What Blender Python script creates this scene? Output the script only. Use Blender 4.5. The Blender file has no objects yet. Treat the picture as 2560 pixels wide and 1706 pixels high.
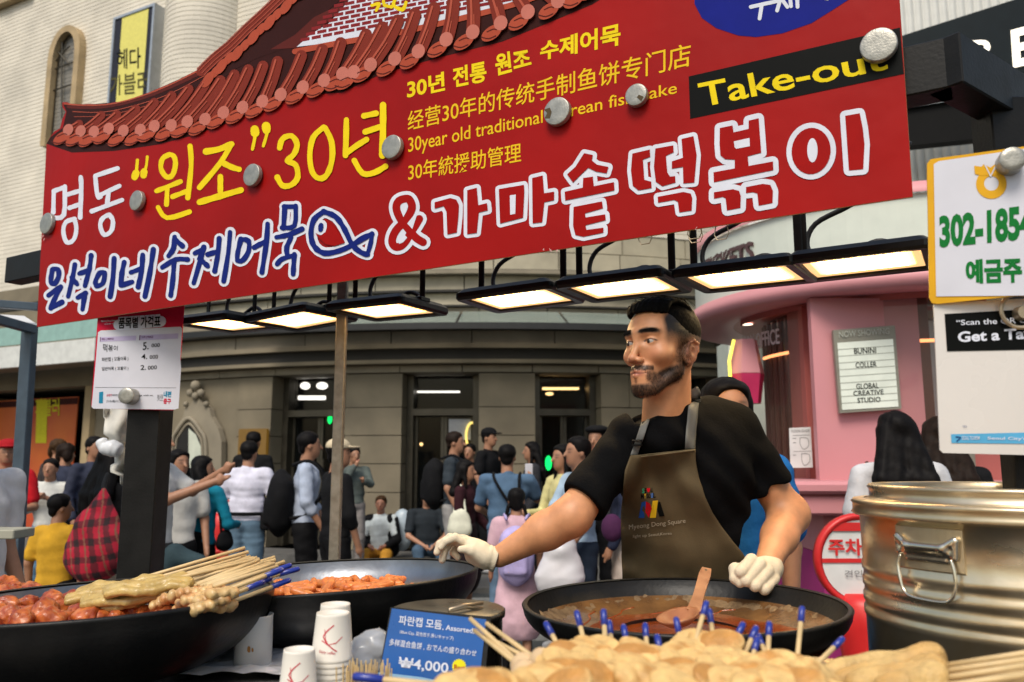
import bpy, math, random
import numpy as np
from mathutils import Vector, Matrix
from mathutils.geometry import tessellate_polygon
R = math.radians
random.seed(7); rng = np.random.default_rng(7)
scene = bpy.context.scene
col = scene.collection

# ------------------------------------------------ camera, world, sun, exposure
H = 1.50                                   # camera height above the street
FPX, CX, CY, YH = 2013.0, 1280.0, 853.0, 1148.0
TH = math.atan((YH - CY) / FPX)
cam = bpy.data.cameras.new('camera'); camo = bpy.data.objects.new('camera', cam); col.objects.link(camo)
camo.location = (0, 0, H); camo.rotation_euler = (math.pi/2 + TH, 0, 0)
cam.sensor_width = 36; cam.lens = 36 * FPX / 2560
cam.clip_end = 300; cam.clip_start = .05
cam.dof.use_dof = True; cam.dof.focus_distance = 2.05; cam.dof.aperture_fstop = 4.6
scene.camera = camo

w = bpy.data.worlds.new("World"); scene.world = w; w.use_nodes = True
nt = w.node_tree; bg = nt.nodes['Background']
sky = nt.nodes.new('ShaderNodeTexSky'); sky.sky_type = 'NISHITA'; sky.sun_disc = False
sky.sun_elevation = R(52); sky.sun_rotation = R(200); sky.air_density = 1.5; sky.dust_density = 3
nt.links.new(sky.outputs[0], bg.inputs[0]); bg.inputs[1].default_value = .085
sun = bpy.data.lights.new('sun', 'SUN'); sun.energy = 1.5; sun.angle = R(25); sun.color = (1, .93, .82)
suno = bpy.data.objects.new('sun', sun); col.objects.link(suno)
# sun stands behind the camera to the left, high
sd = Vector((math.sin(R(200))*math.cos(R(52)), math.cos(R(200))*math.cos(R(52)), math.sin(R(52))))
suno.rotation_euler = sd.to_track_quat('Z', 'Y').to_euler()
suno.location = (0, 0, 30)
vs = scene.view_settings
vs.view_transform = 'Standard'; vs.look = 'None'; vs.gamma = 1; vs.use_curve_mapping = False
vs.exposure = 0.78
scene.cycles.max_bounces = 6

# ------------------------------------------------ geometry helpers
def ray(x, y):
    d0, d2 = (x-CX)/FPX, -(y-CY)/FPX
    c, s = math.cos(TH), math.sin(TH)
    return Vector((d0, c - d2*s, s + d2*c))
def at(x, y, Y):                            # point on that sight line at depth Y
    d = ray(x, y); t = Y/d.y
    return Vector((d.x*t, Y, H + d.z*t))
def onz(x, y, z):
    d = ray(x, y); t = (z-H)/d.z
    return Vector((d.x*t, d.y*t, z))
def tag(o, label=None, cat=None, group=None, kind=None):
    if label: o['label'] = label
    if cat: o['category'] = cat
    if group: o['group'] = group
    if kind: o['kind'] = kind
    return o
def thing(name, label, cat, loc=(0,0,0), group=None):
    o = bpy.data.objects.new(name, None); col.objects.link(o); o.location = loc
    o.empty_display_size = .05
    return tag(o, label, cat, group)
def adopt(o, parent):
    if parent is not None:
        o.parent = parent
        T = Vector(parent.location); q = parent.parent
        while q is not None and q.type == 'EMPTY': T = T + Vector(q.location); q = q.parent
        if parent.type == 'EMPTY': o.matrix_parent_inverse = Matrix.Translation(-T)
def mesh(name, V, Fc, m=None, parent=None, smooth=False, vcol=None, mats=None, mi=None):
    me = bpy.data.meshes.new(name)
    me.from_pydata([tuple(v) for v in V], [], [tuple(f) for f in Fc])
    if m is not None: me.materials.append(m)
    for mm in mats or []: me.materials.append(mm)
    if mi is not None: me.polygons.foreach_set('material_index', mi)
    if smooth: me.polygons.foreach_set('use_smooth', [True]*len(me.polygons))
    me.update()
    o = bpy.data.objects.new(name, me); col.objects.link(o); adopt(o, parent)
    return o
def copy_tree(o, off=(0,0,0), rz=None, parent=None):
    c = o.copy(); col.objects.link(c)
    if parent is not None:
        c.parent = parent
    else:
        c.location = Vector(o.location) + Vector(off)
        if rz is not None: c.rotation_euler.z = rz
    for ch in list(o.children): copy_tree(ch, parent=c)
    return c
class MB:
    def __init__(s): s.V = []; s.F = []
    def add(s, V, Fc):
        n = len(s.V); s.V += [Vector(v) for v in V]; s.F += [tuple(i+n for i in f) for f in Fc]; return s
    def box(s, c, size, M=None, rz=0):
        if M is None: M = Matrix.Rotation(rz, 3, 'Z')
        hx, hy, hz = [a/2 for a in size]; c = Vector(c)
        V = [c + M @ Vector((x, y, z)) for x in (-hx, hx) for y in (-hy, hy) for z in (-hz, hz)]
        return s.add(V, [(0,1,3,2),(4,6,7,5),(0,4,5,1),(2,3,7,6),(0,2,6,4),(1,5,7,3)])
    def bbox(s, c, size, M=None, rz=0, b=.004):     # chamfered box
        if M is None: M = Matrix.Rotation(rz, 3, 'Z')
        h = [a/2 for a in size]; c = Vector(c); V = []
        b = min(b, min(h)*.8)
        for sx in (-1, 1):
            for sy in (-1, 1):
                for sz in (-1, 1):
                    for k in range(3):
                        p = [sx*h[0], sy*h[1], sz*h[2]]
                        for j in range(3):
                            if j != k: p[j] -= (sx, sy, sz)[j]*b
                        V.append(c + M @ Vector(p))
        idx = lambda x, y, z, k: ((x*2+y)*2+z)*3+k
        Fc = []
        for x in (0, 1): f = [idx(x,0,0,0), idx(x,0,1,0), idx(x,1,1,0), idx(x,1,0,0)]; Fc.append(f if x == 0 else f[::-1])
        for y in (0, 1): f = [idx(0,y,0,1), idx(1,y,0,1), idx(1,y,1,1), idx(0,y,1,1)]; Fc.append(f if y == 0 else f[::-1])
        for z in (0, 1): f = [idx(0,0,z,2), idx(0,1,z,2), idx(1,1,z,2), idx(1,0,z,2)]; Fc.append(f if z == 0 else f[::-1])
        for x in (0, 1):
            for y in (0, 1):
                f = [idx(x,y,0,0), idx(x,y,1,0), idx(x,y,1,1), idx(x,y,0,1)]; Fc.append(f if (x+y) % 2 else f[::-1])
                for z in (0, 1):
                    f = [idx(x,y,z,0), idx(x,y,z,1), idx(x,y,z,2)]; Fc.append(f if (x+y+z) % 2 else f[::-1])
        for x in (0, 1):
            for z in (0, 1):
                f = [idx(x,0,z,0), idx(x,1,z,0), idx(x,1,z,2), idx(x,0,z,2)]; Fc.append(f if (x+z) % 2 else f[::-1])
        for y in (0, 1):
            for z in (0, 1):
                f = [idx(0,y,z,1), idx(1,y,z,1), idx(1,y,z,2), idx(0,y,z,2)]; Fc.append(f if (y+z) % 2 else f[::-1])
        return s.add(V, Fc)
    def tube(s, pts, r, n=8, caps=True):
        pts = [Vector(p) for p in pts]; k = len(pts)
        rr = r if isinstance(r, (list, tuple)) else [r]*k
        t0 = (pts[1]-pts[0]).normalized()
        up = Vector((0,0,1)) if abs(t0.z) < .9 else Vector((1,0,0))
        V = []
        for i, p in enumerate(pts):
            t = (pts[min(i+1, k-1)]-pts[max(i-1, 0)]).normalized()
            a = t.cross(up); a = a.normalized() if a.length > 1e-6 else Vector((1,0,0)); b = a.cross(t).normalized(); up = b
            V += [p + (a*math.cos(2*math.pi*j/n) + b*math.sin(2*math.pi*j/n))*rr[i] for j in range(n)]
        Fc = [(i*n+j, i*n+(j+1) % n, (i+1)*n+(j+1) % n, (i+1)*n+j) for i in range(k-1) for j in range(n)]
        if caps: Fc += [tuple(range(n))[::-1], tuple((k-1)*n+j for j in range(n))]
        return s.add(V, Fc)
    def lathe(s, prof, c=(0,0,0), n=48, M=None, a0=0, a1=2*math.pi):   # prof: (r, z)
        c = Vector(c); M = M or Matrix.Identity(3); full = abs(a1-a0-2*math.pi) < 1e-6
        m = n if full else n+1; k = len(prof)
        V = [c + M @ Vector((r*math.cos(a0+(a1-a0)*j/n), r*math.sin(a0+(a1-a0)*j/n), z)) for r, z in prof for j in range(m)]
        Fc = []
        for i in range(k-1):
            for j in range(n):
                j2 = (j+1) % m
                Fc.append((i*m+j, i*m+j2, (i+1)*m+j2, (i+1)*m+j))
        return s.add(V, Fc)
    def build(s, name, m=None, parent=None, smooth=False): return mesh(name, s.V, s.F, m, parent, smooth)
def tiltM(a, b):                             # plane z = a x + b y
    n = Vector((-a, -b, 1)).normalized(); x = Vector((1, 0, a)).normalized(); y = n.cross(x)
    return Matrix((x, y, n)).transposed()
def catmull(P, n=6, closed=False):
    P = [Vector(p) for p in P]; out = []; k = len(P)
    for i in range(k if closed else k-1):
        p0, p1, p2, p3 = (P[(i+d) % k] if closed else P[min(max(i+d, 0), k-1)] for d in (-1, 0, 1, 2))
        for j in range(n):
            t = j/n
            out.append(.5*((2*p1) + (p2-p0)*t + (2*p0-5*p1+4*p2-p3)*t*t + (3*p1-p0-3*p2+p3)*t**3))
    if not closed: out.append(P[-1])
    return out

# ------------------------------------------------ materials
_m = {}
def mat(name, c=(.5,.5,.5), rough=.6, metal=0, var=.12, vs_=8, bump=.15, bs=60, em=None, es=0, spec=.5, vc=False,
        trans=0, alpha=1, coat=0, c2=None, sss=0, dist=.002, aniso=0, sheen=0, det=4):
    if name in _m: return _m[name]
    m = bpy.data.materials.new(name); m.use_nodes = True; _m[name] = m
    N = m.node_tree.nodes; L = m.node_tree.links; b = N['Principled BSDF']
    b.inputs['Roughness'].default_value = rough; b.inputs['Metallic'].default_value = metal
    b.inputs['Specular IOR Level'].default_value = spec
    b.inputs['Transmission Weight'].default_value = trans; b.inputs['Alpha'].default_value = alpha
    b.inputs['Coat Weight'].default_value = coat; b.inputs['Coat Roughness'].default_value = .1
    if sheen: b.inputs['Sheen Weight'].default_value = sheen
    if sss: b.inputs['Subsurface Weight'].default_value = sss; b.inputs['Subsurface Radius'].default_value = (.01, .004, .002)
    tc = N.new('ShaderNodeTexCoord')
    no = N.new('ShaderNodeTexNoise'); no.inputs['Scale'].default_value = vs_; no.inputs['Detail'].default_value = det
    L.new(tc.outputs['Object'], no.inputs['Vector'])
    if vc:
        src = N.new('ShaderNodeVertexColor'); src.layer_name = 'Col'; so = src.outputs[0]
    else:
        src = N.new('ShaderNodeRGB'); src.outputs[0].default_value = (*c, 1); so = src.outputs[0]
    mx = N.new('ShaderNodeMix'); mx.data_type = 'RGBA'; mx.blend_type = 'MULTIPLY' if c2 is None else 'MIX'
    rp = N.new('ShaderNodeMapRange')
    rp.inputs[1].default_value = .3; rp.inputs[2].default_value = .7
    L.new(no.outputs[0], rp.inputs[0]); L.new(so, mx.inputs[6])
    if c2 is None:
        rp.inputs[3].default_value = 1-var; rp.inputs[4].default_value = 1+var*.6; mx.inputs[0].default_value = 1
        cb = N.new('ShaderNodeCombineColor')
        for i in range(3): L.new(rp.outputs[0], cb.inputs[i])
        L.new(cb.outputs[0], mx.inputs[7])
    else:
        L.new(rp.outputs[0], mx.inputs[0]); mx.inputs[7].default_value = (*c2, 1)
    L.new(mx.outputs[2], b.inputs['Base Color'])
    if bump:
        n2 = N.new('ShaderNodeTexNoise'); n2.inputs['Scale'].default_value = bs; n2.inputs['Detail'].default_value = 3
        L.new(tc.outputs['Object'], n2.inputs['Vector'])
        bp = N.new('ShaderNodeBump'); bp.inputs['Strength'].default_value = bump; bp.inputs['Distance'].default_value = dist
        L.new(n2.outputs[0], bp.inputs['Height']); L.new(bp.outputs[0], b.inputs['Normal'])
        r2 = N.new('ShaderNodeMapRange'); r2.inputs[3].default_value = max(.02, rough-.12); r2.inputs[4].default_value = min(1, rough+.12)
        L.new(no.outputs[0], r2.inputs[0]); L.new(r2.outputs[0], b.inputs['Roughness'])
    if em is not None:
        b.inputs['Emission Color'].default_value = (*em, 1); b.inputs['Emission Strength'].default_value = es
    return m
def flat(name, c, rough=.55): return mat('print_'+name, tuple(v*.5 if max(c) < .01 else v for v in c), max(rough,.5), bump=0, var=.08, vs_=20, spec=.08)

# ------------------------------------------------ signed-distance modelling (numpy surface nets)
def sdf_mesh(name, prims, res, m, parent=None, colf=None, disp=None, pad=.02):
    P = []
    for p in prims:
        q = dict(p); P.append(q)
        if q['t'] == 'c':
            a, b = np.array(q['a'], float), np.array(q['b'], float); r = max(q['ra'], q['rb'])
            q['lo'] = np.minimum(a, b)-r; q['hi'] = np.maximum(a, b)+r
        else:
            c = np.array(q['c'], float); r = max(q['r']); q['lo'] = c-r; q['hi'] = c+r
    add = [q for q in P if not q.get('sub')]
    lo = np.min([q['lo'] for q in add], 0)-pad; hi = np.max([q['hi'] for q in add], 0)+pad
    n = np.ceil((hi-lo)/res).astype(int)+1
    Fd = np.full(n, 1.0, np.float32)
    ax = [lo[i]+res*np.arange(n[i]) for i in range(3)]
    for q in P:
        k = q.get('k', .01); mg = k*1.2+2.5*res
        i0 = np.clip(np.floor((q['lo']-mg-lo)/res).astype(int), 0, n-1); i1 = np.clip(np.ceil((q['hi']+mg-lo)/res).astype(int)+1, 1, n)
        sl = tuple(slice(i0[i], i1[i]) for i in range(3))
        X, Y, Z = np.meshgrid(*(ax[i][sl[i]] for i in range(3)), indexing='ij', sparse=True)
        if q['t'] == 'c':
            a, b = np.array(q['a'], float), np.array(q['b'], float); d = b-a; L2 = max(d@d, 1e-12)
            t = np.clip(((X-a[0])*d[0]+(Y-a[1])*d[1]+(Z-a[2])*d[2])/L2, 0, 1)
            dx, dy, dz = X-a[0]-t*d[0], Y-a[1]-t*d[1], Z-a[2]-t*d[2]
            if 'sq' in q:                       # squash along a direction: (dir, factor<1)
                u, f = q['sq']; u = np.array(u, float); u /= np.linalg.norm(u); dp = dx*u[0]+dy*u[1]+dz*u[2]
                g = (1/f-1)*dp; dx = dx+g*u[0]; dy = dy+g*u[1]; dz = dz+g*u[2]
            D = np.sqrt(dx*dx+dy*dy+dz*dz)-(q['ra']+(q['rb']-q['ra'])*t)
            if 'sq' in q: D = D*(.5+.5*q['sq'][1])
        else:
            c = np.array(q['c'], float); r = q['r']; dx, dy, dz = X-c[0], Y-c[1], Z-c[2]
            if 'M' in q:
                M = np.array(q['M']); dx, dy, dz = (M[0][i]*dx+M[1][i]*dy+M[2][i]*dz for i in range(3))
            if q['t'] == 'e':
                k0 = np.sqrt((dx/r[0])**2+(dy/r[1])**2+(dz/r[2])**2)+1e-9
                k1 = np.sqrt((dx/r[0]**2)**2+(dy/r[1]**2)**2+(dz/r[2]**2)**2)+1e-9
                D = k0*(k0-1)/k1
            else:                               # rounded box
                rr = q.get('rr', .01)
                ex, ey, ez = np.abs(dx)-r[0]+rr, np.abs(dy)-r[1]+rr, np.abs(dz)-r[2]+rr
                D = np.sqrt(np.maximum(ex, 0)**2+np.maximum(ey, 0)**2+np.maximum(ez, 0)**2)+np.minimum(np.maximum(np.maximum(ex, ey), ez), 0)-rr
        f = Fd[sl]
        if q.get('sub'):
            D = -D; h = np.clip(.5-.5*(f-D)/max(k, 1e-5), 0, 1); Fd[sl] = f*(1-h)+D*h+k*h*(1-h)
        else:
            h = np.clip(.5+.5*(f-D)/max(k, 1e-5), 0, 1); Fd[sl] = f*(1-h)+D*h-k*h*(1-h)
    if disp is not None:
        act = np.abs(Fd) < 3*res; I = np.argwhere(act); Q = lo+I*res
        Fd[act] += disp(Q).astype(np.float32)
    ins = Fd < 0
    c8 = [ins[i:n[0]-1+i, j:n[1]-1+j, k:n[2]-1+k] for i in (0,1) for j in (0,1) for k in (0,1)]
    s = sum(c.astype(np.int8) for c in c8); act = (s > 0) & (s < 8)
    I = np.argwhere(act); idm = -np.ones(act.shape, np.int64); idm[act] = np.arange(len(I))
    acc = np.zeros((len(I), 3)); cnt = np.zeros(len(I))
    corners = [(i,j,k) for i in (0,1) for j in (0,1) for k in (0,1)]
    val = {c: Fd[I[:,0]+c[0], I[:,1]+c[1], I[:,2]+c[2]] for c in corners}
    for c in corners:
        for axs in range(3):
            if c[axs] == 0:
                d = list(c); d[axs] = 1; d = tuple(d); fa, fb = val[c], val[d]; cr = (fa < 0) != (fb < 0)
                t = np.where(cr, fa/np.where(fa-fb == 0, 1, fa-fb), 0)
                p = np.array(c, float)[None].repeat(len(I), 0); p[:, axs] = t
                acc[cr] += p[cr]; cnt += cr
    V = lo+(I+acc/np.maximum(cnt, 1)[:, None])*res
    quads = []
    for axs in range(3):
        o1, o2 = (axs+1) % 3, (axs+2) % 3
        a = [slice(1, -1)]*3; a[axs] = slice(0, n[axs]-1); b = list(a); b[axs] = slice(1, n[axs])
        A, B = ins[tuple(a)], ins[tuple(b)]; E = np.argwhere(A != B)
        if not len(E): continue
        flip = A[tuple(E.T)]
        base = E+1; base[:, axs] -= 1
        def cell(d1, d2):
            q = base.copy(); q[:, o1] += d1; q[:, o2] += d2; return idm[tuple(q.T)]
        q4 = np.stack([cell(-1,-1), cell(0,-1), cell(0,0), cell(-1,0)], 1)
        q4[~flip] = q4[~flip][:, ::-1]; quads.append(q4)
    Q = np.concatenate(quads); Q = Q[(Q >= 0).all(1)]
    me = bpy.data.meshes.new(name)
    me.vertices.add(len(V)); me.vertices.foreach_set('co', V.astype(np.float32).ravel())
    me.loops.add(len(Q)*4); me.loops.foreach_set('vertex_index', Q.ravel().astype(np.int32))
    me.polygons.add(len(Q)); me.polygons.foreach_set('loop_start', np.arange(len(Q), dtype=np.int32)*4)
    me.polygons.foreach_set('loop_total', np.full(len(Q), 4, np.int32))
    me.polygons.foreach_set('use_smooth', np.ones(len(Q), bool)); me.update(); me.validate()
    if m is not None: me.materials.append(m)
    if colf is not None:
        ca = me.color_attributes.new('Col', 'FLOAT_COLOR', 'POINT'); C = np.ones((len(V), 4), np.float32); C[:, :3] = colf(V)
        ca.data.foreach_set('color', C.ravel())
    o = bpy.data.objects.new(name, me); col.objects.link(o); adopt(o, parent)
    return o
def cap(a, b, ra, rb=None, k=.01, **kw): return dict(t='c', a=tuple(a), b=tuple(b), ra=ra, rb=ra if rb is None else rb, k=k, **kw)
def ell(c, r, k=.01, **kw): return dict(t='e', c=tuple(c), r=r, k=k, **kw)
def rbox(c, r, k=.01, **kw): return dict(t='b', c=tuple(c), r=r, k=k, **kw)
def vnoise(Q, s, seed=0):                        # cheap smooth noise from sines
    r = np.random.default_rng(seed); o = np.zeros(len(Q))
    for _ in range(6):
        d = r.normal(size=3); d /= np.linalg.norm(d); o += np.sin(Q@d*s*r.uniform(.6, 1.6)+r.uniform(0, 6.3))
    return o/6
# ------------------------------------------------ printing on flat things
class Plane:
    """A flat face standing in the place: origin O, unit U (right) and V (up)."""
    def __init__(s, O, U, V=(0,0,1)):
        s.O = Vector(O); s.U = Vector(U).normalized(); V = Vector(V); s.V = (V - s.U*V.dot(s.U)).normalized()
        s.N = s.U.cross(s.V)
        if s.N.dot(Vector((0,0,H))-s.O) < 0: s.N = -s.N
    def px(s, x, y):
        d = ray(x, y); E = Vector((0,0,H)); t = (s.O-E).dot(s.N)/d.dot(s.N); p = E+d*t-s.O
        return Vector((p.dot(s.U), p.dot(s.V)))
    def w(s, uv, n=0.): return s.O + s.U*uv[0] + s.V*uv[1] + s.N*n
    def wid(s, x, y, wpx):
        return (s.px(x, y+wpx/2)-s.px(x, y-wpx/2)).length
    def quad(s, a, b): return [s.px(a[0],a[1]), s.px(b[0],a[1]), s.px(b[0],b[1]), s.px(a[0],b[1])]
def crop(x0, y0, sc): return lambda x, y: (x0+x*sc, y0+y*sc)
cA = crop(0, 0, .36549); cB = crop(850, 0, .36549); cC = crop(1700, 0, .36549); cD = crop(0, 570, .36549)
cE = crop(850, 570, .36549); cF = crop(1700, 570, .36549); cG = crop(0, 1136, .36549); cH = crop(850, 1136, .36549); cI = crop(1700, 1136, .36549)
k1 = crop(90, 380, .28061); k2 = crop(500, 240, .31888); k3 = crop(940, 360, .21250); k4 = crop(1390, 260, .22962); k5 = crop(1740, 240, .21682)
def DD(x, y): return (x*1.08797, y*1.08797)
def strokes(mb, pl, c, lines, w, n0=.0004, dn=.00001, jit=0, sm=3):
    """round-ended brush strokes; each piece lies a hair above the one before."""
    k = 0; sc_ = math.hypot(c(1,0)[0]-c(0,0)[0], c(1,0)[1]-c(0,0)[1])
    for ln in lines:
        ww = w
        if isinstance(ln, tuple): ln, ww = ln
        P = [Vector((*c(x, y), 0)) for x, y in ln]; wm = ww*sc_
        if sm and len(P) > 2: P = catmull(P, sm)
        elif jit and len(P) == 2: P = [P[0].lerp(P[1], t/4) for t in range(5)]
        rs = [wm/2*(1+jit*random.uniform(-1, 1)) for _ in P]
        for i in range(len(P)-1):
            a, b, ra, rb = P[i], P[i+1], rs[i], rs[i+1]
            d = (b-a)
            if d.length < 1e-6: continue
            an = math.atan2(d.y, d.x); m = 7; V = []
            for j in range(m): t = an+math.pi/2+math.pi*j/(m-1); V.append(pl.w(pl.px(a.x+ra*math.cos(t), a.y+ra*math.sin(t)), n0+k*dn))
            for j in range(m): t = an-math.pi/2+math.pi*j/(m-1); V.append(pl.w(pl.px(b.x+rb*math.cos(t), b.y+rb*math.sin(t)), n0+k*dn))
            mb.add(V, [tuple(range(2*m))]); k += 1
    return n0+k*dn
def poly(mb, pl, c, pts, n0, back=None):
    P = [pl.px(*c(x, y)) for x, y in pts]; V = [pl.w(p, n0) for p in P]
    tr = tessellate_polygon([[Vector((p.x, p.y, 0)) for p in P]])
    mb.add(V, tr)
    if back is not None:
        n = len(V); W = [pl.w(p, back) for p in P]
        mb.add(V+W, [(i, (i+1) % n, n+(i+1) % n, n+i) for i in range(n)]); mb.add(W, [t[::-1] for t in tr])
    return mb
def ngon_uv(mb, pl, uv, n0, back=None):
    V = [pl.w(p, n0) for p in uv]; tr = tessellate_polygon([[Vector((p[0], p[1], 0)) for p in uv]]); mb.add(V, tr)
    if back is not None:
        n = len(V); W = [pl.w(p, back) for p in uv]
        mb.add(V+W, [(i, (i+1) % n, n+(i+1) % n, n+i) for i in range(n)]); mb.add(W, [t[::-1] for t in tr])
    return mb
def oval(cx, cy, rx, ry, n=24, rot=0):
    return [(cx+rx*math.cos(t)*math.cos(rot)-ry*math.sin(t)*math.sin(rot), cy+rx*math.cos(t)*math.sin(rot)+ry*math.sin(t)*math.cos(rot)) for t in [2*math.pi*i/n for i in range(n)]]
def roundrect(x0, y0, x1, y1, r, n=5):
    o = []
    for cx, cy, a in ((x1-r, y0+r, -90), (x1-r, y1-r, 0), (x0+r, y1-r, 90), (x0+r, y0+r, 180)):
        o += [(cx+r*math.cos(R(a+90*i/n)), cy+r*math.sin(R(a+90*i/n))) for i in range(n+1)]
    return o
def _gl(s, bold, shear=0):
    cu = bpy.data.curves.new('t', 'FONT'); cu.body = s; cu.fill_mode = 'FRONT'; cu.offset = bold; cu.resolution_u = 3; cu.shear = shear
    o = bpy.data.objects.new('t', cu); col.objects.link(o); bpy.context.view_layer.update()
    dg = bpy.context.evaluated_depsgraph_get(); me = o.evaluated_get(dg).to_mesh()
    V = [tuple(v.co) for v in me.vertices]; Fc = [tuple(p.vertices) for p in me.polygons]
    o.evaluated_get(dg).to_mesh_clear(); bpy.data.objects.remove(o); bpy.data.curves.remove(cu)
    return V, Fc
def text(mb, pl, c, s, bl, br, tl, n0=.0008, bold=.01, tr=None, shear=0, surf=None):
    """type set so that its ink box fills the quadrilateral bl, br, tl, tr (sight points on the plane)."""
    V, Fc = _gl(s, bold, shear)
    if not V: return mb
    x0 = min(v[0] for v in V); x1 = max(v[0] for v in V); y0 = min(v[1] for v in V); y1 = max(v[1] for v in V)
    if c is None: BL, BR, TL = Vector(bl), Vector(br), Vector(tl)
    else: BL, BR, TL = pl.px(*c(*bl)), pl.px(*c(*br)), pl.px(*c(*tl))
    TR = (BR+TL-BL) if tr is None else (Vector(tr) if c is None else pl.px(*c(*tr)))
    W = []
    for v in V:
        a = (v[0]-x0)/max(x1-x0, 1e-6); b = (v[1]-y0)/max(y1-y0, 1e-6)
        p = BL*(1-a)*(1-b)+BR*a*(1-b)+TL*(1-a)*b+TR*a*b
        W.append(pl.w(p, n0) if surf is None else surf(p))
    return mb.add(W, Fc)
# ------------------------------------------------ the banner over the stall
SL = onz(92, 818, H+.5); SR = onz(2282, 492, H+.5)
SP = Plane(SL, SR-SL)
M_red = mat('red_board', (.32, .005, .004), .5, var=.22, vs_=1.6, det=7, bump=.2, bs=5, dist=.03, spec=.12)
P_white = flat('white', (.66, .68, .76)); P_yel = flat('yellow', (.80, .60, .01)); P_blue = flat('blue', (.008, .018, .16))
P_gold = flat('gold', (.78, .50, .015)); P_black = flat('black', (.008, .009, .008)); P_redl = flat('red_ink', (.32, .005, .004), .5)
M_edge = mat('board_edge', (.5, .35, .12), .6)
sg = thing('banner_sign', 'long red stall banner with Korean lettering and a printed tiled roof', 'sign', SP.w((1.5, .3), 0))
b = MB()
outline = [(92,818),(2282,492),(2249,0),(2238,-160),(1200,-330),(760,-90)] + [cA(x, y) for x, y in
  [(1900,-5),(1830,80),(1745,170),(1680,215),(1600,295),(1520,370),(1440,415),(1350,480),(1220,545),(1070,612),(960,660),(830,695),(700,712),(600,712),(500,718),(455,700),(425,702),(430,740),(450,765),(425,820),(410,880),(372,900),(340,945),(318,985)]]
ident = lambda x, y: (x, y)
poly(b, SP, ident, outline, 0, -.006)
bo = b.build('board', None, sg)
bo.data.materials.append(M_red); bo.data.materials.append(M_edge)
for p in bo.data.polygons:
    if abs(p.normal.dot(SP.N)) < .5: p.material_index = 1
# printed roof: dark field, barrel tiles, highlight, round end tiles
M_r0 = flat('roof_dark', (.035, .008, .006)); M_r1 = flat('roof_tile', (.20, .028, .016)); M_r2 = flat('roof_light', (.42, .085, .05)); M_r3 = flat('tile_end', (.40, .07, .035)); M_r4 = flat('tile_end_pale', (.50, .16, .12))
M_r5 = flat('roof_deep', (.10, .016, .012))
e0 = [(118,360),(180,372),(285,372),(395,352),(480,330),(560,300),(640,262),(735,225),(860,215),(960,172),(1100,135),(1260,100),(1390,40),(1480,-10),(1560,-60)]   # eave line
bd = MB()
poly(bd, SP, ident, [cA(318,985),cA(345,940),cA(430,875),cA(455,765),cA(430,708),cA(600,716),cA(830,699),cA(1070,616),cA(1350,484),cA(1520,374),cA(1680,222),cA(1900,0),(760,-85),(1100,-260),(1600,-60),(1480,12),(1385,52),(1255,105),(1095,145),(955,185),(855,232),(735,240),(640,278),(560,312),(480,340),(395,362),(285,378),(180,382)], .0003)
bd.build('printed_roof', M_r0, sg)
# ridge shading bands
rb = MB(); rl = MB()
ridge = [cA(470,730),cA(640,735),cA(830,710),cA(1060,640),cA(1330,520),cA(1500,420)]
strokes(rb, SP, ident, [(ridge, 9)], 9, .0006)
strokes(rl, SP, ident, [([cA(440,712),cA(600,722),cA(800,706),cA(1070,622),cA(1340,495),cA(1480,410)], 3.2), ([cA(500,765),cA(700,770),cA(900,730),cA(1150,650),cA(1400,520)], 1.6), ([cA(510,800),cA(700,795),cA(900,755),cA(1130,690)], 1.3)], 3, .0012)
rb.build('printed_ridge', M_r5, sg); rl.build('printed_ridge_line', M_r2, sg)
# upper sweep of the gable with round tiles along it
tb = MB(); tl_ = MB(); te = MB(); tp = MB(); td = MB()
gab = [(cA(1440,560)),(cA(1530,470)),(cA(1640,380)),(cA(1750,270)),(cA(1860,170)),(cA(1975,60)),(cA(2080,-40)),(cA(2200,-150)),(cA(2330,-260))]
z0 = .0014
for i, (x, y) in enumerate(gab):
    poly(te, SP, ident, oval(x-4, y-4, 23, 11, 18, R(-56)), z0+.0030+i*.0001)
    poly(te, SP, ident, oval(x+15, y-24, 19, 9.5, 16, R(-52)), z0+.0025+i*.0001)
gb_ = [(x-24, y-24) for x, y in gab]
strokes(tb, SP, ident, [(gb_, 22)], 22, z0, sm=2)
for k_, o_ in enumerate((-9, -3, 4, 10)): strokes(tl_, SP, ident, [([(x+o_, y+o_*.8) for x, y in gb_], 1.8)], 2, z0+.0012+k_*.0001, sm=2)
# black underside of the gable, red plaster, brick pattern
gd = MB()
poly(gd, SP, ident, [cA(1500,560),cA(1600,480),cA(1760,400),cA(1990,320),cA(2120,180),cA(2353,-20),cA(2353,-200),cA(2180,-60),cA(2000,80),cA(1850,220),cA(1700,370)], .0008)
gd.build('printed_gable_shade', M_r0, sg)
gr_ = MB(); poly(gr_, SP, ident, [cA(1850,340),cA(2020,240),cA(2150,120),cA(2353,20),(900,-60),(860,20),cA(2040,330)], .0011)
gr_.build('printed_gable_plaster', M_r5, sg)
gw = MB(); poly(gw, SP, ident, [(742,118),(780,85),(822,60),(860,18),(905,-40),(1180,-70),(1360,-10),(1130,48),(980,80),(850,105)], .0013)
gw.build('printed_brick_ground', P_white, sg)
gk = MB(); qq = 0
def base(x): return 112-(x-745)*.195
for r in range(13):
    for cidx in range(22):
        x = 752+cidx*28+(r % 2)*14; x2 = x+23
        y = base(x)-5-r*11.5; y2 = base(x2)-5-r*11.5
        lim = 745+r*12
        if x < lim or x > 1290-r*12 or y < -30: continue
        poly(gk, SP, ident, [(x, y), (x2, y2), (x2, y2-8), (x, y-8)], .0016)
gk.build('printed_bricks', flat('brick_print', (.22, .018, .02)), sg)
gl = MB()
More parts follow.
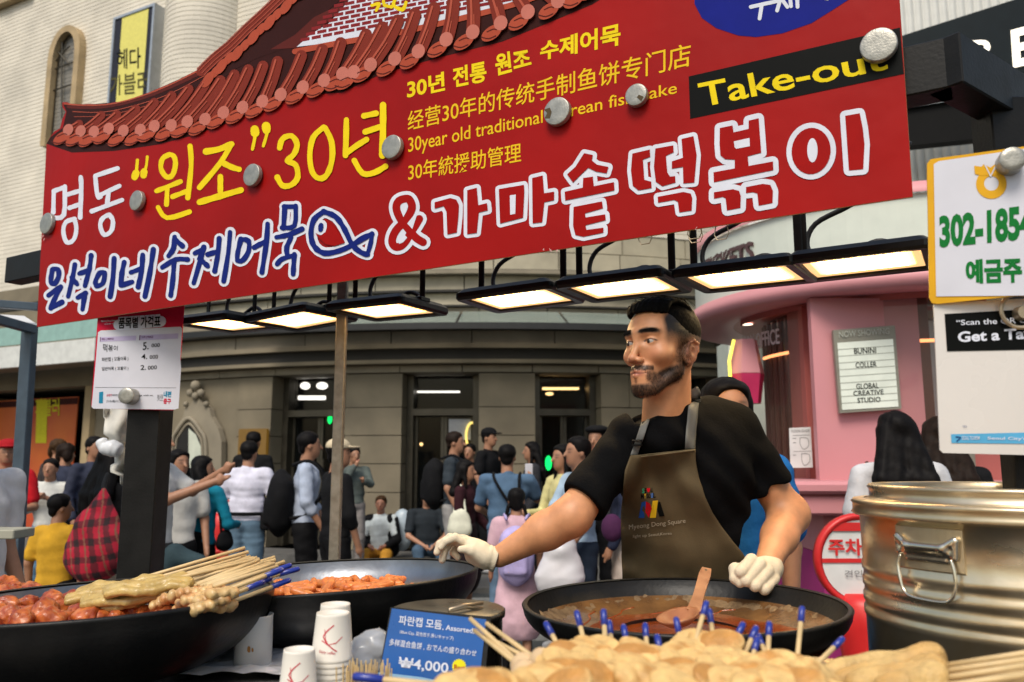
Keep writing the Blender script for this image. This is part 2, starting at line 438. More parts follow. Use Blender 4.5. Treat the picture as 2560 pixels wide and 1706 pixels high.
strokes(gl, SP, cB, [([(220,40),(270,30),(250,75)], 22), ([(300,10),(310,40),(355,50)], 24), ([(380,0),(370,40),(430,70),(455,20)], 24), ([(330,-40),(400,-30),(460,-60)], 24), ([(240,-10),(300,-30)], 24)], 22, .002, jit=.15)
gl.build('printed_gable_letter', P_yel, sg)
strip = MB(); strokes(strip, SP, ident, [([(738,130),(850,108),(1000,82),(1150,48),(1300,8),(1400,-30)], 14)], 12, .0019, sm=2)
strip.build('printed_eave_beam', M_r3, sg)
# rows of barrel tiles running from the ridge to the eave
def lerp2(P, t):
    s = t*(len(P)-1); i = min(int(s), len(P)-2); f = s-i; return (P[i][0]*(1-f)+P[i+1][0]*f, P[i][1]*(1-f)+P[i+1][1]*f)
top = [cA(545,850),cA(700,790),cA(820,785),cA(980,735),cA(1125,680),cA(1270,620),cA(1410,580),cA(1545,545),cA(1660,490),cA(1790,460),cA(1920,420),cA(2150,365),cA(2300,310),(925,85),(975,62),(1030,40),(1095,20),(1160,0),(1225,-20),(1290,-40),(1355,-60),(1420,-80)]
ends = [cA(425,950),cA(510,960),cA(600,965),cA(700,945),cA(800,960),cA(915,955),cA(1010,930),cA(1125,925),cA(1235,900),cA(1355,885),cA(1480,840),cA(1610,805),cA(1745,765),cA(1870,720),cA(2020,670),cA(2165,625),cA(2290,580),
        cB(40,570),cB(155,520),cB(320,480),cB(480,430),cB(670,350),cB(850,300),cB(1040,240),cB(1225,165),cB(1430,90),cB(1600,15),cB(1700,-40)]
n = len(ends)
for i, (x, y) in enumerate(ends):
    u = i/(n-1); tx, ty = lerp2(top, u**.93)
    ox, oy = x+19+8*u, y-21-6*u; wd = 21+15*u; mx_, my_ = ox+(tx-ox)*.55+2, oy+(ty-oy)*.5
    strokes(tb, SP, ident, [([(ox-2, oy+3), (mx_, my_), (tx, ty)], wd)], wd, z0+(9+i)*.0001, sm=3)
    strokes(tl_, SP, ident, [([(ox-5, oy-5), (mx_-5, my_-5), (tx-4, ty-3)], 3.6+u*2.4)], 2, z0+.0034+i*.00005, sm=3)
    strokes(tl_, SP, ident, [([(ox+2, oy+1), (mx_+1, my_+1)], 1.6+u)], 2, z0+.0034+i*.00005, sm=3)
    poly(te, SP, ident, oval(x+3, y-1, 25+5*u, 12.5+4*u, 18, R(-36)), z0+.0050+i*.0001)
    poly(tp, SP, ident, oval(ox, oy, 12.5+5*u, 15+5*u, 16, R(24)), z0+.0052+i*.0001)
    strokes(td, SP, ident, [([(x-8, y-4), (x+8, y-11), (x+16, y-9)], 2.2), ([(x-22, y+9), (x-4, y+13), (x+14, y+6)], 2.4)], 2, z0+.0056+i*.0001)
tb.build('printed_barrel_tiles', M_r1, sg); tl_.build('printed_tile_highlights', M_r2, sg)
te.build('printed_end_tiles', M_r3, sg); tp.build('printed_round_ends', M_r4, sg); td.build('printed_end_lines', M_r5, sg)
# ---- lettering
lw = MB()          # white hand letters  (k1 sight points)
W1 = [[(160,350),(155,540)],[(160,350),(260,315)],[(258,310),(250,560),(165,590)],[(400,225),(405,330),(395,585)],[(285,380),(400,345)],[(300,500),(400,465)],
      [(345,600),(270,625),(245,700),(265,790),(300,810),(345,770),(362,680),(345,600)],
      [(530,215),(550,390),(580,400)],[(530,215),(730,148)],[(575,385),(745,305)],[(648,370),(635,480)],[(500,530),(770,430)],
      [(655,560),(600,590),(575,650),(600,730),(640,735),(680,690),(688,610),(655,560)]]
strokes(lw, SP, k1, W1, 40, .0006, jit=.10)
lw.build('white_lettering', P_white, sg)
ly = MB()
Y1 = [([(893,215),(900,130),(905,75)], 30), ([(893,190),(880,225)], 62), ([(965,190),(985,120),(993,45)], 24), ([(965,175),(960,210)], 62),
      [(1190,25),(1130,60),(1115,150),(1165,225),(1220,205),(1245,110),(1230,40),(1190,25)],
      [(1075,350),(1180,310),(1290,265)],[(1172,330),(1165,470)],[(1220,400),(1350,350)],[(1375,-50),(1385,120),(1355,410)],[(1090,495),(1170,590),(1370,535)]]
e = strokes(ly, SP, k1, Y1, 44, .0006, jit=.10)
Y2 = [([(50,438),(150,420),(250,380)], 50),[(245,385),(160,530),(0,720)],[(180,525),(250,560),(310,578)],[(163,635),(163,750)],([(0,835),(150,790),(325,740)],50),
      ([(435,270),(435,320),(415,420)], 26), ([(432,265),(435,290)], 66), ([(525,245),(530,290),(500,395)], 26), ([(522,240),(525,270)], 66),
      [(628,410),(650,340),(720,315),(765,380),(740,460),(690,510),(755,545),(770,640),(720,700),(650,705),(610,640)],
      [(965,255),(890,330),(865,470),(885,600),(940,650),(1000,620),(1040,500),(1035,360),(985,255),(965,255)],
      [(1152,190),(1150,330),(1145,470)],[(1155,450),(1230,395),(1310,345)],[(1290,160),(1385,140)],[(1300,285),(1420,245)],([(1440,75),(1440,250),(1435,470)],52),[(1215,510),(1280,610),(1370,605),(1460,555)]]
strokes(ly, SP, k2, Y2, 44, e+.0002, jit=.10)
ly.build('yellow_lettering', P_yel, sg)
# blue brush line with white outline
B1 = [[(150,1050),(135,1160),(170,1175),(205,1110),(200,1050),(155,1045)],[(115,1280),(225,1200)],[(225,1205),(165,1320),(135,1395)],[(140,1390),(235,1340)],
      [(350,1005),(330,1120),(290,1290)],[(320,1120),(370,1180)],[(495,925),(480,1040),(440,1195)],[(390,1085),(470,1060)],[(375,1300),(445,1260)],[(440,1260),(418,1405)],
      [(570,1080),(535,1150),(545,1195),(600,1170),(615,1080),(570,1080)],[(700,950),(690,1120),(665,1290)],
      [(790,985),(770,1080),(760,1190)],[(765,1190),(860,1160)],[(955,920),(945,1060),(915,1205)],[(850,1075),(945,1040)],[(1050,870),(1020,1070),(975,1290)],
      [(1240,760),(1230,860),(1185,930)],[(1240,780),(1310,840)],[(1130,1030),(1250,960),(1355,960)],[(1235,970),(1225,1130),(1205,1280)],
      [(1500,850),(1480,930),(1410,1170)],[(1420,905),(1495,870)],[(1475,960),(1535,1020)]]
B2 = [[(30,1190),(0,1280)],[(10,1290),(60,1330)],[(155,1120),(145,1240),(120,1375)],[(65,1245),(145,1220)],[(240,1070),(225,1240),(190,1455)],
      [(325,1125),(300,1230),(300,1290),(340,1290),(385,1220),(385,1140),(325,1125)],[(535,1005),(525,1150),(490,1385)],[(430,1190),(520,1140)],
      [(670,870),(660,1040)],[(665,870),(755,870)],[(755,865),(745,1020),(650,1035)],[(605,1110),(700,1090),(805,1045)],[(720,1110),(685,1190),(690,1250)],[(610,1320),(650,1280),(750,1250)],[(745,1245),(735,1400)],
      ([(975,910),(900,970),(875,1080),(900,1180),(980,1235),(1100,1215),(1200,1170),(1280,1120),(1355,1085)], 42),([(975,910),(1070,950),(1140,1050),(1200,1170),(1270,1230),(1320,1245)],42),([(1355,1080),(1345,1150),(1320,1240)],34),([(955,1015),(950,1050)],40)]
bw = MB(); bb = MB()
e = strokes(bw, SP, k1, [((l[0] if isinstance(l, tuple) else l), 96) for l in B1], 96, .0005, .000006, sm=2)
e = strokes(bw, SP, k2, [(l, 84) if not isinstance(l, tuple) else (l[0], l[1]+46) for l in B2], 84, e, .000006, sm=2)
e2 = strokes(bb, SP, k1, B1, 44, e+.0003, .000006, jit=.14)
strokes(bb, SP, k2, B2, 38, e2, .000006, jit=.14)
bw.build('white_outline', P_white, sg); bb.build('blue_lettering', P_blue, sg)
fr = MB(); poly(fr, SP, k2, [(1000,985),(1060,1030),(1110,1100),(1140,1155),(1060,1180),(990,1165),(930,1110),(910,1075),(950,1100),(990,1070),(1003,1030)], e2+.0012)
fr.build('fish_belly', P_redl, sg)
# outlined letters: white edge, red face, white counters
K3 = [ # ampersand as strokes below; then ga, ma
 [(695,690),(880,640),(950,660),(980,720),(975,850),(955,1045),(845,1068),(835,800),(800,735),(695,765)],
 [(1078,548),(1190,520),(1208,725),(1310,700),(1320,785),(1215,810),(1190,1050),(1078,1065)],
 [(1450,535),(1745,485),(1750,560),(1735,870),(1465,940)],
 [(1842,405),(1965,375),(1982,585),(2100,565),(2100,665),(1985,690),(1960,925),(1848,938)]]
K3h = [[(1580,610),(1650,600),(1645,825),(1585,838)]]
K4 = [[(310,540),(405,560),(395,620),(450,665),(575,690),(555,760),(440,740),(355,700),(290,760),(190,860),(125,770),(215,690)],
 [(300,810),(405,795),(415,900),(635,855),(640,945),(105,1055),(98,960),(295,915)],
 [(195,1125),(505,1065),(515,1140),(320,1195),(325,1240),(540,1205),(545,1270),(325,1325),(335,1375),(520,1350),(520,1405),(300,1450),(215,1430),(190,1330)],
 [(835,545),(1025,500),(1030,580),(950,610),(965,830),(1040,850),(1045,920),(900,945),(840,895),(820,730)],
 [(1085,490),(1280,455),(1285,530),(1200,570),(1215,750),(1245,795),(1300,790),(1305,860),(1160,900),(1090,850),(1070,690)],
 [(1370,385),(1500,355),(1535,560),(1510,860),(1390,870),(1385,690),(1265,710),(1265,630),(1385,590)],
 [(1110,1015),(1390,962),(1470,980),(1487,1030),(1480,1165),(1345,1185),(1330,1070),(1290,1050),(1115,1080)]]
K5 = [[(278,375),(425,345),(435,425),(610,385),(610,290),(725,262),(755,660),(600,700),(610,812),(890,760),(895,860),(210,1000),(205,885),(450,840),(450,740),(340,735),(285,690),(275,560)],
 [(210,1115),(430,1080),(500,1100),(520,1160),(515,1295),(360,1325),(345,1185),(310,1170),(210,1190)],
 [(580,1055),(770,1018),(860,1030),(890,1100),(885,1240),(725,1270),(710,1130),(660,1115),(580,1125)],
 oval(1330,640,225,268,28,R(6)),
 [(1722,235),(1890,205),(1925,380),(1945,560),(1930,850),(1765,865),(1750,640)]]
K5h = [[(440,530),(620,490),(625,585),(470,615),(450,600)], oval(1345,632,60,140,20)]
ow = MB(); ofc = MB(); oh = MB(); e = .0005
for P, c, wd in [(p, k3, 90) for p in K3]+[(p, k4, 88) for p in K4]+[(p, k5, 122) for p in K5]:
    e = strokes(ow, SP, c, [(P+[P[0]], wd)], wd, e, .000006, sm=0)
for P, c in [(p, k3) for p in K3]+[(p, k4) for p in K4]+[(p, k5) for p in K5]: pass
AMP = [[(515,885),(440,1010),(330,1180),(240,1215),(195,1150),(235,1030),(360,890),(430,760),(400,660),(340,650),(270,680),(245,760),(290,880),(400,1020),(480,1110),(560,1160)]]
e = strokes(ow, SP, k3, [(AMP[0], 178)], 178, e, .000006, sm=4)
e1 = e+.0003
for P, c in [(p, k3) for p in K3]+[(p, k4) for p in K4]+[(p, k5) for p in K5]: poly(ofc, SP, c, P, e1)
strokes(ofc, SP, k3, [(AMP[0], 92)], 92, e1, .000006, sm=4)
for P, c in [(p, k3) for p in K3h]+[(p, k5) for p in K5h]: poly(oh, SP, c, P, e1+.0004)
poly(oh, SP, k3, [(335,700),(365,695),(385,740),(365,800),(330,865),(305,800),(300,740)], e1+.0008)
poly(oh, SP, k3, [(305,1035),(375,1105),(330,1160),(280,1180),(260,1130)], e1+.0008)
poly(oh, SP, k3, [(485,855),(435,1005),(375,940),(440,860),(470,810)], e1+.0008)
ow.build('white_letter_outline', P_white, sg); ofc.build('red_letter_face', P_redl, sg); oh.build('white_letter_counter', P_white, sg)
# typeset lines in the middle
t = MB()
text(t, SP, cB, '30년', (460,680), (720,620), (460,545), bold=.028, tr=(715,490))
text(t, SP, cB, '전통', (775,605), (1005,560), (770,465), bold=.03, tr=(1000,415))
text(t, SP, cB, '원조', (1065,525), (1315,455), (1060,370), bold=.03, tr=(1290,330))
text(t, SP, cB, '수제어묵', (1370,420), (1920,310), (1370,290), bold=.03, tr=(1920,155))
t.build('yellow_heading', P_yel, sg)
t = MB()
text(t, SP, cB, '经营30年的传统手制鱼饼专门店', (465,900), (2400,455), (465,765), bold=.006, tr=(2400,290))
text(t, SP, cB, '30year old traditional Korean fish cake', (468,1075), (2305,665), (468,945), bold=.006, tr=(2305,560))
text(t, SP, cB, '30年統援助管理', (468,1245), (1240,1110), (468,1115), bold=.006, tr=(1240,975))
t.build('gold_lettering', P_gold, sg)
t = MB(); poly(t, SP, cC, [(60,525),(1505,190),(1532,508),(70,815)], .0006); t.build('black_panel', P_black, sg)
t = MB(); text(t, SP, cC, 'Take-out', (150,738), (1425,478), (120,575), .0012, bold=.016, tr=(1395,322)); t.build('yellow_take_out', P_yel, sg)
t = MB(); poly(t, SP, cC, [(100,-60),(100,30),(150,125),(250,195),(400,245),(520,255),(700,230),(900,160),(1060,60),(1160,-5),(1300,-120),(1200,-300),(300,-300)], .0006); t.build('blue_disc', flat('disc_blue', (.006,.012,.2)), sg)
t = MB()
strokes(t, SP, cC, [[(485,50),(690,5)],[(560,40),(545,130)],[(665,75),(690,-10)],[(700,0),(735,50)],[(750,-40),(760,45)],[(800,-40),(805,50)],([(480,-60),(560,-110),(640,-60)],26),([(960,-20),(1010,-8)],26)], 26, .0012)
text(t, SP, cC, '원조', (330,-60), (760,-160), (330,-200), .0012, bold=.02, tr=(760,-290))
t.build('disc_lettering', P_white, sg)
# dirt and scuffs at the lower edge
t = MB()
for x, y in ((k3(1990,1240)), (k3(2060,1255)), (k3(2150,1262)), (k1(80,745)), (k1(95,790)), (k1(70,760)), (k4(1540,1360))):
    poly(t, SP, ident, [(x+random.uniform(-7,7)*(1 if i % 2 else .5), y+random.uniform(-5,5)) for i in range(5)], .0062)
t.build('scuff_mark', flat('scuff', (.6,.35,.33)), sg)

# magnets that hold the banner
M_mag = mat('magnet_steel', (.34, .33, .29), .38, metal=.55, var=.2, vs_=60, bump=.3, bs=220)
mag_l = ['at the left end over the first white letter', 'between the white letters and the yellow quote mark', 'under the closing yellow quote mark', 'beside the big yellow last syllable', 'with a brown stain over the word Korean', 'over the letter c of cake, with a small dark nick', 'on the black take-out panel at the right end']
def magnet(pl, x, y, dpx, lab, rustc=None, th=.014, grp='magnets holding the banner', n0=.001):
    uv = pl.px(x, y); r = pl.wid(x, y, dpx)/2
    t = thing('magnet', lab, 'magnet', pl.w(uv, 0), grp)
    M = Matrix((pl.U, pl.V, pl.N)).transposed(); o = pl.w(uv, n0)
    m_ = MB().lathe([(.0001,th),(r*.5,th),(r*.93,th*.995),(r*.985,th*.95),(r,th*.87),(r,0)], o, 40, M); m_.build('disc', M_mag, t, True)
    if rustc:
        q = MB(); ngon_uv(q, pl, [(uv.x+r*a, uv.y+r*b_) for a, b_ in rustc], n0+th+.0006); q.build('stain', mat('rust', (.07,.045,.015), .8), t)
    return t
for (x, y, d), l in zip([(125,561,50),(352,505,48),(640,442,54),(cB(380,1020)+(58,)),(cB(1505,780)+(68,)),(cB(2045,670)+(54,)),(cC(1365,333)+(82,))], mag_l):
    magnet(SP, x, y, d, 'round grey magnet '+l, [(-.95,.3),(-.5,.35),(-.35,0),(-.5,-.45),(-.9,-.35),(-.7,0)] if 'stain' in l else ([(.1,-.3),(.5,-.75),(.75,-.4),(.3,-.1)] if 'nick' in l else None), n0=.0065 if 'left end' not in l else .003)
# ------------------------------------------------ street
M_asph = mat('asphalt', (.05,.054,.054), .75, var=.3, vs_=2.2, bump=.6, bs=90, spec=.3, dist=.004)
M_pave = mat('paving_stone', (.11,.107,.10), .7, var=.25, vs_=5, bump=.4, bs=70)
M_pave2 = mat('granite_step', (.11,.107,.10), .65, var=.25, vs_=9, bump=.4, bs=110)
tag(mesh('street', [(-60,-20,0),(60,-20,0),(60,60,0),(-60,60,0)], [(0,1,2,3)], M_asph), kind='structure')
M_zeb = mat('road_paint', (.20,.205,.20), .6, var=.3, vs_=12, bump=.3)
q = MB()
for i in range(6): q.box((1.2-i*.05, 5.4+i*.9, .003), (7.5, .30, .006), rz=.05)
tag(q.build('street_markings', M_zeb), kind='structure')

# ------------------------------------------------ the department store: a curved stone corner
AR, AX, AY = 10.4, -.4, 22.4               # arc of the corner: radius and centre
A_L, A_R_ = R(27), R(52)
def fac(s, out=0.):                          # s: metres along the face, 0 at the nearest point
    a = s/AR
    if a < -A_L:
        a0 = -A_L; p = Vector((AX+AR*math.sin(a0), AY-AR*math.cos(a0), 0)); t = Vector((math.cos(a0), math.sin(a0), 0)); t = Vector((math.cos(A_L), -math.sin(A_L), 0))
        p = p + t*(s-AR*a0); n = Vector((-math.sin(A_L), -math.cos(A_L), 0))
        return p + n*out, n
    n = Vector((math.sin(a), -math.cos(a), 0))
    return Vector((AX, AY, 0)) + n*(AR+out), n
_S = [(-26+i*.05) for i in range(760)]
def fs(x, out=0.):
    best = min(_S, key=lambda s: abs((lambda p: CX_at(p))(fac(s, out)[0])-x)); return best
def CX_at(p):                               # sight column of a point at about eye height
    Y = p.y; return CX + FPX*p.x/(Y*math.cos(TH)) if Y > .1 else 1e9
def col_x(x, y):                            # column of the ray at height y, referred to the horizon
    d = ray(x, y); return CX + FPX*(d.x/d.y)/math.cos(TH)
def fsz(x, y, out=0.):
    s = fs(col_x(x, y), out); Y = fac(s, out)[0].y; return s, at(x, y, Y).z
def bent(mb, s0, s1, o0, o1, z0, z1, seg=.35):
    n = max(1, int(abs(s1-s0)/seg)); V = []
    for i in range(n+1):
        s = s0+(s1-s0)*i/n
        for o, z in ((o0,z0),(o1,z0),(o1,z1),(o0,z1)): p = fac(s, o)[0]; V.append((p.x, p.y, z))
    Fc = [(4*i+j, 4*i+(j+1) % 4, 4*i+4+(j+1) % 4, 4*i+4+j) for i in range(n) for j in range(4)]
    Fc += [(0,3,2,1), (4*n,4*n+1,4*n+2,4*n+3)]
    return mb.add(V, Fc)
def slab(name, s0, s1, o0, o1, z0, z1, m, par, seg=.35): return bent(MB(), s0, s1, o0, o1, z0, z1, seg).build(name, m, par)
M_cream = mat('cream_stone', (.70,.65,.55), .8, var=.16, vs_=1.3, bump=.5, bs=40, spec=.2)
M_stone = mat('grey_stone', (.215,.182,.125), .75, var=.22, vs_=1.8, bump=.35, bs=60, spec=.3)
M_stone2 = mat('fascia_stone', (.26,.225,.165), .75, var=.22, vs_=2.2, bump=.35, bs=60, spec=.3)
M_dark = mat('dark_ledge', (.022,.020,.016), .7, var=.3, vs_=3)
M_sand = mat('sandstone_trim', (.42,.31,.17), .8, var=.25, vs_=3, bump=.5)
M_glass = mat('dark_glass', (.006,.007,.007), .05, var=.1, bump=0, spec=.35, alpha=.45)
M_frame = mat('bronze_frame', (.09,.08,.06), .4, metal=.7, var=.2)
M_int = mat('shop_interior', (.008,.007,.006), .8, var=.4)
st = thing('department_store', 'big cream brick department store with a curved grey stone ground floor and glass canopy', 'building', (-.4, 12, 0))
zy = lambda y, out=0.: at(1180, y, 12-out).z
zD, z1_, z2_, z3_, z4_ = zy(932), zy(926,.05), zy(892,.25), zy(855,.15), zy(826,.1)
Z_CAN, Z_UP = zy(822,1.0), zy(775)
# inner back wall that closes everything
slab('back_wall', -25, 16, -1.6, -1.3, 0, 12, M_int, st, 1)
# plinth steps
tag(slab('steps', -14, 16, 0, .75, 0, .17, M_pave2, None), kind='structure')
tag(slab('pavement', -22, 16, .76, 2.6, 0, .06, M_pave, None), kind='structure')
# piers and openings along the face, from sight columns
def piers():
    X = [(590,672,'p'),(672,857,'o'),(857,1000,'p'),(1000,1197,'o'),(1197,1338,'p'),(1338,1505,'o'),(1505,1650,'p'),(1650,1800,'o'),(1800,2000,'p')]
    return [(fs(a), fs(b), t) for a, b, t in X]
PI = piers()
k = 0
for s0, s1, t in PI:
    if t == 'p':
        hs = [.17+.42*i for i in range(7)]; hs = [h for h in hs if h < zD-.1]+[zD]
        for a, b_ in zip(hs[:-1], hs[1:]):
            for j in range(2 if (s1-s0) > .9 and len(hs) and (k % 2) else 1):
                nj = 2 if (s1-s0) > .9 and (k % 2) else 1
                u0 = s0+(s1-s0)*j/nj; u1 = s0+(s1-s0)*(j+1)/nj
                slab('stone_block', u0+.006, u1-.006, -.5, 0+random.uniform(-.006,.006), a+.006, b_-.006, M_stone, st, .5)
            k += 1
    else:
        d = slab('door_jamb', s0, s0+.10, -.55, -.30, .17, zD, M_frame, st); slab('door_jamb', s1-.10, s1, -.55, -.30, .17, zD, M_frame, st)
        slab('lintel', s0+.1, s1-.1, -.55, -.30, zD-.62, zD-.52, M_frame, st)
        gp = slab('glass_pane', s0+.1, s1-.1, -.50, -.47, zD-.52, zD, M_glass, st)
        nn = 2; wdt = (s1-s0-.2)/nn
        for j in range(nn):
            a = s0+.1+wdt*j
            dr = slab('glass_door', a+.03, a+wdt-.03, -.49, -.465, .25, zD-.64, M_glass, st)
            for q0, q1, zz0, zz1 in ((a+.003,a+.05,.19,zD-.625),(a+wdt-.05,a+wdt-.003,.19,zD-.625)):
                slab('door_stile', q0, q1, -.51, -.44, zz0, zz1, M_frame, dr)
            slab('door_rail', a+.052, a+wdt-.052, -.51, -.44, .19, .30, M_frame, dr)
            g = MB(); p, n_ = fac(a+(wdt-.09 if j == 0 else .09), -.40); g.tube([(p.x,p.y,1.0),(p.x,p.y,1.5)], .012); g.build('door_handle', M_frame, dr)
# solid wall left of the first pier, up to the niche and shop window
slab('wall', fs(425), fs(590)-.01, -.9, -.02, .17, zD, M_stone, st)
slab('wall', fs(218), fs(425)-.01, -.9, -.10, .17, zD+.6, M_stone, st)
slab('wall', fs(2000)+.01, 15.9, -.9, 0, .17, zD, M_stone, st)
# bands above the doors, stone by stone
def band(z0, z1, out, x0, x1, m, step, nm='stone_block', back=-.6, gap=.008):
    s = x0; i = 0
    while s < x1-.05:
        e = min(s+step*random.uniform(.92, 1.08), x1)
        slab(nm, s+gap, e-gap, back, out+random.uniform(-.005,.005), z0+gap, z1-gap, m, st, .35); s = e; i += 1
SB0, SB1 = fs(432), 15.0
band(zD+.002, z2_-.09, .04, SB0, SB1, M_stone2, 1.02)
slab('cornice', SB0, SB1, -.6, .22, z2_-.085, z2_-.03, M_stone, st)
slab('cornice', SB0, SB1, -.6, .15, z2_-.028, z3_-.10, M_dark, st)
slab('cornice', SB0, SB1, -.6, .24, z3_-.098, z3_-.03, M_stone, st)
band(z3_-.028, z4_, .14, SB0, SB1, M_stone2, 1.3)
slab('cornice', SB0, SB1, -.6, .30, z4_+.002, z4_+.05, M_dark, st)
# courses above, with projecting ledges
M_cream2 = mat('course_stone', (.42,.38,.28), .8, var=.2, vs_=2.5, bump=.5, bs=30)
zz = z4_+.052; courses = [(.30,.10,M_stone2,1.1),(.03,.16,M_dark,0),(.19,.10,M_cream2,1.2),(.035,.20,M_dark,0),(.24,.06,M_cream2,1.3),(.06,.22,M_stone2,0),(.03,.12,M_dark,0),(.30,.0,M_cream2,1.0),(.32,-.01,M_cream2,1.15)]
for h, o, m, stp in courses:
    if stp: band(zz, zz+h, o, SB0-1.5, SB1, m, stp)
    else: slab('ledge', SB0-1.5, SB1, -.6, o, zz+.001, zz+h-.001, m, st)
    zz += h
ZB = zz
# brick courses, real ribs, from there up
def courses_mesh(path, z0, z1, pitch, depth):
    V = []; n = len(path); rows = []
    z = z0
    while z < z1: rows += [(z, 0), (z+pitch*.72, 0.0), (z+pitch*.74, -depth), (z+pitch, -depth)]; z += pitch
    for z, d in rows:
        for p, nn in path: V.append((p.x+nn.x*d, p.y+nn.y*d, z))
    Fc = [(r*n+i, r*n+i+1, (r+1)*n+i+1, (r+1)*n+i) for r in range(len(rows)-1) for i in range(n-1)]
    return V, Fc
path = [fac(-26+.4*i, 0) for i in range(int(41/.4))]
V, Fc = courses_mesh(path, ZB+.001, 12, .085, .006)
tag(mesh('brick_courses', V, Fc, M_cream, st), kind='stuff')
# left part below: brick comes down to the canopy level
ZL = fsz(60, 720)[1]
V, Fc = courses_mesh([fac(-26+.4*i, 0) for i in range(int((SB0-1.5+26)/.4)+1)], ZL, ZB, .085, .006)
tag(mesh('brick_courses', V, Fc, M_cream, st), kind='stuff')
slab('parapet', -26, 15, -1.3, .35, 12.0, 12.5, M_sand, st, 1)
sA, zA_ = fsz(20, 20); 
slab('sandstone_string_course', -26, sA+.9, -.3, .16, zA_+.02, zA_+.34, M_sand, st, 1)
# rounded bay
sb, _ = fsz(510, 150); pb, nb = fac(sb, -.15); rb_ = .78
a_n = math.atan2(nb.y, nb.x)
path = [(pb+Vector((math.cos(a_n+t), math.sin(a_n+t), 0))*rb_, Vector((math.cos(a_n+t), math.sin(a_n+t), 0))) for t in [R(-95+190*i/22) for i in range(23)]]
V, Fc = courses_mesh(path, ZB+.3, 11.9, .085, .006)
tag(mesh('brick_bay', V, Fc, M_cream, st), kind='stuff')
# lancet window
sW, zW0 = fsz(163, 255); p0, n0_ = fac(sW, 0); tU = Vector((-n0_.y, n0_.x, 0)); tU = tU if tU.x > 0 else -tU
WP = Plane(p0, tU)
def lancet(x0, x1, yb, yt, ys, n=8):         # pointed outline in sight points, bottom-left round to bottom-right
    A = WP.px(x0, yb); B = WP.px(x1, yb); wv = B.x-A.x; spr = WP.px((x0+x1)/2, ys).y; top_ = WP.px((x0+x1)/2, yt).y
    o = [(A.x, A.y-.6)]
    for i in range(n+1): t = i/n; o.append((A.x+wv/2*(1-math.cos(t*math.pi/2)), spr+(top_-spr)*math.sin(t*math.pi/2)**.8))
    for i in range(n, -1, -1): t = i/n; o.append((B.x-wv/2*(1-math.cos(t*math.pi/2)), spr+(top_-spr)*math.sin(t*math.pi/2)**.8))
    o.append((B.x, A.y-.6)); return o
wn = mesh('lancet_window', *(lambda m: (m.V, m.F))(ngon_uv(MB(), WP, lancet(136,190,285,95,165), .05, -.1)), M_glass, st)
q = MB(); fo = lancet(124,202,300,80,158); fi = lancet(136,190,300,95,165)
n = len(fo); V = [WP.w(p, .15) for p in fo]+[WP.w(p, .15) for p in fi]+[WP.w(p, .03) for p in fi]+[WP.w(p, -.05) for p in fo]
q.add(V, [(i, i+1, n+i+1, n+i) for i in range(n-1)]+[(n+i, n+i+1, 2*n+i+1, 2*n+i) for i in range(n-1)]+[(3*n+i, 3*n+i+1, i+1, i) for i in range(n-1)])
q.build('window_surround', M_sand, wn)
q = MB()
for a, b_ in (((163,110),(163,300)),((137,180),(190,160)),((137,232),(190,214)),((145,160),(182,120)),((181,165),(146,125))):
    A, B = WP.px(*a), WP.px(*b_); q.tube([WP.w(A, .07), WP.w(B, .07)], .016, 6)
q.build('window_bar', M_frame, wn)
# framed banner on the wall
PB = Plane(fac(fsz(330,130)[0], .25)[0], tU)
bn = thing('framed_banner', 'tall grey framed black and yellow banner with Korean letters on the cream wall', 'banner', PB.O)
M_alu = mat('grey_aluminium', (.42,.45,.48), .4, metal=.5, var=.1)
a, b_ = PB.px(270, 300), PB.px(393, 10); x0, x1, y0, y1 = a.x, b_.x, a.y-1.2, b_.y
q = MB(); fw = .05
for u0, v0, u1, v1 in ((x0,y0,x0+fw,y1),(x1-fw,y0,x1,y1),(x0+fw+.002,y1-fw,x1-fw-.002,y1),(x0+fw+.002,y0,x1-fw-.002,y0+fw)): q = MB(); ngon_uv(q, PB, [(u0,v0),(u1,v0),(u1,v1),(u0,v1)], .05, -.2); q.build('frame', M_alu, bn)
q = MB(); ngon_uv(q, PB, [(x0+fw,y0+fw),(x1-fw,y0+fw),(x1-fw,y1-fw),(x0+fw,y1-fw)], .03, 0); q.build('panel', flat('banner_black', (.03,.032,.045)), bn)
q = MB(); A = PB.px(298, 200).x; B = PB.px(363, 200).x; ngon_uv(q, PB, [(A,y0+fw),(B,y0+fw),(B,y1-fw-.01),(A,y1-fw-.01)], .033); q.build('yellow_strip', flat('banner_yellow', (.72,.66,.18)), bn)
q = MB(); text(q, PB, cA, '헤다', (810,480), (975,475), (810,345), .036, .012, tr=(975,330)); q.build('black_lettering', P_black, bn)
q = MB(); text(q, PB, cA, '가블러', (762,665), (1030,640), (762,530), .037, .01, tr=(1030,480)); q.build('dark_lettering', flat('letter_olive', (.10,.09,.03)), bn)
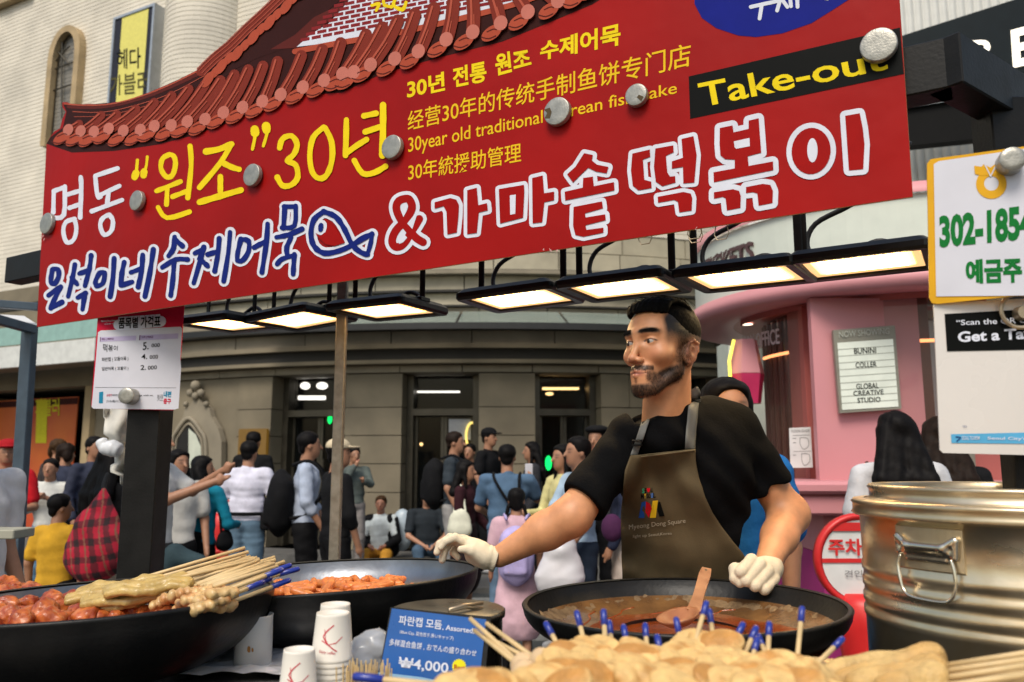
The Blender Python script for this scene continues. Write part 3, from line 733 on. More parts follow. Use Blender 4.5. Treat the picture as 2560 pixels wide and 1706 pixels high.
# glass canopy with dark edge and raking brackets
M_cg = mat('canopy_glass', (.34,.40,.35), .25, var=.15, vs_=2, bump=0, spec=.6, alpha=.5)
cn = thing('glass_canopy', 'pale glass canopy with a black edge running round the stone ground floor', 'canopy', (-.4, 11, Z_CAN))
z_e = Z_CAN+.02; z_w = zy(779,.12)
s = fs(600, .9)
i = 0
while s < 9:
    e = s+1.45; V = []
    for k_ in range(5):
        u = s+.02+(e-s-.04)*k_/4
        for o, z in ((.12, z_w), (.98, z_e+.05), (.98, z_e+.035), (.12, z_w-.015)): p = fac(u, o)[0]; V.append((p.x, p.y, z))
    mesh('glass_panel', V, [(4*a+j, 4*a+(j+1) % 4, 4*a+4+(j+1) % 4, 4*a+4+j) for a in range(4) for j in range(4)]+[(0,1,2,3)[::-1],(16,17,18,19)], M_cg, cn)
    q = MB(); p, n_ = fac(e, .12); p2, _ = fac(e, 1.0)
    q.tube([(p.x,p.y,z_w-.06),(p2.x,p2.y,z_e+.0)], .035, 6); q.build('bracket', M_dark, cn)
    s = e
slab('edge_beam', fs(432,.9), 9, .99, 1.07, z_e-.03, z_e+.06, mat('black_steel', (.012,.012,.012), .45, var=.2), cn)
slab('white_fascia', -24, fs(225,.9), .9, .98, fsz(100,915,.9)[1], fsz(100,862,.9)[1], mat('white_fascia', (.62,.63,.60), .6), cn)
slab('glass_strip', -24, fs(225,.9), .92, .96, fsz(100,858,.9)[1], fsz(100,812,.9)[1], mat('green_glass', (.25,.42,.38), .2, bump=0, spec=.6), cn)
slab('roof_slab', -24, fs(218,.9), .02, .9, fsz(100,905,.9)[1], fsz(100,880,.9)[1], M_stone2, cn)
slab('edge_beam', -24, fs(235,.9), .99, 1.06, fsz(100,775,.9)[1], fsz(100,760,.9)[1], M_dark, cn)
# shop window with the red poster
sw0, sw1 = fs(-60,-.1), fs(200,-.1); zt = fsz(100,985,-.1)[1]
for nm, a, b_, z0, z1, m in (('wall', -25, fs(218)-.01, fsz(100,985,0)[1]+.1, ZL, M_stone),('wall', fs(198), fs(218)-.015, .17, fsz(100,985,0)[1]+.095, M_sand)): slab(nm, a, b_, -.9, -.0, z0, z1, m, st)
slab('wall', -25, sw0-.01, -.9, 0, .17, zt, M_stone, st)
PW = Plane(fac((sw0+sw1)/2, -.35)[0], tU)
ps = thing('window_poster', 'red and orange poster with yellow Korean letters filling the shop window', 'poster', PW.O)
M_post = mat('poster_red', (.42,.045,.015), .6, c2=(.60,.14,.02), vs_=.9, bump=0)
q = MB(); a = PW.px(3, 1180); b_ = PW.px(198, 992); ngon_uv(q, PW, [(a.x-2,a.y-1.6),(b_.x,a.y-1.6),(b_.x,b_.y),(a.x-2,b_.y)], .02, 0); q.build('panel', M_post, ps)
q = MB(); c1 = PW.px(3,1020); ngon_uv(q, PW, [(a.x-2,c1.y),(b_.x,c1.y),(b_.x,b_.y-.02),(a.x-2,b_.y-.02)], .024); q.build('dark_top', flat('poster_dark', (.05,.012,.01)), ps)
q = MB(); ngon_uv(q, PW, [PW.px(92,1108),PW.px(119,1108),PW.px(122,1000),PW.px(95,1000)], .026); q.build('yellow_strip', flat('poster_yellow', (.62,.56,.03)), ps)
q = MB(); text(q, PW, cD, '헤다 가블러', (125,1300), (415,1285), (125,1170), .029, .02, tr=(415,1165)); q.build('yellow_lettering', flat('poster_yellow', (.62,.56,.03)), ps)
# carved niche with a pointed mirror
pn = Plane(fac(fs(500), 0)[0], fac(fs(520))[0]-fac(fs(480))[0])
ni = thing('carved_niche', 'carved stone niche with a pointed arch and a pale mirror', 'niche', pn.O)
q = MB()
P_ = [DD(448,1110),DD(420,1110),DD(405,1020),DD(412,975),DD(430,950),DD(432,935),DD(440,915),DD(452,895),DD(460,883),DD(468,895),DD(480,915),DD(492,935),DD(494,950),DD(510,975),DD(517,1020),DD(500,1110),DD(485,1110),DD(486,1010),DD(478,985),DD(450,970),DD(425,985),DD(418,1010),DD(418,1110)]
sh = [DD(406,1150),DD(405,1015),DD(415,985),DD(432,958),DD(436,940),DD(452,925),DD(462,910),DD(474,925),DD(492,940),DD(496,958),DD(512,985),DD(520,1015),DD(518,1150)]
poly(q, pn, ident, sh, .10, 0); q.build('carved_surround', M_stone2, ni)
for lst, r, nm in (([DD(410,1120),DD(410,1020),DD(422,990),DD(448,962),DD(474,990),DD(486,1020),DD(487,1120)], .035, 'arch_moulding'),([DD(418,1120),DD(418,1025),DD(428,998),DD(448,975),DD(468,998),DD(478,1025),DD(479,1120)], .022, 'arch_moulding')):
    q = MB(); q.tube(catmull([pn.w(pn.px(*p), .12) for p in lst], 5), r, 8); q.build(nm, M_stone2, ni, True)
q = MB(); poly(q, pn, ident, [DD(420,1130),DD(420,1027),DD(430,1000),DD(448,980),DD(466,1000),DD(477,1027),DD(478,1130)], .13, .06); q.build('dark_recess', M_int, ni)
q = MB(); poly(q, pn, ident, [DD(449,1075),DD(449,985),DD(466,1000),DD(477,1027),DD(478,1075)], .14); q.build('mirror', mat('niche_mirror', (.55,.58,.48), .3, var=.1, bump=0), ni)
q = MB()
for (x, y), r in ((DD(462,888),.09),(DD(450,905),.07),(DD(474,905),.07),(DD(462,912),.07),(DD(440,930),.05),(DD(486,930),.05)): q.lathe([(.001,-r),(r*.7,-r*.7),(r,0),(r*.7,r*.7),(.001,r)], pn.w(pn.px(x, y), .11), 10)
q.build('carved_leaves', M_stone2, ni, True)
# brownish lit poster box on the pier and the dim shop lights
def lightbox(x0, y0, x1, y1, out, m, name, lab, cat, es=0):
    s = fs((x0+x1)/2, out); p, n_ = fac(s, out); P_ = Plane(p, Vector((-n_.y, n_.x, 0)) if n_.y < 0 else Vector((n_.y, -n_.x, 0)))
    a, b_ = P_.px(x0, y1), P_.px(x1, y0); q = MB(); ngon_uv(q, P_, roundrect(a.x, a.y, b_.x, b_.y, .02, 2), .03, -.03); o = q.build(name, m); tag(o, lab, cat); return P_
lightbox(594, 1072, 670, 1200, .06, mat('amber_poster', (.10,.055,.01), .5, em=(.5,.25,.03), es=.12), 'wall_poster', 'dim amber poster box low on the stone pier behind the men', 'poster')
E_w = mat('shop_lamp', (.9,.9,.85), .5, bump=0, em=(1,.95,.85), es=3.5); E_g = mat('exit_green', (.0,.3,.05), .5, bump=0, em=(0,.8,.12), es=1.2)
E_y = mat('warm_lamp', (.9,.6,.3), .5, bump=0, em=(1,.62,.25), es=4)
for i, (x, y, wx, hy, m, l, o) in enumerate([(757,965,12,9,E_w,'left round white lamp above the shop counter',-.9),(800,965,14,9,E_w,'right round white lamp above the shop counter',-.9),(775,995,34,5,E_w,'flat white strip lamp inside the left shop doors',-.9),
      (824,1048,5,12,E_g,'small green exit light at the left shop doors',-.42),(1052,1111,4,4,E_y,'small round warm lamp inside the middle doors',-.9),(1400,972,46,3,E_y,'long warm strip lamp behind the right window',-.9),(1375,985,10,4,E_y,'small warm lamp behind the right window',-.9),(1368,1158,8,18,E_g,'green lit sign low behind the right window',-.42),(1085,980,60,2,E_w,'thin pale light strip inside the middle doors',-.9)]):
    s = fs(x, o); p, n_ = fac(s, o); z = at(x, y, p.y).z; q = MB(); sc = p.y/FPX
    rr_ = [(a*wx*sc, b_*hy*sc) for a, b_ in oval(0,0,1,1,14)] if wx < 20 else roundrect(-wx*sc,-hy*sc,wx*sc,hy*sc,.01,2)
    Pq = Plane(Vector((p.x,p.y,z)), Vector((1,0,0))); ngon_uv(q, Pq, rr_, .02, -.02); tag(q.build('shop_light', m), l, 'light')
q = thing('notice_board', 'pale notice behind the glass of the middle doors', 'notice')
s = fs(1148, -.40); p, n_ = fac(s, -.40); Pq = Plane(p, Vector((1,0,0))); m_ = MB(); poly(m_, Pq, ident, [(1122,1100),(1177,1100),(1177,1048),(1122,1048)], .01, 0); m_.build('sheet', mat('pale_notice', (.35,.36,.37), .5), q)
m_ = MB(); Pq2 = Plane(fac(fs(1180), -.36)[0], (1,0,0)); c_ = Pq2.px(1180, 1090); m_.tube([Pq2.w((c_.x+.09*math.cos(t), c_.y+.2*math.sin(t)), 0) for t in [2*math.pi*i/20 for i in range(21)]], .02, 6, False)
tag(m_.build('neon_ring', mat('neon_yellow', (.7,.5,.1), .5, em=(1,.75,.2), es=.7)), 'oval yellow ring light with a purple middle beside the middle doors', 'light')
# ------------------------------------------------ the pink ticket booth
M_pink = mat('pink_paint', (.62,.27,.29), .45, var=.06, vs_=2, bump=.05, spec=.4)
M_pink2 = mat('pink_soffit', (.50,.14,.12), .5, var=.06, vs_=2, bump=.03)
M_mag_ = mat('magenta_paint', (.42,.035,.20), .45, var=.08, vs_=2, bump=.05)
M_bw = mat('booth_white', (.62,.66,.58), .5, var=.05, bump=.03)
M_wood = mat('wood_lattice', (.085,.026,.014), .35, c2=(.035,.010,.007), vs_=3, bump=.2)
M_clear = mat('curved_glass', (.25,.12,.10), .02, bump=0, trans=0, alpha=.22, spec=.8)
BC = Vector((3.0, 6.3, 0)); BR_ = 1.55
bt = thing('ticket_booth', 'round pink ticket booth with white sign drum and curved glass window', 'kiosk', (3.0,6.3,0))
zr = at(2538, 712, 4.85).z; zr2 = at(2538, 668, 4.85).z
MB().lathe([(BR_-.35,zr+.02),(BR_,zr),(BR_,zr2),(BR_-.04,zr2+.001)], BC, 96).build('canopy_rim', M_pink, bt, True)
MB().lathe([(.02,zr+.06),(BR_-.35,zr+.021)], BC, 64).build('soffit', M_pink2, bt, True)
zd = at(2400, 500, 5).z
MB().lathe([(BR_-.05,zr2+.002),(BR_-.05,zd),(BR_-.3,zd+.001),(.02,zd+.03)], BC, 96).build('white_drum', M_bw, bt, False)
MB().lathe([(BR_-.02,zd+.002),(BR_-.02,zd+.07),(BR_-.1,zd+.071)], BC, 96).build('drum_cap', M_pink, bt, True)
# raised letters round the drum
def ring_text(s, xa, xb, y0, y1, Rr, m, parent, name, depth=.03, bold=.02):
    V, Fc = _gl(s, bold); x0 = min(v[0] for v in V); x1 = max(v[0] for v in V); yy0 = min(v[1] for v in V); yy1 = max(v[1] for v in V)
    def hit(x, y):
        d = ray(x, y); a = d.x*d.x+d.y*d.y; b = -2*(d.x*BC.x+d.y*BC.y); c = BC.x**2+BC.y**2-Rr*Rr; t = (-b-math.sqrt(max(b*b-4*a*c, 0)))/(2*a)
        return math.atan2(d.y*t-BC.y, d.x*t-BC.x), H+d.z*t
    aA, zA0 = hit(xa, y0); aB, _ = hit(xb, y0); _, zA1 = hit((xa+xb)/2, y1); _, zA0 = hit((xa+xb)/2, y0)
    q = MB()
    W = [];
    for o in (depth, 0):
        for v in V:
            t = aA+(aB-aA)*(v[0]-x0)/(x1-x0); z = zA0+(zA1-zA0)*(v[1]-yy0)/(yy1-yy0); W.append((BC.x+(Rr+o)*math.cos(t), BC.y+(Rr+o)*math.sin(t), z))
    q.add(W[:len(V)], Fc); q.add(W[len(V):], Fc)
    return q.build(name, m, parent)
ring_text('TICKETS', 1768, 1888, 672, 622, BR_-.045, mat('letter_brown', (.09,.045,.045), .6), bt, 'drum_lettering', .02)
# body: curved glass, lattice behind, flat pink wall, counter
a0, a1 = math.radians(180), math.radians(262); RB = 1.18; zc = at(1950, 1205, 5.3).z
MB().lathe([(RB,zc),(RB,zr+.03)], BC, 24, a0=a0, a1=a1).build('curved_glass', M_clear, bt, True)
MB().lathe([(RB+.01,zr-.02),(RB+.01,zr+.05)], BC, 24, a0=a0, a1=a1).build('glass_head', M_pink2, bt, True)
MB().lathe([(.93,zc),(.93,zr+.05)], BC, 24, a0=a0-.3, a1=a1-.05).build('timber_wall', M_wood, bt, True)
for i in range(15):
    a = a0-.2+i*.10; q = MB(); q.tube([(BC.x+.96*math.cos(a), BC.y+.96*math.sin(a), zc), (BC.x+.96*math.cos(a), BC.y+.96*math.sin(a), zr)], .022, 6); q.build('timber_slat', M_wood, bt)
E_ring = mat('neon_orange', (.9,.3,.1), .5, bump=0, em=(1,.33,.12), es=1.6)
for z_, r_ in ((zr-.28,.80),(zr-.52,.66)):
    q = MB(); q.tube([(BC.x+(r_+.22)*math.cos(t), BC.y+(r_+.22)*math.sin(t), z_) for t in [a0+.02+.062*i for i in range(23)]], .012, 6); q.build('neon_line', E_ring, bt)
E_blue = mat('cool_tube', (.7,.75,1), .5, bump=0, em=(.75,.8,1), es=1.4)
# flat wall
x0, x1, Yw = at(2044,1100,5.25).x, at(2318,1100,5.25).x, 5.25
q = MB(); q.box(((x0+x1)/2, Yw+.03, (zc+zr)/2), (x1-x0, .06, zr-zc-.01)); q.build('pink_wall', M_pink, bt)
q = MB(); q.box((x0+1.2, Yw+.45, (zr)/2), (2.3, .3, zr)); 
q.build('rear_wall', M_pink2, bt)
zl0, zl1, zl2 = at(2080,1288,4.95).z, at(2080,1236,4.9).z, at(2080,1204,4.9).z
q = MB(); xl0 = at(1960,1240,5.0).x; q.bbox(((xl0+3.1)/2, 5.3, (zl1+zl2)/2), (3.1-xl0, .85, zl2-zl1), b=.02); q.build('counter', M_pink, bt)
q = MB(); q.bbox(((xl0+3.1)/2+.02, 5.34, (zl0+zl1)/2-.002), (3.1-xl0-.06, .84, zl1-zl0), b=.015); q.build('counter_apron', M_pink, bt)
zm = at(2000,1385,5.05).z
MB().lathe([(RB-.03,zm),(RB-.03,zc)], BC, 24, a0=a0, a1=a1).build('round_base', M_pink, bt, True); MB().lathe([(RB-.02,0),(RB-.02,zm)], BC, 24, a0=a0, a1=a1).build('magenta_base', M_mag_, bt, True)
q = MB(); q.box((2.75, 5.42, (zm+zl0)/2), (1.7, .8, zl0-zm-.004)); q.build('lower_wall', M_pink, bt)
q = MB(); q.box((2.75, 5.44, zm/2), (1.72, .8, zm)); q.build('magenta_base', M_mag_, bt)
# downlights
for i, (x, y) in enumerate(((1902,763),(2085,735),(1868,808))):
    p = onz(x, y, zr+.03); q = MB(); q.lathe([(.001,0),(.045,0)], p-Vector((0,0,.012)), 16); q.build('downlight', mat('downlight', (1,.9,.8), .5, bump=0, em=(1,.8,.6), es=2.5), bt)
ring_text('BOX OFFICE', 1862, 1950, 868, 830, RB+.012, flat('glass_letter', (.62,.5,.5)), bt, 'glass_lettering', .003, .01)
# NOW SHOWING letter board
PL = Plane((x0, Yw-.03, 0), (1,0,0))
nb_ = thing('letter_board', 'grey framed NOW SHOWING letter board on the pink wall', 'sign', PL.w(PL.px(2160,930)))
fr_ = mat('grey_frame', (.26,.25,.20), .5, metal=.2)
q = MB(); poly(q, PL, cF, [(1035,705),(1455,672),(1500,1240),(1082,1270)], .03, 0); q.build('case', fr_, nb_)
q = MB(); poly(q, PL, cF, [(1062,792),(1440,765),(1478,1225),(1095,1248)], .034); q.build('white_panel', mat('letter_panel', (.62,.66,.58), .5, bump=0, em=(.8,.85,.72), es=.12), nb_)
for i in range(9):
    t = (i+1)/10; q = MB(); strokes(q, PL, cF, [([(1062+33*t,792+456*t),(1440+38*t,765+460*t)], 5)], 5, .036, sm=0); q.build('rail', flat('rail', (.42,.44,.38)), nb_)
for s, bl, br, tl, tr, m in (('NOW SHOWING', (1072,758),(1415,732),(1070,715),(1412,690), flat('pale_letter',(.42,.44,.38))),('BUNINI',(1175,868),(1325,862),(1172,828),(1322,822),P_black),('COLLER',(1185,962),(1328,955),(1183,925),(1326,918),P_black),
      ('GLOBAL',(1190,1108),(1342,1100),(1187,1070),(1340,1062),P_black),('CREATIVE',(1170,1152),(1375,1142),(1168,1118),(1373,1108),P_black),('STUDIO',(1198,1200),(1355,1192),(1195,1166),(1352,1158),P_black)):
    q = MB(); text(q, PL, cF, s, bl, br, tl, .038, .012, tr=tr); q.build('lettering', m, nb_)
# notice on the glass
PN = Plane((BC.x+(RB+.03)*math.cos(R(228)), BC.y+(RB+.03)*math.sin(R(228)), 0), (1,-.15,0))
nt_ = thing('paper_notice', 'white floor plan notice taped to the booth glass behind the vendor', 'notice', PN.w(PN.px(2003,1120)))
q = MB(); poly(q, PN, cF, [(745,1370),(893,1362),(908,1640),(755,1642)], .004, 0); q.build('paper', mat('white_paper', (.66,.67,.66), .6), nt_)
q = MB(); text(q, PN, cF, 'FLOOR GUIDE', (762,1400), (885,1395), (760,1383), .006, .01, tr=(884,1378))
strokes(q, PN, cF, [([(770,1420),(885,1417)],3),([(775,1530),(895,1527)],3),([(820,1435),(870,1440),(878,1490),(845,1515),(820,1480),(820,1435)],4),([(830,1545),(880,1550),(885,1600),(850,1625),(832,1590),(830,1545)],4),([(772,1440),(790,1440)],5),([(774,1470),(790,1470)],5),([(774,1555),(790,1555)],5)], 4, .006); q.build('print', flat('grey_print', (.25,.25,.25)), nt_)
# silver door beyond and ribbed white wall
dz = thing('booth_door', 'narrow silver framed door beside the pink wall', 'door', (at(2320,1000,5.5).x,5.5,0))
xa, xb = at(2308,1000,5.5).x, at(2420,1000,5.5).x; zt_ = at(2330,778,5.5).z
for a, b_, c_, d_ in ((xa,0,xa+.06,zt_),(xb-.06,0,xb,zt_),(xa+.062,zt_-.06,xb-.062,zt_)):
    q = MB(); q.box(((a+c_)/2, 5.5, (b_+d_)/2), (c_-a, .06, d_-b_)); q.build('frame', fr_, dz)
q = MB(); q.box(((xa+xb)/2, 5.52, zt_/2), (xb-xa-.13, .02, zt_-.13)); q.build('glass', mat('door_glass', (.35,.38,.40), .15, bump=0, spec=.7), dz)
M_rib = mat('ribbed_white', (.60,.60,.56), .5, var=.06, bump=.03)
def ribbed(name, xa, xb, Y, z0, z1, pitch, parent=None, dr=(1,0)):
    V = []; n = int((xb-xa)/pitch*6)
    for i in range(n+1):
        x = xa+(xb-xa)*i/n; d = .3*pitch*abs(math.sin(math.pi*(x-xa)/pitch)); V += [(x, Y-d+dr[1]*(x-xa), z0), (x, Y-d+dr[1]*(x-xa), z1)]
    return mesh(name, V, [(2*i,2*i+2,2*i+3,2*i+1) for i in range(n)], M_rib, parent, True)
rw = ribbed('ribbed_wall', 3.2, 5.6, 6.0, 0, zr-.02, .055); tag(rw, 'white vertically ribbed wall right of the booth', 'wall')
# white building with the lit black sign board, above the booth
wb = thing('white_building', 'pale ribbed building front carrying a black sign board at top right', 'building', (4, 8.6, 0))
ribbed('ribbed_front', 2.6, 14, 8.6, 2.8, 11, .09, wb, dr=(1,-.12))
q = MB(); q.box((8, 9.1, 1.4), (11.2, .5, 2.8)); q.build('lower_wall', M_bw, wb)
PS = Plane(at(2400,150,7.6), Vector((1,-.28,0)))
bs_ = thing('black_signboard', 'black sign board with white lit capital letters at the top right', 'sign', PS.O)
q = MB(); poly(q, PS, cC, [(1480,275),(2353,-5),(2500,-50),(2560,560),(1950,690),(1480,765)], .06, -.1); q.build('panel', mat('sign_black', (.007,.012,.015), .5, var=.15, spec=.12), bs_)
q = MB(); poly(q, PS, cC, [(1480,765),(1955,688),(2560,555),(2560,900),(1490,1010)], .02, -.12); q.build('lower_panel', mat('sign_black2', (.005,.005,.005), .6, var=.3, spec=.1), bs_)
q = MB(); strokes(q, PS, cC, [([(1480,762),(1955,686),(2560,553)], 8)], 8, .064, sm=0); q.build('trim', mat('steel_trim', (.35,.38,.38), .35, metal=.6), bs_)
E_l = mat('lit_letter', (.85,.8,.7), .5, bump=0, em=(1,.9,.72), es=.75)
for s, bl, br, tl, tr in (('R', (2000,445),(2150,470),(1985,305),(2150,290)),('E',(2262,490),(2420,455),(2245,235),(2400,195)),('U',(1520,700),(1662,690),(1520,590),(1662,560)),('A',(1712,645),(1850,600),(1712,510),(1850,470)),('P',(1560,560),(1700,540),(1550,400),(1690,370))):
    q = MB(); text(q, PS, cC, s, bl, br, tl, .075, .03, tr=tr); q.build('letter', E_l, bs_)
# pink lantern sign between vendor and booth
hx = thing('hexagonal_lantern_sign', 'six-sided pink and magenta sign box with a yellow edge left of the booth glass', 'sign', at(1860,930,5.9))
c_ = at(1866,925,5.9)
for i, (m, dx) in enumerate(((M_pink,0),(mat('hot_pink', (.55,.03,.12), .4),.001))):
    q = MB(); rr = .13
    zA, zB = (at(1860,937,5.9).z, at(1860,851,5.9).z) if i == 0 else (at(1860,1010,5.9).z, at(1860,936,5.9).z)
    q.lathe([(.001,zA),(rr*(.75 if i else 1),zA),(rr,(zA+zB)/2+(.1 if i else -.12)),(rr*(1 if i else .65),zB),(.001,zB)], (c_.x,c_.y,0), 6); q.build('sign_box', m, hx)
q = MB(); q.tube([(c_.x-.135,c_.y-.06,at(1860,1000,5.9).z),(c_.x-.14,c_.y-.06,at(1860,905,5.9).z),(c_.x-.10,c_.y-.06,at(1860,853,5.9).z)], .012, 6); q.build('yellow_edge', mat('yellow_neon', (.9,.75,.1), .5, bump=0, em=(1,.85,.1), es=.9), hx)
# no-parking signs
def nopark(x, y, rpx, Y, lab, legs=True):
    c_ = at(x, y, Y); r = rpx*Y/FPX; P_ = Plane(c_, (1,0,0)); t = thing('parking_sign', lab, 'sign', (c_.x, Y, 0), None)
    M_r = mat('sign_red', (.60,.02,.02), .4, var=.08); M_w = mat('sign_white', (.66,.67,.66), .45, var=.1)
    q = MB(); M = Matrix((P_.U, P_.V, P_.N)).transposed(); q.lathe([(.001,.012),(r*.86,.012),(r*.90,.03),(r*.98,.03),(r,.0),(r*.98,-.03),(.001,-.03)], c_, 40, M); q.build('ring', M_r, t, True)
    q = MB(); ngon_uv(q, P_, oval(0,0,r*.85,r*.85,36), .016); q.build('disc', M_w, t)
    q = MB(); ngon_uv(q, P_, [(-r*.86,-.05*r),(r*.86,-.05*r),(r*.86,.04*r),(-r*.86,.04*r)], .022); ngon_uv(q, P_, [(-r*.62,.62*r),(r*.62,.62*r),(r*.40,.80*r),(-r*.40,.80*r)], .024); q.build('red_bar', M_r, t)
    q = MB(); text(q, P_, None, '주차금지', (-r*.72,.10*r), (r*.72,.10*r), (-r*.72,.46*r), .026, .03); q.build('red_lettering', M_r, t)
    q = MB(); text(q, P_, None, '견인지역', (-r*.4,-.35*r), (r*.4,-.35*r), (-r*.4,-.2*r), .026, .01); q.build('grey_lettering', flat('grey_print', (.25,.25,.25)), t)
    q = MB(); z0 = c_.z-r*.9; q.lathe([(.001,.02),(.20,.02),(.20,.06),(.13,.10),(.12,.3),(.10,z0-.25),(.13,z0-.1),(r*.55,z0),(r*.4,z0+r*.2),(.001,z0+r*.2)], (c_.x, Y+.005, 0), 32); q.build('body', M_r, t, True)
    for k_ in range(4): q = MB(); zz_ = .25+k_*.1; q.lathe([(.128,zz_),(.135,zz_+.012),(.128,zz_+.024)], (c_.x, Y+.005, 0), 32); q.build('rib', M_r, t, True)
nopark(2150, 1400, 112, 3.9, 'round red and white no parking sign before the pink booth, behind the steel pot')
nopark(556, 1252, 42, 8.6, 'small red and white no parking sign between the teal sweater and the white T-shirt')
# ------------------------------------------------ the stall: raised paving, frame, posts, lamps, boards
tag(MB().bbox((0,1.2,.05), (9,4.2,.1), b=.01).build('kerb_paving', M_pave), kind='structure')
M_bs = mat('black_frame_steel', (.007,.0065,.006), .5, metal=.1, var=.4, vs_=14, bump=.25, spec=.25, bs=120)
M_rust = mat('rusty_tube', (.27,.245,.20), .5, metal=.5, c2=(.17,.145,.11), vs_=35, bump=.4, bs=120)
M_blue = mat('blue_grey_paint', (.055,.085,.115), .45, var=.25, vs_=12, bump=.15)
def bar(a, b_, wd, ht, m, name, parent=None, up=(0,0,1)):
    a, b_ = Vector(a), Vector(b_); d = b_-a; z = d.normalized(); x = Vector(up).cross(z)
    if x.length < 1e-3: x = Vector((1,0,0))
    x.normalize(); y = z.cross(x); M = Matrix((x, y, z)).transposed()
    return MB().bbox((a+b_)/2, (wd, ht, d.length), M, b=.003).build(name, m, parent)
SU, SN = SP.U, SP.N
# frame: a stout beam behind the banner, its corner and the arm running back to the right
fr = thing('steel_gantry', 'black steel tube frame of the stall with a corner at the top right', 'frame', (1.1,1.6,.1))
uA = SP.px(75, 600); zb = SP.px(*cC(1700,400)).y
cT = SP.w((SP.px(*cC(1850,400)).x, SP.px(*cC(1850,380)).y), -.06)
bar(cT-SU*3.42, cT, .07, .105, M_bs, 'beam', fr)
_q = onz(2600,300,cT.z); bar(cT-(_q-cT).normalized()*.036, cT+(_q-cT).normalized()*1.5, .07, .105, M_bs, 'beam', fr)
p2 = SP.px(*cC(1560,900)).y
bar((1.03,1.62,.1), (1.03,1.62,cT.z-.02), .075, .075, M_bs, 'post', fr)
# left end stub of the beam
q = SP.px(80, 597); bar(SP.w((q.x+.02, q.y), -.05), SP.w((q.x+.35, q.y), -.05), .05, .085, M_bs, 'beam', fr)
# posts
def post(x0, y0, x1, y1, Y, wpx, m, name, lab, zbot=.1):
    a, b_ = at(x0, y0, Y), at(x1, y1, Y); wd = wpx*Y/FPX; mid = (a+b_)/2
    t = thing(name, lab, 'post', (mid.x, Y, zbot)); o = bar((mid.x, Y, zbot), (mid.x, Y, a.z), wd, wd, m, 'tube', t); return t
post(384, 775, 361, 1440, 2.95, 80, M_bs, 'black_post', 'thick black square steel post holding the price board')
tp_ = post(856, 700, 838, 1400, 2.75, 25, M_rust, 'thin_pole', 'thin worn grey steel pole left of the centre, lamps at its top')
tb_ = thing('tent_frame', 'blue grey steel leg and rail of the neighbouring tent at the far left', 'frame', (at(75,1100,4.2).x,4.2,.0))
bar((at(75,1100,4.2).x,4.2,0), at(75,815,4.2), .058, .058, M_blue, 'leg', tb_); bar(at(78,900,4.2)+Vector((0,0,.16)), at(-200,745,3.6), .045, .045, M_blue, 'rail', tb_); bar(at(96,768,4.2), at(-220,745,4.0), .04, .04, M_blue, 'rail', tb_)
tc_ = MB(); tc_.add([at(-200,800,4.0), at(95,812,4.2), at(60,790,4.6), at(-200,775,4.5)], [(0,1,2,3)]); tc_.build('tent_cloth', mat('white_cloth', (.6,.6,.6), .8), tb_)

# flood lamps
M_lb = mat('lamp_black', (.010,.0095,.009), .38, metal=.4, var=.3, vs_=20, bump=.2)
M_nut = mat('cable_gland', (.38,.30,.20), .35, metal=.7)
M_cab = mat('cable_rubber', (.012,.012,.013), .5)
E_lamp = mat('lamp_glow', (1,.85,.6), .4, bump=0, em=(1,.72,.36), es=18)
E_lamp0 = mat('lamp_glow_soft', (1,.85,.6), .4, bump=0, em=(1,.66,.32), es=3.2)
E_lamp2 = mat('lamp_glow_edge', (1,.8,.5), .4, bump=0, em=(1,.50,.14), es=3.4)
M_refl = mat('lamp_reflector', (.75,.58,.32), .35, metal=.3, bump=0, em=(1,.55,.22), es=.7)
names = ['first lit flood lamp from the left, nearly edge-on','second lit flood lamp from the left','third lit flood lamp, right of the thin pole','fourth lit flood lamp, at the middle under the ampersand','fifth lit flood lamp, over the vendor','sixth lit flood lamp, right of the vendor','seventh and nearest lit flood lamp beside the account board']
LZ = H+.49
spots = [(DD(528,748),.30),(DD(690,737),.32),(DD(890,716),.34),(DD(1198,690),.34),(DD(1435,664),.34),(DD(1712,640),.355),(DD(1985,609),.37)]
LP = [onz(p[0], p[1], LZ) for p, _ in spots]
d_ = (LP[-1]-LP[0]).normalized(); LU = Vector((SU.x, SU.y, 0)).normalized(); LV = Vector((-LU.y, LU.x, 0))
if LV.y < 0: LV = -LV
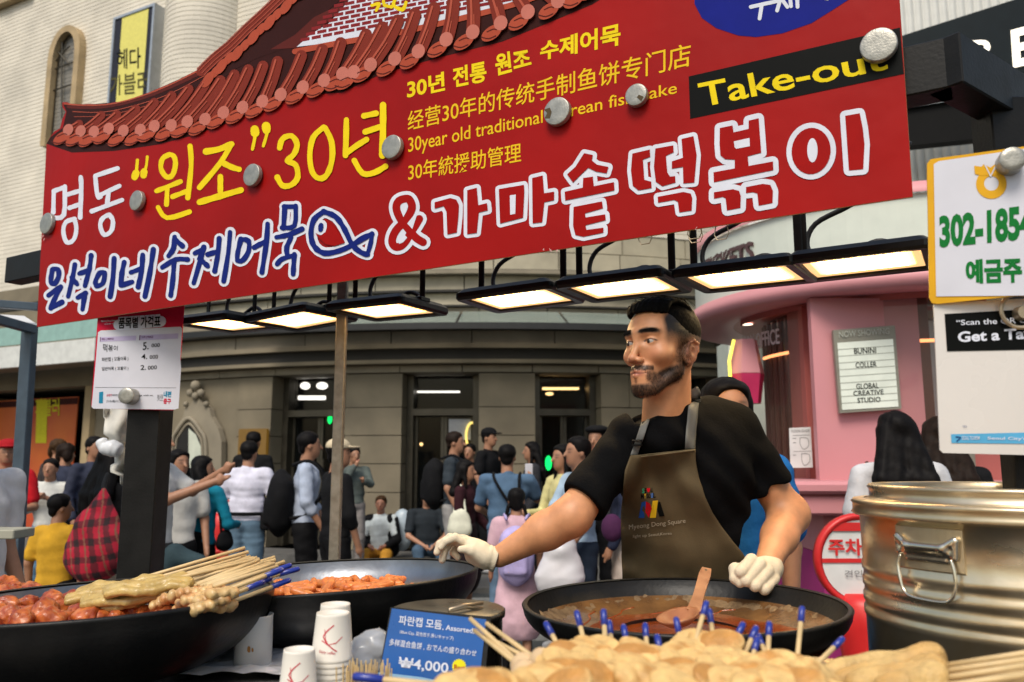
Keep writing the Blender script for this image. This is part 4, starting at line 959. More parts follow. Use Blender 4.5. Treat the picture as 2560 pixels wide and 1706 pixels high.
for i, (c, (pp, wL)) in enumerate(zip(LP, spots)):
    t = thing('flood_lamp', names[i]+', on black straps', 'lamp', c, 'flood lamps under the banner')
    wd = .33; dp = .265; yaw = math.atan2(LU.y, LU.x)+R([-6,-3,0,2,0,-3,0][i]); M = Matrix.Rotation(yaw, 3, 'Z') @ Matrix.Rotation(R([2,-2,1,-1,0,1,0][i]), 3, 'Y')
    X, Y_, Z_ = (M @ Vector(v) for v in ((1,0,0),(0,1,0),(0,0,1)))
    L = lambda a, b_, z: c+X*a+Y_*b_+Z_*z
    oo = roundrect(-wd/2,-dp/2,wd/2,dp/2,.018,4); ii = roundrect(-wd/2+.03,-dp/2+.028,wd/2-.03,dp/2-.028,.006,4); n = len(oo)
    V = [L(*p, 0) for p in ii]+[L(*p, -.004) for p in [(a*1.02,b_*1.02) for a,b_ in ii]]+[L(*p, -.006) for p in [(a*.97,b_*.97) for a,b_ in oo]]+[L(*p, .002) for p in oo]+[L(*p, .016) for p in oo]+[L(a*.90,b_*.88, .030) for a,b_ in oo]
    MB().add(V, [(k*n+j, k*n+(j+1) % n, (k+1)*n+(j+1) % n, (k+1)*n+j) for k in range(5) for j in range(n)]+[tuple(5*n+j for j in range(n))]).build('housing', M_lb, t)
    MB().add([L(*p, .003) for p in ii], [tuple(range(n))]).build('reflector', M_refl, t)
    pn_ = roundrect(-wd/2+.062,-dp/2+.052,wd/2-.062,dp/2-.070,.012,4)
    MB().add([L(a*1.12,b_*1.2-.003,.0015) for a,b_ in pn_], [tuple(range(n))]).build('glow_edge', E_lamp2, t)
    MB().add([L(*p, .0005) for p in pn_], [tuple(range(n))]).build('light_panel', E_lamp if i > 2 else E_lamp0, t)
    for bx in (-.09, .0, .10): MB().lathe([(.006,0),(.006,.006),(.001,.008)], L(bx, dp/2-.03, .029), 8).build('screw', M_lb, t)
    g = L(wd/2-.09, dp/2-.05, .028); MB().lathe([(.017,0),(.017,.012),(.013,.013),(.013,.03),(.008,.034)], g, 12).build('cable_gland', M_nut, t, True)
    sgn = -1; P_ = [g+Vector((0,0,.03)), g+X*-.05+Vector((0,0,.05)), g+X*-.13+Vector((0,0,.02)), g+X*-.19+Vector((0,0,.018)), g+X*-.225+Vector((0,0,.06)), g+X*-.20+Vector((0,0,.12)), g+X*-.10-Y_*.02+Vector((0,0,.155)), g+X*.0-Y_*.06+Vector((0,0,.20)), g+X*.05-Y_*.10+Vector((0,0,.27))]
    MB().tube(catmull(P_, 5), .0075, 8).build('cable', M_cab, t, True)
    for sx in (-1, 1):
        if i == 6 and sx == 1: continue
        a = L(sx*wd*.44, 0, .028); b2 = Vector((a.x, a.y, cT.z-.05))
        bar(a, b2, .022, .006, M_lb, 'strap', t, up=tuple(Y_)); MB().bbox(a, (.03,.05,.014), M, b=.002).build('strap_foot', M_lb, t)
# binder clip wires peeping out under the banner
for i, (x, y) in enumerate((k4(950,1500), k4(1490,1440), (1800,592), (1735,600))):
    uv = SP.px(x, y-10); o = SP.w(uv, -.012); q = MB(); q.tube([o+SU*a+Vector((0,0,z)) for a, z in ((-.012,.02),(-.016,-.0),(-.010,-.012),(.010,-.012),(.016,0),(.012,.02))], .0012, 5)
    tag(q.build('binder_clip', M_nut), 'thin wire binder clip under the banner edge, '+['left of the vendor','above the vendor','above the pink drum','beside the sixth lamp'][i], 'clip', 'binder clips under the banner')

# price board on the post, left
PB2 = Plane(at(335,1000,2.86), (1,-.03,0))
pb = thing('price_board', 'white and red menu price board with handwritten prices hanging on the black post', 'sign', PB2.O)
M_card = mat('card_white', (.60,.60,.66), .4, var=.06, vs_=10, bump=.05); M_cred = flat('card_red', (.52,.01,.04), .35)
q = MB(); ol = [(466,690),(442,1018),(436,1024),(432,1026),(236,1022),(229,1018),(228,1012),(246,770),(250,690)]; poly(q, PB2, ident, ol, 0, -.004); q.build('board', M_cred, pb)
q = MB(); poly(q, PB2, cD, [(690,703),(1235,677),(1247,690),(1235,900),(1240,960),(1222,1235),(1195,1243),(640,1237),(628,1225),(655,930),(672,715)], .0012); q.build('white_panel', M_card, pb)
t = MB(); strokes(t, PB2, cD, [([(815,665),(1100,640)], 76)], 76, .002, sm=0); 
for i in range(8): poly(t, PB2, cD, [(812+36*i,612-2.6*i),(845+36*i,609-2.6*i),(843+36*i,690-1.6*i),(808+36*i,693-1.6*i)], .0022)
t.build('title_outline', P_white, pb)
t = MB(); text(t, PB2, cD, '품목별 가격표', (812,692), (1100,678), (815,617), .003, .03, tr=(1102,600)); t.build('title', P_black, pb)
t = MB(); text(t, PB2, cD, 'Myeong Dong Square', (694,648), (800,640), (694,634), .002, .01, tr=(800,628)); text(t, PB2, cD, '내편중구', (715,665), (780,660), (715,655), .002, 0, tr=(780,652)); t.build('white_lettering', P_white, pb)
M_lil = flat('lilac', (.48,.42,.60)); M_pur = flat('purple', (.12,.02,.10))
t = MB(); poly(t, PB2, cD, [(690,748),(935,738),(932,770),(688,780)], .002); poly(t, PB2, cD, [(958,735),(1222,722),(1220,758),(956,770)], .002); t.build('heading_band', M_lil, pb)
t = MB(); poly(t, PB2, cD, [(688,748),(692,748),(690,780),(686,780)], .003); poly(t, PB2, cD, [(957,735),(963,735),(960,770),(954,770)], .003)
text(t, PB2, cD, '메뉴 | MENU', (698,773), (780,768), (699,755), .003, .012, tr=(780,750)); text(t, PB2, cD, '가격 | PRICE', (968,762), (1050,757), (969,742), .003, .012, tr=(1050,737)); t.build('heading', M_pur, pb)
t = MB()
for s, bl, br, tl, tr, bo_ in (('떡볶이',(706,855),(805,840),(708,792),(808,808),.006),('파란캡 ( 모듬어묵 )',(698,920),(880,912),(698,888),(880,880),.008),('일반어묵 ( 꼬불이 )',(698,982),(880,976),(698,952),(880,948),.008),
      ('5.',(978,838),(1018,832),(980,785),(1020,780),.012),('000',(1037,818),(1095,815),(1038,793),(1096,788),.012),('4.',(968,900),(1008,898),(970,865),(1010,862),.012),('000',(1025,898),(1082,896),(1026,872),(1083,868),.012),('2.',(962,974),(1000,972),(964,940),(1002,937),.012),('000',(1012,972),(1074,968),(1013,945),(1075,940),.012)):
    text(t, PB2, cD, s, bl, br, tl, .002, bo_, tr=tr)
t.build('handwriting', P_black, pb)
t = MB(); strokes(t, PB2, cD, [([(655,1092),(1205,1095)], 2)], 2, .002, sm=0); text(t, PB2, cD, '버려드립니다. Garbage with us.', (768,1155), (1050,1155), (768,1138), .002, .01); text(t, PB2, cD, 'ゴミをお預かりします', (728,1195), (845,1195), (728,1178), .002, .01); text(t, PB2, cD, '언제나 든든한', (1075,1185), (1115,1185), (1078,1140), .002, .0); t.build('small_print', P_black, pb)
t = MB(); text(t, PB2, cD, '쓰레기', (730,1155), (765,1155), (731,1137), .002, .02); text(t, PB2, cD, '중구', (1118,1205), (1170,1207), (1120,1168), .002, .04); t.build('red_print', M_cred, pb)
t = MB(); text(t, PB2, cD, '내편', (1120,1160), (1172,1160), (1122,1118), .002, .04); poly(t, PB2, cD, [(680,1125),(708,1120),(705,1200),(678,1200)], .002); t.build('blue_print', flat('teal_print', (.02,.22,.36)), pb)
magnet(PB2, *cD(905,1155), 40, 'round steel magnet with a centre hole at the foot of the price board', th=.045, grp=None)
# white cloth hanging behind the post
wc = thing('hanging_cloth', 'crumpled white cloth hanging beside the black post under the price board', 'cloth', at(290,1120,3.05))
V = []; nx, ny = 14, 26
for j in range(ny+1):
    for i in range(nx+1):
        u, v = i/nx, j/ny; xl = [258,262,262,275,292,290,279,300][min(int(v*7.99),7)]; xr = 334; y = 1020+190*v+(8*math.sin(u*3) if v > .9 else 0)
        V.append(at(xl+(xr-xl)*u, y, 3.08+.03*math.sin(u*7+v*5)+.02*math.sin(v*13+u*3)))
o = mesh('cloth', V, [(j*(nx+1)+i, j*(nx+1)+i+1, (j+1)*(nx+1)+i+1, (j+1)*(nx+1)+i) for j in range(ny) for i in range(nx)], mat('dirty_cloth', (.62,.60,.54), .8, var=.15, vs_=12, bump=.4, bs=40), wc, True)
so = o.modifiers.new('s', 'SOLIDIFY'); so.thickness = .006
q = MB(); pts = [at(252,1098,3.02), at(262,1118,3.02), at(284,1122,3.02), at(302,1128,3.02)]; q.tube(catmull(pts, 5), [.012,.02,.022,.022,.022,.026,.028,.028,.03,.032,.032,.03,.028,.028,.025,.02][:16], 12); q.build('white_sleeve', mat('plastic_white', (.7,.72,.75), .3, var=.08), wc, True)

# account board and QR board, right
PA = Plane(at(2440,600,1.30), (2.9,-1.0,0))
ab = thing('account_board', 'white board with a yellow border and green account number at the right edge', 'sign', PA.O)
M_yb = flat('amber_print', (.68,.36,.02), .35); M_grn = flat('green_print', (.008,.16,.03), .35)
q = MB(); poly(q, PA, cF, [(1695,-150),(1690,-330),(1690,-440),(1715,-470),(2600,-590),(2600,435),(1765,520),(1725,515),(1705,480)], 0, -.004); q.build('board', M_yb, ab)
q = MB(); poly(q, PA, cC, [(1735,1125),(1770,1105),(2700,970),(2700,2020),(1752,2030),(1745,1700)], .0012); q.build('white_panel', M_card, ab)
poly_w = MB()
t = MB(); text(t, PA, cC, '302-1854-0', (1775,1700), (2560,1625), (1770,1480), .002, .045, tr=(2560,1380)); text(t, PA, cC, '예금주', (1955,1945), (2340,1935), (1950,1780), .002, .045, tr=(2335,1760)); text(t, PA, cC, '은', (2400,1930),(2520,1925),(2395,1755), .002, .045, tr=(2515,1745))
t.build('green_lettering', M_grn, ab)
t = MB(); N_ = 28; ro = [(2128+105*math.cos(a), 1262+102*math.sin(a)) for a in [2*math.pi*i/N_ for i in range(N_)]]; ri = [(2128+50*math.cos(a), 1258+50*math.sin(a)) for a in [2*math.pi*i/N_ for i in range(N_)]]
V = [PA.w(PA.px(*cC(*p)), .002) for p in ro+ri]; t.add(V, [(i, (i+1) % N_, N_+(i+1) % N_, N_+i) for i in range(N_)]); poly(t, PA, cC, [(2010,1138),(2060,1145),(2075,1128),(2120,1150),(2168,1118),(2190,1200),(2060,1205),(2015,1195)], .0024)
t.build('emblem', M_yb, ab)
t = MB(); strokes(t, PA, cC, [([(2080,1125),(2122,1210),(2168,1118)], 9)], 9, .003, sm=0); t.build('emblem_line', M_card, ab)
magnet(PA, *cC(2245,1128), 58, 'round steel magnet at the top right corner of the account board', th=.03, grp=None)
PQ = Plane(at(2440,950,1.32), (2.9,-.35,0))
qb = thing('card_board', 'clear-sleeved tax refund card with black header hanging under the account board', 'sign', PQ.O)
q = MB(); poly(q, PQ, cF, [(1735,525),(1760,518),(2600,470),(2600,1560),(1800,1540),(1778,1520)], 0, -.003); q.build('board', mat('cream_card', (.66,.62,.58), .25, var=.08, vs_=4, bump=.05, spec=.6), qb)
q = MB(); poly(q, PQ, cF, [(1808,590),(2600,545),(2600,830),(1825,845)], .001); q.build('black_header', P_black, qb)
t = MB(); text(t, PQ, cF, '“Scan the QR Code', (1888,675), (2480,655), (1885,632), .002, .012, tr=(2480,605)); text(t, PQ, cF, 'Get a Tax Re', (1898,785), (2590,750), (1895,712), .002, .03, tr=(2590,672)); t.build('white_lettering', P_white, qb)
q = MB(); poly(q, PQ, cF, [(1852,1412),(2600,1395),(2600,1480),(1855,1472)], .001); q.build('blue_band', flat('sky_print', (.10,.38,.62), .35), qb)
t = MB(); text(t, PQ, cF, "Seoul City's one-click", (2100,1455), (2590,1462), (2100,1428), .002, .012); text(t, PQ, cF, 'SEOUL TOURISM', (1925,1450), (2045,1450), (1925,1425), .002, .004); t.build('band_lettering', P_white, qb)
t = MB(); text(t, PQ, cF, '*환급', (1928,1366), (1960,1366), (1928,1352), .002, 0); strokes(t, PQ, cF, [([(1885,1430),(1915,1435),(1890,1460)],8)], 6, .002); t.build('small_print', flat('navy_print', (.02,.06,.2)), qb)
q = MB(); o_ = PQ.w(PQ.px(*cF(2300,575)), .01); q.tube([o_+PQ.U*.028*math.cos(a)+Vector((0,0,.028*math.sin(a))) for a in [.3+i*.3 for i in range(19)]], .0035, 6)
tag(q.build('metal_ring', M_nut), 'chrome ring holding the tax refund card', 'ring')
q = MB(); q.lathe([(.001,.02),(.011,.02),(.012,0)], PQ.w(PQ.px(*cF(2320,590)), .0), 14, Matrix((PQ.U,PQ.V,PQ.N)).transposed()); tag(q.build('bolt', M_nut), 'brass bolt head inside the chrome ring', 'bolt')
bar((at(2556,1400,1.36).x,1.36,.1), (at(2556,1100,1.36).x,1.36,1.75), .012, .03, M_bs, 'post', fr)
# ------------------------------------------------ cart, woks, pot, cups, food
M_iron = mat('wok_iron', (.006,.0065,.007), .42, metal=.2, spec=.35, c2=(.014,.013,.012), vs_=14, bump=.35, bs=90)
M_ironi = mat('wok_inside', (.26,.28,.31), .34, metal=.9, c2=(.14,.15,.17), vs_=9, bump=.3, bs=70)
M_ironi2 = mat('oily_wok_inside', (.20,.10,.035), .26, c2=(.06,.028,.012), vs_=13, bump=.6, bs=55, coat=.6, dist=.004)
M_sauce = mat('red_sauce', (.36,.07,.010), .12, c2=(.20,.035,.006), vs_=14, bump=.4, bs=35, coat=.8, spec=.6, dist=.003)
M_sauce2 = mat('orange_sauce', (.46,.08,.010), .12, c2=(.24,.045,.01), vs_=20, bump=.4, bs=40, coat=.8)
M_steel = mat('worn_steel', (.74,.64,.47), .31, metal=.9, c2=(.50,.36,.18), vs_=7, bump=.25, bs=35, det=6)
M_top = mat('counter_steel', (.22,.21,.19), .35, metal=.7, var=.3, vs_=6, bump=.2)
M_foil = mat('foil', (.78,.79,.82), .33, metal=.6, var=.1, bump=0)
M_rp = mat('red_plastic', (.45,.02,.015), .4, var=.1)
CT = .93                                     # counter height
ct = thing('stall_counter', 'black stall counter with a red front edge carrying pans, cups and the pot', 'counter', (-.1,1.55,.1))
MB().bbox((-.15,1.62,CT-.02), (2.9,1.15,.04), b=.006).build('top', M_iron, ct)
MB().bbox((-.15,1.035,CT-.045), (2.9,.014,.075), b=.004).build('red_edge', M_rp, ct)
MB().bbox((-.15,1.64,.52), (2.8,1.05,.74), b=.01).build('cabinet', mat('cabinet_black', (.02,.02,.022), .5, var=.3), ct)
for x in (-1.4, 1.1):
    for y in (1.2, 2.0): MB().lathe([(.001,0),(.04,0),(.05,.03),(.04,.06),(.001,.06)], (x,y,.09), 16).build('wheel', M_iron, ct, True)

def wok(lab, c, r, tilt, depth, m_in, zb, flat_r=.0, br=.13):
    t = thing('wok', lab, 'wok', (c.x, c.y, zb))
    M = tiltM(*tilt); n = 16
    def prof(rr, d, off):
        return [(rr*math.sin(i/n*math.pi/2*.98+.0001)*1.0 if i < n else rr, -d*math.cos(i/n*math.pi/2)**.9+off) for i in range(n+1)]
    po = prof(r, depth, 0); pi_ = prof(r-.010, depth-.006, 0.002)
    MB().lathe(po+[(r+.002,.004),(r-.002,.008),(r-.010,.006)], c, 72, M).build('bowl', M_iron, t, True)
    MB().lathe(pi_[::-1], c, 72, M).build('inside', m_in, t, True)
    z0 = c.z-depth*.80
    MB().lathe([(br*.8,zb),(br*1.12,zb+.01),(br*1.05,zb+.05),(br,(zb+z0)/2),(br*1.06,z0-.02),(br*.98,z0+.03)], (c.x,c.y,0), 40).build('burner_drum', M_iron, t, True)
    return t, M
CL = Vector((-.829,1.682,H-.28)); CM = Vector((-.499,2.135,H-.30)); CR = Vector((.353,1.738,H-.30)); CF_ = Vector((.28,.86,H-.285))
wL, ML = wok('big black wok at the left full of red fish cake pieces and skewers', CL, .337, (.037,-.026), .165, M_ironi, CT, br=.20)
wM, MM = wok('black wok of orange rice cakes in the middle, under the vendor’s glove', CM, .412, (.042,-.029), .165, M_ironi, CT, br=.14)
wR, MR = wok('wide oily wok with red sauce and a wooden ladle before the vendor', CR, .331, (.015,0), .10, M_ironi2, CT, br=.13)
def disc(name, c, r, M, z, m, parent, n=48, wob=.03, seed=1):
    rn = np.random.default_rng(seed); ph = rn.uniform(0, 6.3, 4); V = [c+M @ Vector((0,0,z))]
    for i in range(n):
        t = 2*math.pi*i/n; rr = r*(1+wob*(math.sin(3*t+ph[0])+.6*math.sin(7*t+ph[1])+.4*math.sin(13*t+ph[2]))); V.append(c+M @ Vector((rr*math.cos(t), rr*math.sin(t), z)))
    return mesh(name, V, [(0, 1+i, 1+(i+1) % n) for i in range(n)], m, parent, True)
disc('sauce', CL, .285, ML, -.052, M_sauce2, wL); disc('sauce', CM, .31, MM, -.060, M_sauce2, wM)
disc('sauce', CR+Vector((.01,-.04,0)), .248, MR, -.056, M_sauce, wR, wob=.05)
MB().lathe([(.331-.011,.0035),(.3175,-.006),(.311,-.020),(.300,-.034)], CR, 72, MR).build('dark_rim', M_iron, wR, True)
# crust ring on the oily wok
q = MB(); rn = np.random.default_rng(3); V = []; n = 160
def rz(rr): return -.094*math.cos(math.asin(min(rr/.321,1)))**.9
for i in range(n):
    t = 2*math.pi*i/n; r1 = .305+.006*math.sin(5*t)+rn.uniform(-.005,.005); r0 = .285+.01*math.sin(4*t+1)+rn.uniform(-.008,.008)
    V += [CR+MR @ Vector((r1*math.cos(t), r1*math.sin(t), rz(r1)+.003)), CR+MR @ Vector((r0*math.cos(t), r0*math.sin(t), rz(r0)+.004))]
q.add(V, [(2*i,2*i+1,(2*i+3) % (2*n),(2*i+2) % (2*n)) for i in range(n)]); q.build('dried_crust', mat('crust', (.21,.135,.065), .7, c2=(.09,.05,.02), vs_=60, bump=.8, bs=150), wR)
q = MB()
for a0_, l_ in ((.9,.5),(1.3,.7),(1.8,.6),(2.2,.5),(2.7,.4)):
    P_ = [CR+MR @ Vector((rr*math.cos(a0_+l_*i/6+.03*math.sin(i*2)), rr*math.sin(a0_+l_*i/6+.03*math.sin(i*2)), rz(rr)+.003)) for i, rr in enumerate((.27,.262,.25,.24,.235,.232,.222))]; q.tube(catmull(P_,3), .0022, 5)
q.build('sauce_trails', M_sauce, wR, True)

# food builders -------------------------------------------------------
def vcmat(n, rough=.5, **k): return mat(n, rough=rough, vc=True, **k)
M_food = vcmat('food_surface', .42, var=.22, vs_=45, bump=.5, bs=160, dist=.003, coat=.25, sss=.0)
M_food2 = vcmat('fried_surface', .55, var=.25, vs_=60, bump=.8, bs=180, dist=.004)
def lump(name, P, r, c0, c1, seed, res=.004, flat_=1., m=None, parent=None, amp=.004, fr=90, k=.006):
    """an uneven lump swept along P, dark fried marks on raised places"""
    pr = [cap(P[i], P[i+1], r*(1 if i else .85), r, k) for i in range(len(P)-1)]
    c0, c1 = np.array(c0), np.array(c1)
    def cf(V): a = np.clip(.5+.9*vnoise(V, 140, seed)+.5*vnoise(V, 400, seed+1), 0, 1)[:, None]; return c0*(1-a)+c1*a
    return sdf_mesh(name, pr, res, m or M_food, parent, cf, lambda Q: amp*vnoise(Q, fr, seed+2)+amp*.5*vnoise(Q, fr*2.7, seed+3), pad=.012)
TAN = ((.52,.34,.13),(.40,.22,.07)); GRN = ((.54,.39,.13),(.44,.29,.08)); PALE = ((.62,.42,.18),(.50,.28,.09)); REDB = ((.56,.15,.028),(.28,.035,.007)); ORG = ((.62,.20,.04),(.48,.11,.02))
# rice cakes in the middle wok
base = []
for i in range(5):
    L_ = .038; P_ = [Vector((-L_,0,0)), Vector((0,0,.003*(i-2))), Vector((L_,0,0))]
    o = lump('rice_cake', P_, .0105, *ORG, seed=20+i, res=.0035, amp=.001); base.append(o)
lab_rc = 'orange rice cake lying in the red sauce of the middle wok'
rn = np.random.default_rng(11); cnt = 0
for i in range(150):
    a = rn.uniform(0, 2*math.pi); rr = .30*math.sqrt(rn.uniform(0,1)); z = -.052+rn.uniform(0,.030)*(1-(rr/.31)**2)+.004
    o = base[i % 5] if i < 5 else base[i % 5].copy()
    if i >= 5: col.objects.link(o)
    o.matrix_world = Matrix.Translation(CM+MM @ Vector((rr*math.cos(a), rr*math.sin(a), z))) @ Matrix.Rotation(rn.uniform(0,6.3), 4, 'Z') @ Matrix.Rotation(rn.uniform(-.25,.25), 4, 'Y')
    tag(o, lab_rc, 'rice cake', 'rice cakes in the middle wok')
# fish cake lumps in the left wok
rn = np.random.default_rng(5)
bl = [lump('fish_cake_piece', [Vector((-.014,0,0)), Vector((.0,.006,.006)), Vector((.016,0,0))], .023, *REDB, seed=40+i, amp=.0075, fr=110, res=.0032) for i in range(5)]
pos = []
for x, y in [(20,1500),(55,1495),(90,1505),(125,1520),(150,1530),(60,1545),(110,1548),(160,1552),(200,1545),(235,1540),(262,1535),(290,1548),(15,1530),(25,1560),(-30,1520),(-20,1550),(75,1520),(-60,1500),(-70,1540),(215,1556),(130,1565),(60,1570),(250,1556),(180,1510),(205,1518),(5,1480),(40,1478),(85,1484)]: pos.append(onz(x, y, CL.z-.045))
for i, p in enumerate(pos):
    o = bl[i % 5] if i < 5 else bl[i % 5].copy()
    if i >= 5: col.objects.link(o)
    s_ = rn.uniform(.75, 1.05); o.matrix_world = Matrix.Translation(p+Vector((0,0,rn.uniform(-.002,.012)))) @ Matrix.Rotation(rn.uniform(0,6.3), 4, 'Z') @ Matrix.Rotation(rn.uniform(-.6,.6), 4, 'X') @ Matrix.Diagonal((s_,s_,s_,1))
    tag(o, 'glossy red-brown fish cake chunk in the left wok', 'fish cake', 'fish cake chunks in the left wok')
# skewers
M_bam = mat('bamboo', (.62,.45,.22), .5, var=.12, vs_=40, bump=.15); M_cap = mat('blue_cap', (.012,.03,.26), .3, var=.05, spec=.6)
def stick(a, b_, r, parent, capped=0., name='stick'):
    a, b_ = Vector(a), Vector(b_); o = MB().tube([a, b_], r, 10).build(name, M_bam, parent, True)
    if capped:
        d = (a-b_).normalized(); e = a+d*.002; MB().tube([e-d*capped, e-d*.003, e, e+d*.001], [r*1.35, r*1.35, r*1.1, r*.4], 10).build('blue_cap', M_cap, parent, True)
    return o
ordn = ['first','second','third','fourth','fifth','sixth','seventh','eighth','ninth','tenth','eleventh','twelfth','thirteenth','fourteenth','fifteenth','sixteenth','seventeenth','eighteenth','nineteenth','twentieth']
# left wok: skewers, tops from cG sight points; food end nearer the wok's middle
zc_ = CL.z
SK = [((1675,640),(1085,870),(560,930),GRN,0,.0),((1700,668),(1110,890),(480,975),GRN,0,.0),((1645,708),(1240,860),(620,985),GRN,0,0),((1735,708),(1260,862),(640,960),GRN,0,0),((1880,705),(1310,900),(700,1040),GRN,0,0),((1885,722),(1320,915),(590,1010),GRN,0,0),((1742,722),(1275,880),(740,930),GRN,0,0),
      ((1945,735),(1480,900),(1010,1040),PALE,0,1),((1860,750),(1470,915),(1090,1000),PALE,0,1),((1980,765),(1520,925),(1180,1090),PALE,1,1),((1955,795),(1530,940),(1200,1040),PALE,1,1),((2040,785),(1600,960),(1290,960),PALE,1,1),((1810,795),(1500,930),(1150,960),PALE,1,1),((1985,760),(1540,950),(1240,1000),PALE,1,1),((1850,850),(1560,960),(1330,1010),PALE,1,1),((1978,862),(1590,1030),(1440,1050),PALE,1,1),((1930,790),(1600,940),(1420,960),PALE,1,1),((1800,875),(1540,985),(1300,1075),PALE,1,1)]
for i, (tp2, md, en, cc, cp, kind) in enumerate(SK):
    # depths spread across the wok; height from the sight line to keep them lying over the rim
    f = i/len(SK); Y0 = 1.82-.32*f; Yt = Y0+.06
    zt = None
    T_ = at(*cG(*tp2), Yt+.05); Md = at(*cG(*md), Y0); En = at(*cG(*en), Y0-.04)
    t = thing('fish_cake_skewer', ('folded green-tan' if kind == 0 else 'crinkled pale')+' fish cake on a '+('blue-capped' if cp else 'plain')+' stick in the left wok, '+ordn[i if kind == 0 else i-7], 'skewer', Md, 'skewers leaning in the left wok')
    stick(T_, Md.lerp(En, .6), .0040, t, .045 if cp else 0)
    d = (En-Md); n_ = 5 if kind == 0 else 6; side = d.normalized().cross(Vector((0,0,1)))
    if kind == 0:
        rn2 = np.random.default_rng(60+i)
        P1 = [Md+d*(j/n_)+side*.006*math.sin(j*1.7+i)+Vector((0,0,.004*math.sin(j*2.1+i))) for j in range(n_+1)]
        pr = []
        for off, r in ((-.017,.0085),(.0,.012),(.017,.0085),(.006,.014)):
            Q_ = [p+side*off*(1+.3*math.sin(j+i))+Vector((0,0,-abs(off)*.3)) for j, p in enumerate(P1)]
            pr += [cap(Q_[j], Q_[j+1], r*(1.1-.05*j), r*(1.1-.05*j), .004) for j in range(n_)]
        c0, c1 = np.array(cc[0]), np.array(cc[1])
        sdf_mesh('fish_cake', pr, .003, M_food, t, lambda V, s_=i: (lambda a: c0*(1-a)+c1*a)(np.clip(.5+vnoise(V, 90, s_)+.4*vnoise(V, 300, s_+9), 0, 1)[:, None]), lambda Q, s_=i: .0030*vnoise(Q, 110, s_)+.0012*vnoise(Q, 380, s_), pad=.012)
    else:
        pr = []
        dn_ = d.normalized(); up_n = side.cross(dn_).normalized(); Mr = [[side[q_],dn_[q_],up_n[q_]] for q_ in range(3)]
        npl = max(6, int(d.length/.0135))
        for j in range(npl+1):
            p = Md+d*(j/npl)*.92+side*.0025*math.sin(j*2.4+i)+Vector((0,0,.002*math.sin(j*1.9+i))); pr.append(ell(p, (.0150+.0025*math.sin(j*3+i),.0085,.0110+.0015*math.cos(j*2.3+i)), .0018, M=Mr))
        c0, c1 = np.array(cc[0]), np.array((.48,.19,.05))
        sdf_mesh('fish_cake', pr, .0028, M_food, t, lambda V, s_=i: (lambda a: c0*(1-a)+c1*a)(np.clip(.35+vnoise(V, 130, s_)+.4*vnoise(V, 300, s_+9), 0, 1)[:, None]), lambda Q, s_=i: .0014*vnoise(Q, 200, s_)+.0007*vnoise(Q, 500, s_), pad=.012)
for i in range(14):
    r_ = np.random.default_rng(200+i); f = i/14; tip = (1640+270*f+r_.uniform(-25,25), 690+75*f+r_.uniform(-18,18)); ro_ = (1180+300*f, 880+30*f+r_.uniform(-10,10)); Y0 = 1.86-.30*f
    t = thing('fish_cake_skewer', 'bare stick end in the dense fan over the left wok, '+ordn[i]+' from the back', 'skewer', at(*cG(*ro_), Y0), 'stick ends fanning over the left wok'); stick(at(*cG(*tip), Y0+.10), at(*cG(*ro_), Y0), .0040, t)
# a second rolled sheet close to the viewer and bits in the sauce
for i, (x, y) in enumerate([(930,1070),(990,1085),(1060,1075),(1130,1080),(1200,1090),(1290,1085),(1350,1080),(1410,1070),(1480,1030),(1530,1010),(1560,1040),(800,1120)]):
    p = onz(*cG(x, y), CL.z-.03); o = bl[i % 5].copy(); col.objects.link(o); o.matrix_world = Matrix.Translation(p) @ Matrix.Rotation(i*1.3, 4, 'Z') @ Matrix.Diagonal((.62,.55,.5,1)); tag(o, 'glossy red-brown fish cake chunk in the left wok', 'fish cake', 'fish cake chunks in the left wok')
# wooden ladle in the oily wok
ld = thing('ladle', 'reddish wooden ladle standing in the oily wok before the vendor', 'ladle', CR)
a = at(*cI(182,785), 1.80); b_ = at(*cI(95,1075), 1.66); M_lw = mat('ladle_wood', (.34,.13,.055), .45, c2=(.20,.06,.02), vs_=25, bump=.3)
d = (b_-a).normalized(); s_ = Vector((1,0,0)); s_ = (s_-d*s_.dot(d)).normalized(); nn = d.cross(s_)
V = []; ws = [.010,.0125,.012,.0115,.011,.011,.0125,.014]
for i, w_ in enumerate(ws):
    p = a.lerp(b_, i/7); V += [p-s_*w_-nn*.003, p+s_*w_-nn*.003, p+s_*w_+nn*.003, p-s_*w_+nn*.003]
MB().add(V, [(4*i+j, 4*i+(j+1) % 4, 4*i+4+(j+1) % 4, 4*i+4+j) for i in range(7) for j in range(4)]+[(0,3,2,1),(28,29,30,31)]).build('handle', M_lw, ld)
q = MB(); h_ = a.lerp(b_, .06)-nn*.0035; q.add([h_+s_*.003*math.cos(t)+d*.003*math.sin(t) for t in [i*.7854 for i in range(8)]], [tuple(range(8))]); q.add([h_+nn*.007+s_*.003*math.cos(t)+d*.003*math.sin(t) for t in [i*.7854 for i in range(8)]], [tuple(range(8))]); q.build('hang_hole', M_iron, ld)
bc = b_+Vector((-.035,-.02,-.008)); MB().lathe([(.001,-.016),(.025,-.012),(.040,0),(.043,.006),(.038,.004),(.024,-.008),(.001,-.012)], bc, 24, tiltM(.25,.1)).build('bowl', M_lw, ld, True)

